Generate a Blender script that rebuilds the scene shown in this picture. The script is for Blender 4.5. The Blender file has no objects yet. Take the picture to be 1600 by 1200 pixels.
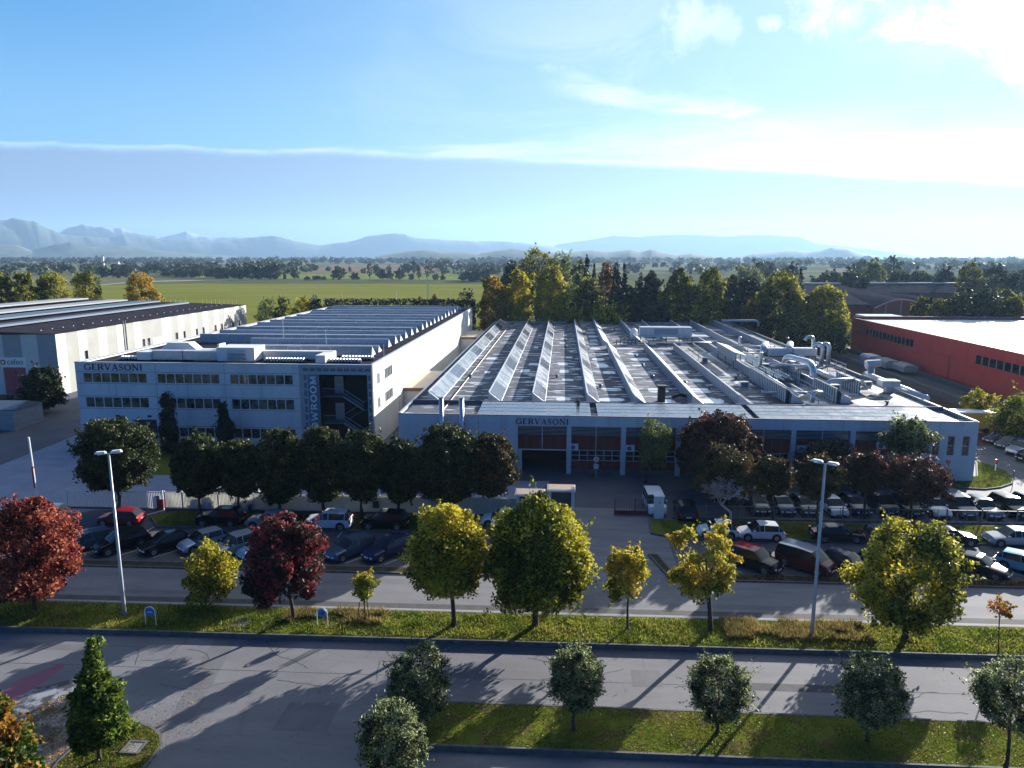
import bpy, math, random
import numpy as np
from mathutils import Vector, Matrix
R = math.radians
sc = bpy.context.scene

# ---------------------------------------------------------------- camera, sky, sun, exposure
F, H, PITCH, YAW = 1130.0, 25.0, R(10.03), R(4.0)
cam = bpy.data.cameras.new('camera'); co = bpy.data.objects.new('camera', cam)
sc.collection.objects.link(co); sc.camera = co
co.location = (0, 0, H); co.rotation_euler = (R(90) - PITCH, 0, YAW)
cam.sensor_width = 36; cam.lens = F / 1600 * 36; cam.clip_start = 0.5; cam.clip_end = 60000
SUN_EL, SUN_AZ = R(16), R(35.5)
sv = Vector((math.sin(SUN_AZ) * math.cos(SUN_EL), math.cos(SUN_AZ) * math.cos(SUN_EL), math.sin(SUN_EL)))
sun = bpy.data.lights.new('sun', 'SUN'); so = bpy.data.objects.new('sun', sun); sc.collection.objects.link(so)
sun.energy = 5.0; sun.angle = R(0.5); sun.color = (1.0, 0.955, 0.90)
so.rotation_euler = (-sv).to_track_quat('-Z', 'Y').to_euler()
sc.view_settings.view_transform = 'Standard'; sc.view_settings.look = 'None'
sc.view_settings.exposure = 1.4; sc.view_settings.gamma = 1.0
sc.cycles.use_denoising = True
sc.cycles.max_bounces = 6; sc.cycles.transparent_max_bounces = 6; sc.cycles.volume_bounces = 0
sc.cycles.diffuse_bounces = 3; sc.cycles.glossy_bounces = 3; sc.cycles.transmission_bounces = 3
sc.cycles.sample_clamp_indirect = 4.0
sc.cycles.caustics_reflective = False; sc.cycles.caustics_refractive = False

world = bpy.data.worlds.new("World"); sc.world = world; world.use_nodes = True
wt = world.node_tree; wn, wl = wt.nodes, wt.links
for n in list(wn): wn.remove(n)
def N(t, **k):
    n = wn.new(t)
    for a, b in k.items(): setattr(n, a, b)
    return n
def M(op, a, b=None, c=None, clamp=False):
    n = wn.new('ShaderNodeMath'); n.operation = op; n.use_clamp = clamp
    for i, v in enumerate((a, b, c)):
        if v is None: continue
        if isinstance(v, (int, float)): n.inputs[i].default_value = v
        else: wl.new(v, n.inputs[i])
    return n.outputs[0]
def sstep(v, a, b):
    n = wn.new('ShaderNodeMapRange'); n.interpolation_type = 'SMOOTHSTEP'
    wl.new(v, n.inputs[0])
    for i, x in ((1, a), (2, b)):
        if isinstance(x, (int, float)): n.inputs[i].default_value = x
        else: wl.new(x, n.inputs[i])
    n.inputs[3].default_value = 0; n.inputs[4].default_value = 1
    return n.outputs[0]
def mixc(f, a, b):
    n = wn.new('ShaderNodeMix'); n.data_type = 'RGBA'
    if isinstance(f, (int, float)): n.inputs[0].default_value = f
    else: wl.new(f, n.inputs[0])
    for i, x in ((6, a), (7, b)):
        if isinstance(x, tuple): n.inputs[i].default_value = (*x, 1)
        else: wl.new(x, n.inputs[i])
    return n.outputs[2]
sky = N('ShaderNodeTexSky', sky_type='NISHITA', sun_disc=False, sun_elevation=SUN_EL, sun_rotation=SUN_AZ)
sky.altitude = 100; sky.air_density = 1.0; sky.dust_density = 0.6; sky.ozone_density = 2.5
tc = N('ShaderNodeTexCoord'); sx = N('ShaderNodeSeparateXYZ'); wl.new(tc.outputs['Generated'], sx.inputs[0])
X_, Y_, Z_ = sx.outputs
el = M('ARCSINE', Z_)                                   # elevation, radians
az = M('ADD', M('ARCTAN2', X_, Y_), 0.0698)             # azimuth from the view axis
def wnoise(sxx, syy, scale, detail=6, rough=0.55, off=0.0, dist=0.0):
    cx = N('ShaderNodeCombineXYZ'); wl.new(M('MULTIPLY', az, sxx), cx.inputs[0]); wl.new(M('MULTIPLY', el, syy), cx.inputs[1])
    cx.inputs[2].default_value = off
    nz = N('ShaderNodeTexNoise'); nz.inputs['Scale'].default_value = scale; nz.inputs['Detail'].default_value = detail
    nz.inputs['Roughness'].default_value = rough; nz.inputs['Distortion'].default_value = dist
    wl.new(cx.outputs[0], nz.inputs['Vector']); return nz.outputs['Fac']
base = mixc(1.0, sky.outputs[0], sky.outputs[0])
SKY = 0.075
vs = N('ShaderNodeVectorMath', operation='SCALE'); wl.new(sky.outputs[0], vs.inputs[0]); vs.inputs['Scale'].default_value = SKY
hsv = N('ShaderNodeHueSaturation'); hsv.inputs['Saturation'].default_value = 1.25; wl.new(vs.outputs[0], hsv.inputs['Color'])
tint = N('ShaderNodeMix', data_type='RGBA', blend_type='MULTIPLY'); tint.inputs[0].default_value = 1.0; wl.new(hsv.outputs[0], tint.inputs[6]); tint.inputs[7].default_value = (0.42, 0.85, 1.50, 1)
skyc = tint.outputs[2]
front = sstep(M('ABSOLUTE', az), 1.5, 0.8)              # clouds kept to the viewed side, so unseen sky fills shade less
veil = M('MULTIPLY', front, sstep(el, 0.75, 0.25))
skyc = mixc(M('MULTIPLY', veil, 0.88), skyc, mixc(sstep(az, -0.62, 0.62), mixc(sstep(el, 0.30, 0.13), (0.085, 0.33, 0.70), (0.21, 0.49, 0.80)), (0.52, 0.73, 0.84)))
# cloud bank resting on the horizon, its top edge sinking to the right
edge = M('SUBTRACT', M('ADD', M('MULTIPLY', az, -0.035), 0.127), M('MULTIPLY', M('MULTIPLY', az, az), 0.075))
edge = M('ADD', edge, M('MULTIPLY', M('SUBTRACT', wnoise(4, 1, 2.2, 7, 0.62, 3.0), 0.5), 0.014))
low = sstep(el, M('ADD', edge, 0.002), M('SUBTRACT', edge, 0.010))
azr = sstep(az, -0.5, 0.65)
bankc = mixc(azr, (0.235, 0.345, 0.545), (0.45, 0.60, 0.75))
hz = sstep(el, 0.10, -0.01)
bankc = mixc(M('MULTIPLY', hz, 0.45), bankc, mixc(azr, (0.33, 0.47, 0.66), (0.62, 0.75, 0.80)))
# bright sheet above the bank's edge, growing to the right
up = M('SUBTRACT', el, edge)
thick = M('ADD', 0.004, M('MULTIPLY', sstep(az, -0.35, 0.50), 0.095))
sheet = M('MULTIPLY', sstep(up, thick, M('MULTIPLY', thick, 0.2)), sstep(up, -0.008, 0.001))
sn = sstep(wnoise(2.0, 16, 1.8, 8, 0.62, 7.0, 0.5), M('SUBTRACT', 0.46, M('MULTIPLY', sstep(az, -0.3, 0.4), 0.34)), 0.60)
thin = M('MULTIPLY', sstep(up, 0.009, 0.000), sstep(wnoise(9, 30, 2.0, 5, 0.6, 2.0), 0.25, 0.6))
sheet = M('MULTIPLY', sheet, M('MAXIMUM', sn, M('MULTIPLY', thin, 0.9)))
# wisps and the glow cloud at the upper right, near the sun
wsp = sstep(wnoise(2.0, 7, 1.5, 9, 0.66, 1.0, 0.8), 0.46, 0.74)
wsp = M('MULTIPLY', wsp, M('MULTIPLY', sstep(az, -0.5, 0.4), sstep(el, 0.42, 0.20)))
qd = M('ADD', az, M('MULTIPLY', el, 1.3))
pn = M('ADD', M('MULTIPLY', M('SUBTRACT', wnoise(3.0, 4.5, 2.2, 9, 0.68, 5.0, 0.4), 0.5), 0.55), qd)
puff = M('MULTIPLY', sstep(pn, 0.74, 0.86), sstep(el, 0.13, 0.20))
tuft = None
for (pa, pe, pr, ps_, am) in ((0.225, 0.285, 0.050, 1.0, .62), (0.262, 0.277, 0.034, 1.2, .40), (0.322, 0.274, 0.020, 1.6, .75), (0.385, 0.283, 0.050, 1.0, .75), (0.06, 0.235, 0.040, 4.0, .45)):
    dx_ = M('MULTIPLY', M('SUBTRACT', az, pa), 1 / pr); dy_ = M('MULTIPLY', M('SUBTRACT', el, pe), ps_ / pr)
    g_ = M('SUBTRACT', 1.0, M('ADD', M('MULTIPLY', dx_, dx_), M('MULTIPLY', dy_, dy_)))
    g_ = M('MULTIPLY', sstep(M('ADD', g_, M('MULTIPLY', M('SUBTRACT', wnoise(9, 9, 3.0, 7, 0.68, 8.0 + pa, 0.3), 0.5), 3.2)), 0.1, 1.3), am)
    tuft = g_ if tuft is None else M('MAXIMUM', tuft, g_)
puff = M('MAXIMUM', puff, tuft)
dg = M('SUBTRACT', el, M('ADD', M('MULTIPLY', M('SUBTRACT', az, 0.08), -0.195), M('ADD', 0.212, M('MULTIPLY', M('SUBTRACT', wnoise(3, 3, 2.5, 6, 0.6, 11.0), 0.5), 0.05))))
streak = M('MULTIPLY', M('MULTIPLY', sstep(M('ABSOLUTE', dg), 0.022, 0.002), sstep(az, 0.02, 0.13)), sstep(az, 0.50, 0.30))
streak = M('MULTIPLY', streak, sstep(wnoise(3, 16, 2.0, 8, 0.65, 4.0, 0.5), 0.30, 0.62))
cl = M('MULTIPLY', M('MAXIMUM', M('MAXIMUM', M('MAXIMUM', sheet, streak), M('MULTIPLY', wsp, 0.6)), puff), front)
c = mixc(cl, skyc, mixc(azr, (0.52, 0.68, 0.86), (1.05, 1.08, 1.05)))
c = mixc(M('MULTIPLY', M('MULTIPLY', low, 0.95), M('ADD', M('MULTIPLY', front, .7), .3)), c, bankc)
bg = N('ShaderNodeBackground'); wl.new(c, bg.inputs[0]); bg.inputs[1].default_value = 0.455
wo = N('ShaderNodeOutputWorld'); wl.new(bg.outputs[0], wo.inputs[0])

# ---------------------------------------------------------------- survey helpers (photograph -> metres on the site)
def ray(u, v):
    a = (u - 800) / F; b = (v - 600) / F
    dn = b * math.cos(PITCH) + math.sin(PITCH); fw = math.cos(PITCH) - b * math.sin(PITCH)
    return (a * math.cos(YAW) - fw * math.sin(YAW), a * math.sin(YAW) + fw * math.cos(YAW), -dn)
def G(u, v, z=0.0):
    r = ray(u, v); t = (z - H) / r[2]; return (r[0] * t, r[1] * t)
def PY(u, v, Y):
    r = ray(u, v); t = Y / r[1]; return (r[0] * t, H + r[2] * t)
def PX(u, v, X):
    r = ray(u, v); t = X / r[0]; return (r[1] * t, H + r[2] * t)
def depth(x, y, z=0): 
    Y = -x * math.sin(YAW) + y * math.cos(YAW); return Y * math.cos(PITCH) + (H - z) * math.sin(PITCH)

# ---------------------------------------------------------------- materials
def mat(name, c1, c2=None, scale=1.0, rough=0.7, metal=0.0, bump=0.0, bscale=None, lo=0.35, hi=0.65, vec=(1, 1, 1), detail=6, coord='pos', spec=0.5, coat=0.0, rough2=None):
    m = bpy.data.materials.new(name); m.use_nodes = True
    if name in ('crop_green', 'meadow_green', 'ploughed_soil', 'straw_field', 'dirt_track', 'farm_plain', 'grass_soil', 'brown_earth', 'verge_soil'): spec = 0.0   # matt ground
    t = m.node_tree; b = t.nodes['Principled BSDF']
    b.inputs['Base Color'].default_value = (*c1, 1); b.inputs['Roughness'].default_value = rough
    b.inputs['Metallic'].default_value = metal; b.inputs['Specular IOR Level'].default_value = spec
    b.inputs['Coat Weight'].default_value = coat; b.inputs['Coat Roughness'].default_value = 0.08
    if c2 is not None or bump:
        if coord == 'pos': g = t.nodes.new('ShaderNodeNewGeometry').outputs['Position']
        else: g = t.nodes.new('ShaderNodeTexCoord').outputs['Object']
        mp = t.nodes.new('ShaderNodeMapping'); mp.inputs['Scale'].default_value = vec; t.links.new(g, mp.inputs['Vector'])
    if c2 is not None:
        nz = t.nodes.new('ShaderNodeTexNoise'); nz.inputs['Scale'].default_value = scale; nz.inputs['Detail'].default_value = detail
        nz.inputs['Roughness'].default_value = 0.6
        t.links.new(mp.outputs[0], nz.inputs['Vector'])
        r = t.nodes.new('ShaderNodeValToRGB'); r.color_ramp.elements[0].position = lo; r.color_ramp.elements[1].position = hi
        r.color_ramp.elements[0].color = (*c1, 1); r.color_ramp.elements[1].color = (*c2, 1)
        t.links.new(nz.outputs['Fac'], r.inputs[0]); t.links.new(r.outputs[0], b.inputs['Base Color'])
        if rough2 is not None:
            q = t.nodes.new('ShaderNodeMapRange'); q.inputs[1].default_value = lo; q.inputs[2].default_value = hi
            q.inputs[3].default_value = rough; q.inputs[4].default_value = rough2
            t.links.new(nz.outputs['Fac'], q.inputs[0]); t.links.new(q.outputs[0], b.inputs['Roughness'])
    if bump:
        nb = t.nodes.new('ShaderNodeTexNoise'); nb.inputs['Scale'].default_value = bscale or scale * 6; nb.inputs['Detail'].default_value = 4
        t.links.new(mp.outputs[0], nb.inputs['Vector'])
        bp = t.nodes.new('ShaderNodeBump'); bp.inputs['Strength'].default_value = bump; bp.inputs['Distance'].default_value = 0.05
        t.links.new(nb.outputs['Fac'], bp.inputs['Height']); t.links.new(bp.outputs[0], b.inputs['Normal'])
    return m
def overlay(m, col, scale, lo, hi, vec=(1, 1, 1), amount=1.0, kind='noise', rough=None, seed=0.0):
    """a second layer of wear or painted reflection mixed over a material's base colour"""
    t = m.node_tree; b = t.nodes['Principled BSDF']; L = t.links
    g = t.nodes.new('ShaderNodeNewGeometry').outputs['Position']
    mp = t.nodes.new('ShaderNodeMapping'); mp.inputs['Scale'].default_value = vec; mp.inputs['Location'].default_value = (seed, seed, 0); L.new(g, mp.inputs['Vector'])
    if kind == 'noise':
        nz = t.nodes.new('ShaderNodeTexNoise'); nz.inputs['Scale'].default_value = scale; nz.inputs['Detail'].default_value = 5; o = nz.outputs['Fac']
    else:
        nz = t.nodes.new('ShaderNodeTexVoronoi'); nz.feature = 'DISTANCE_TO_EDGE'; nz.inputs['Scale'].default_value = scale; o = nz.outputs['Distance']
    L.new(mp.outputs[0], nz.inputs['Vector'])
    q = t.nodes.new('ShaderNodeMapRange'); q.inputs[1].default_value = lo; q.inputs[2].default_value = hi; q.inputs[4].default_value = amount
    L.new(o, q.inputs[0])
    mx = t.nodes.new('ShaderNodeMix'); mx.data_type = 'RGBA'; L.new(q.outputs[0], mx.inputs[0])
    bc = b.inputs['Base Color']
    if bc.links: L.new(bc.links[0].from_socket, mx.inputs[6])
    else: mx.inputs[6].default_value = bc.default_value
    mx.inputs[7].default_value = (*col, 1); L.new(mx.outputs[2], bc)
    if rough is not None:
        mr = t.nodes.new('ShaderNodeMix'); mr.data_type = 'FLOAT'; L.new(q.outputs[0], mr.inputs[0])
        ro = b.inputs['Roughness']
        if ro.links: L.new(ro.links[0].from_socket, mr.inputs[2])
        else: mr.inputs[2].default_value = ro.default_value
        mr.inputs[3].default_value = rough; L.new(mr.outputs[0], ro)
    return m
def leafmat(name, c1, c2, c3=None, scale=0.5, trans=0.30, rough=0.6, lo=0.4, hi=0.6):
    m = bpy.data.materials.new(name); m.use_nodes = True; t = m.node_tree; L = t.links
    for n in list(t.nodes): t.nodes.remove(n)
    g = t.nodes.new('ShaderNodeNewGeometry')
    nz = t.nodes.new('ShaderNodeTexNoise'); nz.inputs['Scale'].default_value = scale; nz.inputs['Detail'].default_value = 3; L.new(g.outputs['Position'], nz.inputs['Vector'])
    ad = t.nodes.new('ShaderNodeMath'); ad.operation = 'MULTIPLY_ADD'; L.new(g.outputs['Random Per Island'], ad.inputs[0]); ad.inputs[1].default_value = 0.3
    L.new(nz.outputs['Fac'], ad.inputs[2])
    r = t.nodes.new('ShaderNodeValToRGB'); e = r.color_ramp.elements
    e[0].position = lo + 0.12; e[0].color = (*c1, 1); e[1].position = hi + 0.18; e[1].color = (*(c3 or c2), 1)
    if c3: k = e.new((lo + hi) / 2 + 0.15); k.color = (*c2, 1)
    L.new(ad.outputs[0], r.inputs[0])
    hs = t.nodes.new('ShaderNodeHueSaturation'); L.new(r.outputs[0], hs.inputs['Color'])
    mr = t.nodes.new('ShaderNodeMapRange'); mr.inputs[3].default_value = 0.6; mr.inputs[4].default_value = 1.35; L.new(g.outputs['Random Per Island'], mr.inputs[0]); L.new(mr.outputs[0], hs.inputs['Value'])
    d = t.nodes.new('ShaderNodeBsdfPrincipled'); d.inputs['Roughness'].default_value = rough; d.inputs['Specular IOR Level'].default_value = 0.3; L.new(hs.outputs[0], d.inputs['Base Color'])
    tr = t.nodes.new('ShaderNodeBsdfTranslucent'); L.new(hs.outputs[0], tr.inputs['Color'])
    mx = t.nodes.new('ShaderNodeMixShader'); mx.inputs[0].default_value = trans; L.new(d.outputs[0], mx.inputs[1]); L.new(tr.outputs[0], mx.inputs[2])
    o = t.nodes.new('ShaderNodeOutputMaterial'); L.new(mx.outputs[0], o.inputs[0])
    return m
def flat(name, c, rough=0.6, metal=0.0, spec=0.5, coat=0.0): return mat(name, c, rough=rough, metal=metal, spec=spec, coat=coat)

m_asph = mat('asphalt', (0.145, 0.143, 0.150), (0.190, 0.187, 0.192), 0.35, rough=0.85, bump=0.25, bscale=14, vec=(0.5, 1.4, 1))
overlay(m_asph, (0.070, 0.068, 0.070), 0.18, 0.008, 0.0, kind='vor', amount=0.22)
overlay(m_asph, (0.09, 0.088, 0.09), 2.2, 0.62, 0.72, amount=0.5)
overlay(m_asph, (0.21, 0.20, 0.19), 0.9, 0.60, 0.75, vec=(0.15, 2.5, 1), amount=0.45, seed=9)
m_asph2 = mat('worn_asphalt', (0.14, 0.138, 0.146), (0.20, 0.196, 0.20), 0.5, rough=0.85, bump=0.25, bscale=12, vec=(0.35, 1.6, 1))
overlay(m_asph2, (0.07, 0.07, 0.072), 0.22, 0.008, 0.0, kind='vor', amount=0.22, seed=4)
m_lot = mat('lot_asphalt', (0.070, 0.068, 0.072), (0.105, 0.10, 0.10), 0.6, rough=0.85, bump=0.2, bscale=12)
m_yard = mat('yard_asphalt', (0.06, 0.064, 0.08), (0.09, 0.095, 0.115), 0.25, rough=0.8, bump=0.15, bscale=8)
m_pave = mat('yard_pavers', (0.17, 0.20, 0.27), (0.22, 0.25, 0.33), 0.4, rough=0.75, bump=0.1, bscale=8)
m_path = mat('path_concrete', (0.24, 0.23, 0.225), (0.30, 0.29, 0.28), 1.2, rough=0.85)
m_gutter = mat('gutter_asphalt', (0.06, 0.058, 0.06), (0.085, 0.083, 0.085), 1.5, rough=0.9)
m_kerb = mat('kerb_stone', (0.085, 0.08, 0.08), (0.14, 0.135, 0.13), 3, rough=0.85)
m_white = flat('road_paint', (0.55, 0.55, 0.53), 0.7)
m_pink = mat('pink_paint', (0.30, 0.07, 0.13), (0.14, 0.11, 0.12), 3.5, rough=0.8, lo=0.42, hi=0.62)
m_puddle = mat('silt_patch', (0.06, 0.058, 0.055), (0.30, 0.32, 0.35), 0.9, rough=0.5, rough2=0.12, lo=0.48, hi=0.56)
m_soil = mat('grass_soil', (0.085, 0.12, 0.016), (0.15, 0.17, 0.026), 0.9, rough=0.95, bump=0.5, bscale=16, lo=0.3, hi=0.7)
overlay(m_soil, (0.12, 0.09, 0.04), 0.8, 0.52, 0.62, amount=0.8, seed=3)
m_field = mat('crop_green', (0.155, 0.172, 0.034), (0.21, 0.215, 0.045), 0.03, rough=0.9, bump=0.6, bscale=1.2, vec=(0.35, 1.0, 1), lo=0.3, hi=0.7)
overlay(m_field, (0.115, 0.135, 0.03), 0.35, 0.55, 0.7, vec=(0.03, 1, 1), amount=0.75)
overlay(m_field, (0.22, 0.20, 0.06), 0.02, 0.52, 0.64, vec=(0.4, 1, 1), amount=0.6, seed=120)
m_field2 = mat('meadow_green', (0.15, 0.20, 0.05), (0.19, 0.23, 0.07), 0.02, rough=0.95)
m_brown = mat('ploughed_soil', (0.17, 0.12, 0.085), (0.23, 0.17, 0.12), 0.02, rough=0.95)
m_straw = mat('straw_field', (0.22, 0.20, 0.12), (0.17, 0.155, 0.095), 0.015, rough=0.95)
m_track = mat('dirt_track', (0.38, 0.35, 0.28), (0.30, 0.27, 0.21), 0.1, rough=0.95)
m_plain = mat('farm_plain', (0.08, 0.10, 0.045), (0.17, 0.17, 0.09), 0.004, rough=0.95, lo=0.4, hi=0.6, vec=(1, 0.6, 1))
overlay(m_plain, (0.20, 0.19, 0.12), 0.0022, 0.58, 0.62, vec=(1, 0.5, 1), seed=500)
m_conc = mat('facade_panel', (0.56, 0.58, 0.60), (0.66, 0.68, 0.69), 0.5, rough=0.8, vec=(1, 1, 0.35))
overlay(m_conc, (0.36, 0.40, 0.44), 1.6, 0.58, 0.75, vec=(1, 1, 0.15), amount=0.5)
m_side = mat('side_render', (0.66, 0.65, 0.61), (0.72, 0.71, 0.67), 0.25, rough=0.8, vec=(1, 1, 0.3))
m_joint = flat('panel_joint', (0.10, 0.11, 0.13), 0.9)
m_frame = flat('alu_frame', (0.62, 0.64, 0.66), 0.4)
m_dframe = flat('dark_frame', (0.08, 0.085, 0.10), 0.5)
m_glass = mat('window_glass', (0.012, 0.016, 0.02), (0.10, 0.11, 0.085), 0.8, rough=0.06, lo=0.45, hi=0.55, spec=0.7)
m_glassd = flat('dark_glass', (0.012, 0.014, 0.018), 0.05, spec=0.7)
m_dark = flat('dark_interior', (0.008, 0.008, 0.010), 0.9)
m_bitumen = mat('bitumen_roof', (0.030, 0.030, 0.040), (0.055, 0.053, 0.065), 0.35, rough=0.95, spec=0.0, bump=0.2, bscale=5)
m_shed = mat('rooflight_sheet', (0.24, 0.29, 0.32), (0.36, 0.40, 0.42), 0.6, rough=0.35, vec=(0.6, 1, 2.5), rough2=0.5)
m_zinc = mat('zinc_sheet', (0.50, 0.53, 0.56), (0.62, 0.64, 0.66), 1.5, rough=0.38, metal=0.45)
m_steel = mat('galvanised_steel', (0.45, 0.48, 0.51), (0.60, 0.62, 0.64), 2.5, rough=0.36, metal=0.7)
m_wpaint = flat('white_paint', (0.78, 0.78, 0.76), 0.45)
m_rust = mat('rusty_steel', (0.18, 0.07, 0.03), (0.30, 0.14, 0.06), 2, rough=0.85)
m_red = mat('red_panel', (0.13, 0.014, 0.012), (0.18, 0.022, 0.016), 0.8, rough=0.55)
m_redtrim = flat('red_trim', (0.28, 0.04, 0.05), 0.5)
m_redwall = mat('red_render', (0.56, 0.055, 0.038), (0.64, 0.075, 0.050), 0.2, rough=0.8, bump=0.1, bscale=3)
overlay(m_redwall, (0.34, 0.035, 0.028), 0.8, 0.56, 0.75, vec=(1, 1, 0.08), amount=0.45)
overlay(m_redwall, (0.62, 0.13, 0.09), 0.3, 0.58, 0.8, vec=(1, 1, 0.4), amount=0.4, seed=40)
overlay(m_side, (0.48, 0.47, 0.44), 0.9, 0.58, 0.78, vec=(1, 1, 0.06), amount=0.5)
m_membrane = mat('white_membrane', (0.62, 0.63, 0.64), (0.78, 0.78, 0.77), 0.12, rough=0.30, vec=(0.6, 0.3, 1))
m_louvre = mat('louvre_metal', (0.22, 0.25, 0.30), (0.34, 0.37, 0.41), 0.7, rough=0.4, metal=0.3, vec=(0.3, 1, 9))
m_navy = flat('navy_lettering', (0.012, 0.018, 0.055), 0.5)
m_bluebanner = mat('blue_banner', (0.055, 0.14, 0.25), (0.07, 0.17, 0.29), 1.0, rough=0.6)
m_slate = flat('slate_square', (0.10, 0.14, 0.19), 0.6)
m_framewall = mat('portal_render', (0.30, 0.33, 0.37), (0.36, 0.39, 0.43), 0.6, rough=0.8)
m_beige = mat('beige_sheet', (0.55, 0.45, 0.33), (0.62, 0.52, 0.40), 0.4, rough=0.7)
m_wood = flat('brown_fascia', (0.24, 0.11, 0.06), 0.7)
m_bark = mat('bark', (0.040, 0.032, 0.026), (0.085, 0.068, 0.055), 3, rough=0.95, bump=0.6, bscale=14, vec=(1, 1, 0.3))
m_barkg = mat('grey_bark', (0.42, 0.37, 0.36), (0.56, 0.50, 0.49), 3, rough=0.95, bump=0.4, bscale=14)
m_black = flat('black_plastic', (0.012, 0.012, 0.013), 0.6)
m_tyre = flat('tyre_rubber', (0.018, 0.018, 0.018), 0.85)
m_rim = flat('alloy_rim', (0.50, 0.50, 0.52), 0.3, metal=0.8)
m_carglass = flat('car_glass', (0.010, 0.012, 0.016), 0.06, spec=0.35)
m_lamp = flat('headlamp_glass', (0.75, 0.77, 0.80), 0.08, spec=0.8)
m_tail = flat('tail_lamp', (0.45, 0.015, 0.015), 0.15)
m_plate = flat('number_plate', (0.70, 0.70, 0.68), 0.5)
m_pole = mat('painted_pole', (0.42, 0.43, 0.45), (0.52, 0.53, 0.55), 2, rough=0.45, metal=0.3)
m_signblue = flat('sign_blue', (0.03, 0.20, 0.55), 0.4)
m_signred = flat('sign_red', (0.55, 0.03, 0.03), 0.4)
m_yellow = flat('yellow_box', (0.62, 0.42, 0.10), 0.5)
m_curtain = mat('red_curtain', (0.30, 0.045, 0.07), (0.42, 0.09, 0.11), 1.2, rough=0.8, vec=(3, 3, 0.2))
m_mesh = None

m_mesh = leafmat('fence_sheet', (0.50, 0.50, 0.46), (0.66, 0.65, 0.60), None, 0.5, 0.65)
m_wiregrey = flat('wire_grey', (0.16, 0.17, 0.18), 0.6)
L_green = leafmat('leaves_dark_green', (0.022, 0.034, 0.010), (0.038, 0.054, 0.014), (0.085, 0.10, 0.025), 0.6, 0.25)
L_greeny = leafmat('leaves_green_yellow', (0.05, 0.075, 0.012), (0.15, 0.18, 0.02), (0.48, 0.43, 0.035), 0.28, 0.42, lo=0.42, hi=0.60)
L_yellowg = leafmat('leaves_yellow_green', (0.08, 0.10, 0.016), (0.27, 0.27, 0.03), (0.58, 0.48, 0.045), 0.35, 0.46, lo=0.38, hi=0.58)
L_yellow = leafmat('leaves_yellow', (0.19, 0.21, 0.03), (0.46, 0.43, 0.045), (0.58, 0.40, 0.05), 0.5, 0.45)
L_orange = leafmat('leaves_orange', (0.28, 0.20, 0.03), (0.50, 0.24, 0.04), (0.48, 0.13, 0.04), 0.6, 0.4)
L_red = leafmat('leaves_scarlet', (0.11, 0.035, 0.024), (0.36, 0.06, 0.045), (0.48, 0.17, 0.09), 0.9, 0.40)
L_darkred = leafmat('leaves_wine', (0.045, 0.028, 0.018), (0.095, 0.034, 0.026), (0.42, 0.05, 0.07), 0.8, 0.34, lo=0.44, hi=0.66)
L_brownred = leafmat('leaves_bronze', (0.028, 0.020, 0.012), (0.060, 0.034, 0.020), (0.15, 0.055, 0.030), 0.6, 0.24)
L_bronzeg = leafmat('leaves_bronze_green', (0.026, 0.030, 0.012), (0.060, 0.050, 0.018), (0.15, 0.095, 0.028), 0.7, 0.26)
L_olive = leafmat('leaves_grey_green', (0.028, 0.040, 0.016), (0.085, 0.105, 0.036), (0.38, 0.42, 0.19), 1.6, 0.42, rough=0.45)
L_liq = leafmat('leaves_fresh_green', (0.045, 0.095, 0.012), (0.09, 0.16, 0.02), (0.20, 0.24, 0.03), 0.8, 0.40)
L_liqo = leafmat('leaves_green_orange', (0.045, 0.09, 0.012), (0.09, 0.15, 0.02), (0.40, 0.20, 0.03), 0.55, 0.40)
L_wood = leafmat('leaves_wood_green', (0.045, 0.058, 0.016), (0.13, 0.14, 0.022), (0.36, 0.33, 0.035), 0.10, 0.44)
L_woody = leafmat('leaves_wood_yellow', (0.16, 0.17, 0.018), (0.38, 0.33, 0.03), (0.50, 0.42, 0.03), 0.10, 0.46)
L_woodo = leafmat('leaves_wood_orange', (0.20, 0.18, 0.02), (0.44, 0.30, 0.03), (0.52, 0.28, 0.03), 0.12, 0.42)
L_conif = leafmat('needles_dark', (0.016, 0.026, 0.016), (0.030, 0.042, 0.024), None, 0.3, 0.12)
L_pine = leafmat('needles_pine', (0.020, 0.032, 0.014), (0.045, 0.060, 0.022), None, 0.3, 0.15)
L_pale = leafmat('leaves_pale_green', (0.11, 0.14, 0.035), (0.25, 0.28, 0.08), None, 0.15, 0.38)
L_far = leafmat('leaves_distant', (0.032, 0.048, 0.024), (0.065, 0.080, 0.032), None, 0.02, 0.25)
L_rust = leafmat('leaves_rust', (0.10, 0.06, 0.02), (0.30, 0.14, 0.03), None, 0.3, 0.35)
L_grass = leafmat('grass_blades', (0.07, 0.12, 0.014), (0.17, 0.22, 0.024), (0.32, 0.30, 0.05), 0.35, 0.45, lo=0.38, hi=0.60)
L_grass2 = leafmat('lawn_blades', (0.065, 0.11, 0.014), (0.15, 0.19, 0.024), (0.22, 0.20, 0.04), 0.4, 0.42)
L_dry = leafmat('dry_grass', (0.20, 0.17, 0.05), (0.34, 0.26, 0.09), None, 0.6, 0.40)
L_litter = leafmat('fallen_leaves', (0.25, 0.16, 0.04), (0.45, 0.33, 0.08), (0.30, 0.10, 0.04), 1.5, 0.2)

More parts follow.
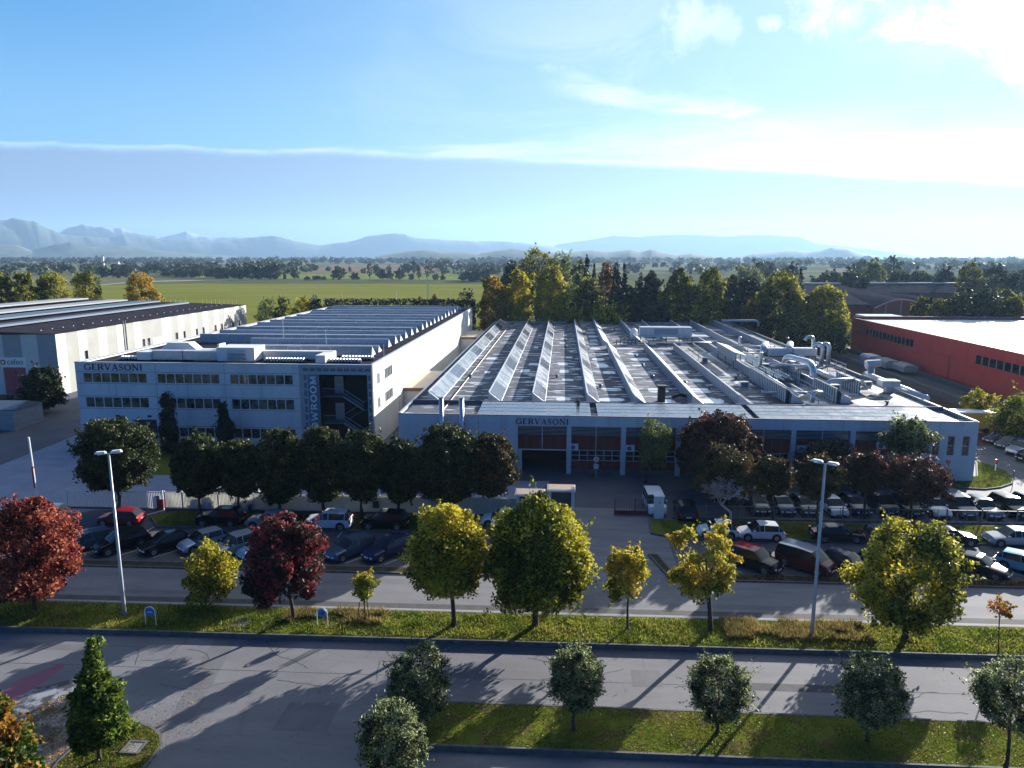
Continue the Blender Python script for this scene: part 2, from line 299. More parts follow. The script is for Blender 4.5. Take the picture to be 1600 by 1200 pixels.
# ---------------------------------------------------------------- mesh helpers
col = sc.collection
class MB:
    def __init__(s): s.v = []; s.f = []; s.m = []; s.mats = []
    def mi(s, m):
        if m not in s.mats: s.mats.append(m)
        return s.mats.index(m)
    def add(s, vs, fs, m):
        o = len(s.v); s.v += [tuple(map(float, p)) for p in vs]; k = s.mi(m)
        for f in fs: s.f.append(tuple(i + o for i in f)); s.m.append(k)
    def box(s, x0, x1, y0, y1, z0, z1, m):
        v = [(x0, y0, z0), (x1, y0, z0), (x1, y1, z0), (x0, y1, z0), (x0, y0, z1), (x1, y0, z1), (x1, y1, z1), (x0, y1, z1)]
        s.add(v, [(0, 3, 2, 1), (4, 5, 6, 7), (0, 1, 5, 4), (1, 2, 6, 5), (2, 3, 7, 6), (3, 0, 4, 7)], m); return s
    def obox(s, c, half, ang, m):
        ca, sa = math.cos(ang), math.sin(ang); v = []
        for dz in (-half[2], half[2]):
            for dx, dy in ((-1, -1), (1, -1), (1, 1), (-1, 1)):
                a, b = dx * half[0], dy * half[1]; v.append((c[0] + a * ca - b * sa, c[1] + a * sa + b * ca, c[2] + dz))
        s.add(v, [(0, 3, 2, 1), (4, 5, 6, 7), (0, 1, 5, 4), (1, 2, 6, 5), (2, 3, 7, 6), (3, 0, 4, 7)], m); return s
    def prism(s, pts, d, m):
        """closed polygon pts (3-d) extruded by vector d"""
        n = len(pts); q = [(p[0] + d[0], p[1] + d[1], p[2] + d[2]) for p in pts]
        s.add(list(pts) + q, [tuple(range(n))[::-1], tuple(range(n, 2 * n))] + [(i, (i + 1) % n, n + (i + 1) % n, n + i) for i in range(n)], m); return s
    def tube(s, pts, rad, m, n=8, cap=True):
        pts = [Vector(p) for p in pts]; rad = rad if isinstance(rad, (list, tuple)) else [rad] * len(pts)
        o = []; up = Vector((0, 0, 1)); prev = None
        for i, p in enumerate(pts):
            t = (pts[min(i + 1, len(pts) - 1)] - pts[max(i - 1, 0)]).normalized()
            if prev is None:
                a = t.cross(up if abs(t.z) < 0.95 else Vector((1, 0, 0))).normalized()
            else:
                a = prev - t * prev.dot(t)
                a = a.normalized() if a.length > 1e-5 else t.cross(Vector((1, 0, 0))).normalized()
            prev = a; b = t.cross(a)
            for k in range(n):
                w = 2 * math.pi * k / n; o.append(p + (a * math.cos(w) + b * math.sin(w)) * rad[i])
        f = [(i * n + k, i * n + (k + 1) % n, (i + 1) * n + (k + 1) % n, (i + 1) * n + k) for i in range(len(pts) - 1) for k in range(n)]
        if cap: f += [tuple(range(n))[::-1], tuple(range((len(pts) - 1) * n, len(pts) * n))]
        s.add(o, f, m); return s
    def cyl(s, x, y, z0, z1, r, m, n=12, r2=None): return s.tube([(x, y, z0), (x, y, z1)], [r, r if r2 is None else r2], m, n)
    def disc(s, c, nrm, r, t, m, n=16):
        c = Vector(c); d = Vector(nrm).normalized(); return s.tube([c - d * t / 2, c + d * t / 2], r, m, n)
    def build(s, name, root=None, world=True, smooth=False):
        me = bpy.data.meshes.new(name)
        if root is not None and world:
            l = root.location; s.v = [(a - l.x, b - l.y, c - l.z) for a, b, c in s.v]
        me.from_pydata(s.v, [], s.f)
        for m in s.mats: me.materials.append(m)
        me.polygons.foreach_set('material_index', s.m)
        if smooth: me.polygons.foreach_set('use_smooth', [True] * len(s.f))
        me.update(); o = bpy.data.objects.new(name, me); col.objects.link(o)
        if root is not None: o.parent = root
        return o
def tag(o, label=None, cat=None, group=None, kind=None):
    if label: o['label'] = label
    if cat: o['category'] = cat
    if group: o['group'] = group
    if kind: o['kind'] = kind
    return o
def thing(name, loc, label, cat, group=None, rz=0.0):
    o = bpy.data.objects.new(name, None); col.objects.link(o); o.location = loc; o.rotation_euler = (0, 0, rz); o.empty_display_size = 0.3
    return tag(o, label, cat, group)
def copy_tree(o, parent=None):
    c_ = o.copy(); col.objects.link(c_)
    if parent is not None: c_.parent = parent
    for ch in o.children: copy_tree(ch, c_)
    return c_
def wall(mb, p0, p1, z0, z1, t, rects, m, mreveal=None):
    """wall from p0 to p1 (plan), outer face on the right-hand side of p0->p1; rects = openings (s0,s1,z0,z1)"""
    p0 = Vector((*p0, 0)); p1 = Vector((*p1, 0)); d = (p1 - p0); Ln = d.length; d.normalize(); n = Vector((d.y, -d.x, 0)); mreveal = mreveal or m
    ss = sorted({0.0, Ln, *[r[0] for r in rects], *[r[1] for r in rects]}); zz = sorted({z0, z1, *[r[2] for r in rects], *[r[3] for r in rects]})
    P = lambda s_, z_, k: tuple(p0 + d * s_ - n * (t * k) + Vector((0, 0, z_)))
    for i in range(len(ss) - 1):
        for j in range(len(zz) - 1):
            cs, cz = (ss[i] + ss[i + 1]) / 2, (zz[j] + zz[j + 1]) / 2
            if any(r[0] < cs < r[1] and r[2] < cz < r[3] for r in rects): continue
            a = [(ss[i], zz[j]), (ss[i + 1], zz[j]), (ss[i + 1], zz[j + 1]), (ss[i], zz[j + 1])]
            mb.add([P(*q, 0) for q in a], [(0, 1, 2, 3)], m)
    for r in rects:
        a = [(r[0], r[2]), (r[1], r[2]), (r[1], r[3]), (r[0], r[3])]
        for k in range(4):
            q, w = a[k], a[(k + 1) % 4]; mb.add([P(*q, 0), P(*w, 0), P(*w, 1), P(*q, 1)], [(0, 1, 2, 3)], mreveal)
    return mb
def sheet(name, pts, z, m, thick=0.0, kind='structure'):
    mb = MB(); n = len(pts)
    if thick: mb.prism([(x, y, z - thick) for x, y in pts], (0, 0, thick), m)
    else: mb.add([(x, y, z) for x, y in pts], [tuple(range(n))], m)
    o = mb.build(name); tag(o, kind=kind); return o
def ccw(pts):
    a = sum(pts[i][0] * pts[(i + 1) % len(pts)][1] - pts[(i + 1) % len(pts)][0] * pts[i][1] for i in range(len(pts)))
    return pts if a > 0 else pts[::-1]
def np_mesh(name, V, nper, mats, root=None, midx=None):
    """V: (n*nper,3) array of separate n-gons"""
    n = len(V) // nper; me = bpy.data.meshes.new(name)
    me.vertices.add(len(V)); me.vertices.foreach_set('co', np.ascontiguousarray(V, dtype=np.float32).ravel())
    me.loops.add(len(V)); me.loops.foreach_set('vertex_index', np.arange(len(V), dtype=np.int32))
    me.polygons.add(n); me.polygons.foreach_set('loop_start', np.arange(0, len(V), nper, dtype=np.int32))
    try: me.polygons.foreach_set('loop_total', np.full(n, nper, dtype=np.int32))
    except Exception: pass
    for m in mats: me.materials.append(m)
    if midx is not None: me.polygons.foreach_set('material_index', midx.astype(np.int32))
    me.update(calc_edges=True); o = bpy.data.objects.new(name, me); col.objects.link(o)
    if root is not None: o.parent = root
    return o
def leaf_quads(rng, C, size, asp=0.6, jit=0.5, flat_=0.0):
    n = len(C); a = rng.normal(size=(n, 3)); a[:, 2] *= (1 - flat_); a /= np.linalg.norm(a, axis=1)[:, None] + 1e-9
    b = rng.normal(size=(n, 3)); b[:, 2] *= (1 - flat_); b -= a * (a * b).sum(1)[:, None]; b /= np.linalg.norm(b, axis=1)[:, None] + 1e-9
    s = size * (1 + jit * (rng.random(n) - 0.5) * 2)[:, None]
    V = np.empty((n, 4, 3)); V[:, 0] = C - a * s; V[:, 1] = C + b * s * asp; V[:, 2] = C + a * s; V[:, 3] = C - b * s * asp
    return V.reshape(-1, 3)

# ---------------------------------------------------------------- trees
def profile(shape, t):
    if shape == 'round': return np.sqrt(np.clip(1 - (2 * t - 1) ** 2, 0, 1))
    if shape == 'dome': return np.sqrt(np.clip(1 - np.clip((t - 0.35) / 0.65, -0.9, 1) ** 2, 0, 1)) * np.where(t < 0.12, 0.75 + 2 * t, 1)
    if shape == 'cone': return np.clip(1.05 - t, 0, 1) ** 0.8 * np.where(t < 0.08, 0.6 + 5 * t, 1)
    if shape == 'oval': return np.sqrt(np.clip(1 - np.abs(2 * t - 0.85) ** 2.2 / 1.35, 0, 1))
    if shape == 'column': return np.clip(np.sin(np.pi * np.clip(t, 0.03, 1) ** 0.8), 0, 1) ** 0.5
    if shape == 'spire': return np.clip(1.02 - t, 0, 1) ** 0.62 * np.where(t < 0.3, 0.75 + t * .83, 1)
    if shape == 'umbrella': return np.sqrt(np.clip(1 - t ** 2, 0, 1)) * np.where(t < 0.1, 0.85, 1)
def crown_points(rng, shape, Rx, z0, z1, n, K, spread, inner=0.35, lump=0.18, fill=0.30, spray=0.14):
    h = z1 - z0; A = []; nf = int(n * fill); n = n - nf; K = int(K * 1.15)
    t = rng.random(K * 6); w = profile(shape, t) ; keep = rng.random(K * 6) < w ** 1.2; t = t[keep][:K]; K = len(t)
    th = rng.random(K) * 2 * np.pi; rr = inner + (1 - inner) * np.sqrt(rng.random(K)); rr = rr * (1 - lump * rng.random(K))
    rad = profile(shape, t) * rr * Rx * (1 - spread * 0.38)
    C = np.stack([rad * np.cos(th), rad * np.sin(th), z0 + h * (0.05 + 0.9 * t)], 1)
    cs = spread * Rx * (0.6 + 0.7 * rng.random(K))
    idx = rng.integers(0, K, n); d = rng.normal(size=(n, 3)); d /= np.linalg.norm(d, axis=1)[:, None]
    d *= (rng.random(n) ** 0.45)[:, None] * cs[idx][:, None]; d[:, 2] *= 0.8
    tf = rng.random(nf * 3); tf = tf[rng.random(nf * 3) < profile(shape, tf) ** 1.3][:nf]; nf = len(tf); a = rng.random(nf) * 2 * np.pi
    lob = 1 + 0.10 * np.sin(3 * a + 5 * tf + rng.random() * 6) + 0.07 * np.sin(5 * a - 9 * tf + rng.random() * 6)
    rf = profile(shape, tf) * Rx * lob * (0.30 + 0.45 * rng.random(nf) ** 0.5)
    Fp = np.stack([rf * np.cos(a), rf * np.sin(a), z0 + h * (0.03 + 0.93 * tf)], 1)
    ns = 46; si = rng.integers(0, len(C), ns); cen = np.array([0, 0, (z0 + z1) / 2]); dv = C[si] - cen; dv /= np.linalg.norm(dv, axis=1)[:, None] + 1e-6; dv += rng.normal(size=(ns, 3)) * .25; dv[:, 2] += .15
    L_ = Rx * rng.uniform(.05, .05 + spray, ns); per = 16; tt = np.tile(np.linspace(.0, 1, per), ns); ii = np.repeat(np.arange(ns), per)
    Sp = C[si][ii] + dv[ii] * (cs[si][ii] * .7 + L_[ii] * tt)[:, None] + rng.normal(size=(ns * per, 3)) * (.045 * Rx * (1.15 - tt))[:, None]
    return np.concatenate([C[idx] + d, Fp, Sp]), C
def tree_meshes(seed, shape, Rx, cb, Ht, n, leaf, leafm, bark, K=60, spread=0.3, lean=0.0, trunk_r=None, inner=0.35, limbs=7, lump=0.18, asp=0.6, flat_=0.0, off=(0, 0), twigs=0, fill=0.30, spray=0.14):
    rng = np.random.default_rng(seed); P, C = crown_points(rng, shape, Rx, cb, Ht, n, K, spread, inner, lump, fill, spray)
    P[:, 0] += off[0] + lean * P[:, 2]; P[:, 1] += off[1]; C[:, 0] += off[0] + lean * C[:, 2]; C[:, 1] += off[1]
    P = P[P[:, 2] > 0.15]
    V = leaf_quads(rng, P, leaf, asp, 0.5, flat_)
    tr = trunk_r or Ht * 0.022; mb = MB(); top = cb + (Ht - cb) * 0.6
    ln = lambda z: (off[0] * z / Ht + lean * z, off[1] * z / Ht, z)
    r2 = random.Random(seed)
    pts = [ln(z) for z in (-0.05, 0.25, cb * 0.5 + 0.3, cb + 0.2, (cb + top) / 2, top)]
    pts = [(p[0] + r2.uniform(-.4, .4) * tr, p[1] + r2.uniform(-.4, .4) * tr, p[2]) for p in pts]
    mb.tube(pts, [tr * 1.35, tr * 1.05, tr * 0.9, tr * 0.8, tr * 0.5, tr * 0.15], bark, 7)
    sel = rng.permutation(len(C))[:limbs]
    for i in sel:
        q = Vector(C[i]); f = max(0.05, min(0.9, (q.z - cb) / max(0.1, Ht - cb) * 0.6)); s0 = Vector(ln(cb * 0.85 + (top - cb * 0.85) * f * 0.7))
        mid = s0.lerp(q, 0.5) + Vector((0, 0, 0.06 * Ht)); mb.tube([s0, mid, q], [tr * 0.42, tr * 0.28, tr * 0.08], bark, 5, cap=False)
    return V, mb
def tree(name, x, y, label, cat='tree', group=None, leafm=None, bark=None, z=0.0, **k):
    V, mb = tree_meshes(leafm=leafm, bark=bark or m_bark, **k)
    root = thing(name, (x, y, z), label, cat, group)
    np_mesh('crown', V, 4, [leafm], root); mb.build('trunk', root, world=False, smooth=True)
    return root
def place(u, v, top, l, r, bot, Y=None, z=0.0):
    """base pixel (u,v) or plane Y -> x, y, height, crown radius, crown base"""
    if Y is None: x, y = G(u, v, z)
    else: x, y = PY(u, 500, Y)[0], Y
    hz_ = PY(u, top, y)[1]; hb = PY(u, bot, y)[1]; W = (r - l) / F * depth(x, y, (hz_ + hb) / 2)
    cx = PY((l + r) / 2, (top + bot) / 2, y)[0] - x
    return x, y, hz_, W / 2, max(0.2, hb), cx

# ---------------------------------------------------------------- ground, roads, verges
rot = 0.0148                                         # the street runs slightly askew of the factory
def strip(name, x0, x1, a, b, z, m, sl=rot, thick=0.0):
    return sheet(name, ccw([(x0, a + sl * x0), (x1, a + sl * x1), (x1, b + sl * x1), (x0, b + sl * x0)]), z, m, thick)
n_ = 64
sheet('ground', [(12500 * math.cos(2 * math.pi * i / n_), 12500 * math.sin(2 * math.pi * i / n_)) for i in range(n_)], 0.0, m_plain)
sheet('yard', ccw([(-95, 62), (110, 62), (110, 206), (-95, 206)]), 0.004, m_yard)
sheet('paved_yard', ccw([G(-160, 950), G(-160, 780), G(0, 727), G(125, 678), G(240, 696), G(232, 742), G(860, 752), G(810, 800), G(560, 797), G(150, 797), G(60, 812)]), 0.008, m_pave)
strip('street', -75, 70, 18, 44.0, 0.008, m_asph)
strip('side_road', -75, 70, 47.2, 54.0, 0.008, m_asph2)
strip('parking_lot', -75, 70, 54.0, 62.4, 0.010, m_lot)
sheet('driveway', ccw([G(905, 905), G(1035, 905), (9.6, 56.0), (9.6, 70), (-1.5, 70), (-1.5, 56)]), 0.014, m_asph2)
strip('footpath', -75, 70, 46.9, 48.0, 0.016, m_path)
strip('gutter', -75, 70, 48.0, 48.75, 0.014, m_gutter)
m_wornline = mat('worn_road_paint', (0.17, 0.168, 0.17), (0.36, 0.355, 0.35), 4.0, rough=0.8, lo=0.45, hi=0.65)
for k_, (a, w_) in enumerate(((39.55, 0.05),)):
    strip('road_seam', -60, 60, a, a + w_, 0.012, m_gutter, sl=rot * 0.9)
for (x0, x1, a) in ((17.5, 20.5, 39.9), (23, 26, 39.85)):
    strip('centre_line', x0, x1, a, a + 0.06, 0.013, m_wornline)
m_patchasph = mat('patched_asphalt', (0.12, 0.118, 0.124), (0.155, 0.152, 0.157), 0.6, rough=0.88, bump=0.2, bscale=10)
sheet('asphalt_patch', ccw([G(262, 1130), G(300, 1130), G(372, 993), G(338, 992)]), 0.012, m_patchasph)
for k_, (u_, v_, w2, d2) in enumerate(((700, 1050, 2.2, .9), (480, 1120, 1.5, 2.6), (1240, 1075, 3.4, .8), (1010, 1060, .9, 1.8), (60, 1010, 3.0, .7), (1180, 950, 2.8, .8), (900, 940, 1.4, 2.2), (250, 925, 2.8, .7))):
    x_, y_ = G(u_, v_); sheet('asphalt_patch', [(x_ - w2, y_ - d2 / 2), (x_ + w2, y_ - d2 / 2 + .05), (x_ + w2 * .97, y_ + d2 / 2), (x_ - w2 * .95, y_ + d2 / 2 - .04)], 0.0125, m_patchasph if k_ % 2 else m_gutter if k_ == 2 else m_patchasph)
rs_ = random.Random(8)
for k_ in range(26):                                   # tar-filled cracks
    x_, y_ = rs_.uniform(-30, 30), rs_.uniform(37.3, 42.2); a_ = rs_.choice((0, 0, math.pi / 2, .5, 2.4)) + rs_.gauss(0, .15); pts_ = [(x_, y_)]
    for j_ in range(rs_.randint(5, 14)): a_ += rs_.gauss(0, .28); pts_.append((pts_[-1][0] + .38 * math.cos(a_), pts_[-1][1] + .38 * math.sin(a_)))
    pts_ = [p for p in pts_ if 36.9 < p[1] < 42.9]; w2 = rs_.uniform(.012, .028)
    if len(pts_) > 3:
        q = MB()
        for a_, b_ in zip(pts_, pts_[1:]):
            d_ = (Vector(b_) - Vector(a_)).normalized(); n2 = Vector((-d_.y, d_.x)) * w2; z_ = 0.0135 + .0001 * k_
            q.add([(a_[0] - n2.x, a_[1] - n2.y, z_), (b_[0] - n2.x, b_[1] - n2.y, z_), (b_[0] + n2.x, b_[1] + n2.y, z_), (a_[0] + n2.x, a_[1] + n2.y, z_)], [(0, 1, 2, 3)], m_gutter)
        tag(q.build('road_crack'), kind='structure')
def verge(name, pts, m=m_soil, z=0.13, kerb=True):
    pts = ccw(pts); o = sheet(name, pts, z, m, z - 0.002)
    if kerb:
        mb = MB(); n = len(pts); c = Vector((sum(p[0] for p in pts) / n, sum(p[1] for p in pts) / n))
        for i in range(n):
            a, b = Vector(pts[i]), Vector(pts[(i + 1) % n]); d = (b - a)
            if d.length < 0.05: continue
            Lh = d.length / 2; d.normalize(); nn = Vector((d.y, -d.x)); m_ = (a + b) / 2 + nn * 0.07
            mb.obox((m_.x, m_.y, z / 2 + .01), (Lh + 0.07, 0.068, z / 2 + 0.008 + 0.0004 * (i % 3)), math.atan2(d.y, d.x), m_kerb)
        tag(mb.build('kerb'), kind='structure')
    return o
def line(a, x0, x1, sl=rot): return [(x0, a + sl * x0), (x1, a + sl * x1)]
ZV = 0.34
S1 = line(43.4, -75, 70) + line(46.95, -75, 70)[::-1]; verge('grass_verge', S1, z=ZV)
cap = [(-6.6 - 1.7 * math.sin(t), 34.75 + 1.75 * math.cos(t)) for t in [math.pi * i / 8 for i in range(9)]]
S2 = cap + [(50, 33.0 + .5), (50, 36.5 + .5)]; verge('grass_verge', S2, z=ZV)
isl = [G(u, v) for u, v in ((60, 1240), (95, 1192), (140, 1150), (172, 1137), (205, 1133), (232, 1138), (248, 1152), (250, 1168), (232, 1192), (190, 1240))]
verge('grass_island', isl)
litter = [G(u, v) for u, v in ((-60, 1215), (0, 1150), (60, 1105), (110, 1080), (130, 1140), (100, 1180), (55, 1235))]
sheet('silt_patch', ccw([G(u, v) for u, v in ((18, 1108), (40, 1078), (72, 1072), (112, 1062), (128, 1088), (118, 1120), (90, 1150), (60, 1178), (40, 1150))]), 0.016, m_puddle)
sheet('pink_paint_mark', ccw([G(u, v) for u, v in ((8, 1098), (0, 1085), (30, 1062), (62, 1050), (96, 1036), (100, 1042), (60, 1072), (30, 1090))]), 0.018, m_pink)
verge('grass_bank', line(62.4, -37.5, -9) + [(-4, 62.6), (-2.2, 63.6), (-1.8, 65.8)] + line(66.3, -37.5, -2)[::-1] + [(-39.5, 64.2)], z=0.16)
verge('grass_bank', [(8.6, 66.6), (8.4, 63.4), (10.5, 62.4)] + line(62.3, 13, 70) + line(66.6, 9, 70)[::-1], z=0.16)
verge('planted_verge', line(53.75, -75, -3) + line(54.6, -75, -3)[::-1], m=mat('verge_soil', (0.05, 0.045, 0.03), (0.09, 0.075, 0.045), 1.5, rough=0.95), z=0.12)
verge('planted_verge', [(8.8, 53.9), (11.5, 53.9)] + line(53.8, 14, 70) + line(54.7, 9, 70)[::-1] + [(8.2, 58.5), (7.6, 58.5)], m=bpy.data.materials['verge_soil'], z=0.12)
sheet('lawn', ccw([G(u, v) for u, v in ((236, 742), (242, 700), (585, 706), (600, 748))]), 0.03, m_soil, 0.02)
east = [G(u, v) for u, v in ((1527, 722), (1548, 728), (1570, 737), (1582, 748), (1580, 756), (1562, 762), (1538, 765), (1500, 763), (1440, 756), (1430, 746), (1528, 746))]
verge('grass_island', east)
# parking bay lines
def bay(x, y, ang, L=4.4):
    d_ = (math.cos(ang) * L / 2, math.sin(ang) * L / 2); n2 = (-math.sin(ang) * .05, math.cos(ang) * .05)
    sheet('bay_line', ccw([(x - d_[0] - n2[0], y - d_[1] - n2[1]), (x + d_[0] - n2[0], y + d_[1] - n2[1]), (x + d_[0] + n2[0], y + d_[1] + n2[1]), (x - d_[0] + n2[0], y - d_[1] + n2[1])]), 0.014, m_white)
for i in range(14): bay(-46 + 3.3 * i, 56.9, R(52))
for i in range(10): bay(13 + 3.3 * i, 57.1, R(-43))
for i in range(6): bay(-38 + 6.0 * i, 61.2, R(90), 1.6)

# fields beyond the works
sheet('crop_field', ccw([(-520, 207), (-40, 207), (-30, 230), (10, 420), (30, 640), (-20, 660), (-340, 650), (-560, 500)]), 0.02, m_field)
sheet('meadow', ccw([PY(320, 0, 1)[0] and G(300, 434), G(560, 436), G(745, 438), G(745, 428), G(560, 428), G(320, 429)]), 0.03, m_field2)
sheet('ploughed_field', ccw([G(470, 426.5), G(700, 426.5), G(690, 414), G(520, 414)]), 0.03, m_brown)
sheet('straw_field', ccw([G(60, 424), G(120, 424), G(130, 416), G(60, 416)]), 0.03, m_straw)
sheet('straw_field', ccw([G(1300, 426), G(1345, 426), G(1340, 419), G(1290, 419)]), 0.03, m_straw)
sheet('straw_field', ccw([G(1370, 416), G(1600, 418), G(1600, 414), G(1370, 413.5)]), 0.03, m_straw)
sheet('straw_field', ccw([G(975, 422), G(1050, 422), G(1050, 418), G(985, 418)]), 0.03, m_straw)
tr_ = [(158, 444.8), (200, 441.5), (245, 439.3), (290, 438.2), (350, 437), (400, 436.6)]
sheet('dirt_track', ccw([G(u, v - .5) for u, v in tr_] + [G(u, v + .9) for u, v in tr_[::-1]]), 0.05, m_track)
sheet('meadow', ccw([G(1480, 470), G(1640, 485), G(1640, 462), G(1500, 458)]), 0.03, m_field2)

# ---------------------------------------------------------------- hills and mountains
def ridge_line(name, pts, D, depth_, m, rough_, seed, step=2.0):
    rng = np.random.default_rng(seed); us = np.arange(pts[0][0], pts[-1][0] + step, step); px, py = zip(*pts)
    base_ = np.interp(us, px, py); n = len(us); rows = 15
    ph = rng.random((7, 2)) * 9
    V = []; 
    for j in range(rows):
        t = j / (rows - 1); prof = math.sin(math.pi * min(1, t * 1.15 + 0.0)) if t < 0.87 else 0; prof = max(0, prof)
        for i, u in enumerate(us):
            r = ray(u, base_[i]); k = D / math.hypot(r[0], r[1]); hgt = max(0.0, H + r[2] * k); 
            a = math.atan2(r[0], r[1]); d = D + (t - 0.45) * depth_
            w = sum(math.sin(u * (0.035 * (1.9 ** q)) + ph[q][0] + t * (3 + q) * 2.5) / (1.6 ** q) for q in range(7))
            z = hgt * prof ** 0.8 * (1 + rough_ * 0.05 * w * (0.3 if abs(t - 0.43) < 0.05 else 1))
            V.append((d * math.sin(a), d * math.cos(a), z - 1 if prof == 0 else z))
    Fc = [(j * n + i, j * n + i + 1, (j + 1) * n + i + 1, (j + 1) * n + i) for j in range(rows - 1) for i in range(n - 1)]
    mb = MB(); mb.add(V, Fc, m); o = mb.build(name, smooth=True); tag(o, kind='structure'); return o
m_hill = mat('wooded_hill', (0.035, 0.055, 0.025), (0.085, 0.10, 0.045), 0.006, rough=0.95, bump=0.5, bscale=0.04)
overlay(m_hill, (0.16, 0.14, 0.09), 0.0035, 0.60, 0.68, amount=0.8)
m_mount = mat('far_mountain', (0.06, 0.08, 0.07), (0.10, 0.12, 0.10), 0.001, rough=0.95, bump=0.6, bscale=0.01)
m_snow = mat('snow_mountain', (0.14, 0.16, 0.19), (0.42, 0.45, 0.50), 0.0022, rough=0.8, lo=0.45, hi=0.56, bump=0.5, bscale=0.01)
ridge_line('mountains', [(-60, 345), (0, 348), (60, 352), (90, 364), (105, 356), (130, 351), (150, 355), (190, 357), (215, 366), (235, 368), (250, 371), (290, 361), (310, 368), (345, 372), (370, 370), (400, 372), (440, 378), (500, 390), (540, 401)], 11300, 900, m_snow, 1.0, 1)
ridge_line('mountains', [(-60, 339), (0, 343), (28, 344), (58, 349), (78, 360), (100, 366), (130, 370), (170, 371), (195, 366), (220, 371), (250, 376), (300, 374), (330, 377), (400, 371), (432, 371), (470, 378), (500, 383), (545, 377), (580, 369), (615, 366), (650, 371), (700, 375), (760, 377), (800, 379), (860, 384), (900, 396), (920, 402)], 9600, 1500, m_mount, 1.0, 2)
ridge_line('mountains', [(840, 401), (870, 382), (910, 376), (960, 368), (1000, 371), (1030, 367), (1080, 366), (1140, 369), (1200, 367), (1250, 370), (1275, 380), (1330, 386), (1400, 395), (1450, 402)], 11900, 500, m_mount, 0.6, 3)
ridge_line('hills', [(-60, 384), (0, 381), (25, 383), (50, 391), (80, 384), (110, 379), (150, 386), (185, 384), (215, 387), (250, 392), (300, 396), (350, 399), (380, 402)], 7200, 1200, m_hill, 1.0, 4)
ridge_line('hills', [(585, 402), (610, 397), (640, 393), (660, 391.5), (690, 394), (720, 394), (750, 396), (780, 391), (800, 389), (830, 392), (860, 396), (890, 394), (925, 391), (950, 394), (985, 390), (1000, 394), (1018, 390.5), (1035, 395), (1060, 398), (1080, 395), (1110, 399), (1130, 402)], 3900, 700, m_hill, 0.8, 5)
ridge_line('hills', [(1150, 402), (1180, 394), (1200, 393), (1230, 391), (1262, 394), (1285, 390), (1300, 386), (1325, 388), (1345, 395), (1370, 400), (1380, 402)], 6200, 700, m_hill, 0.7, 6)

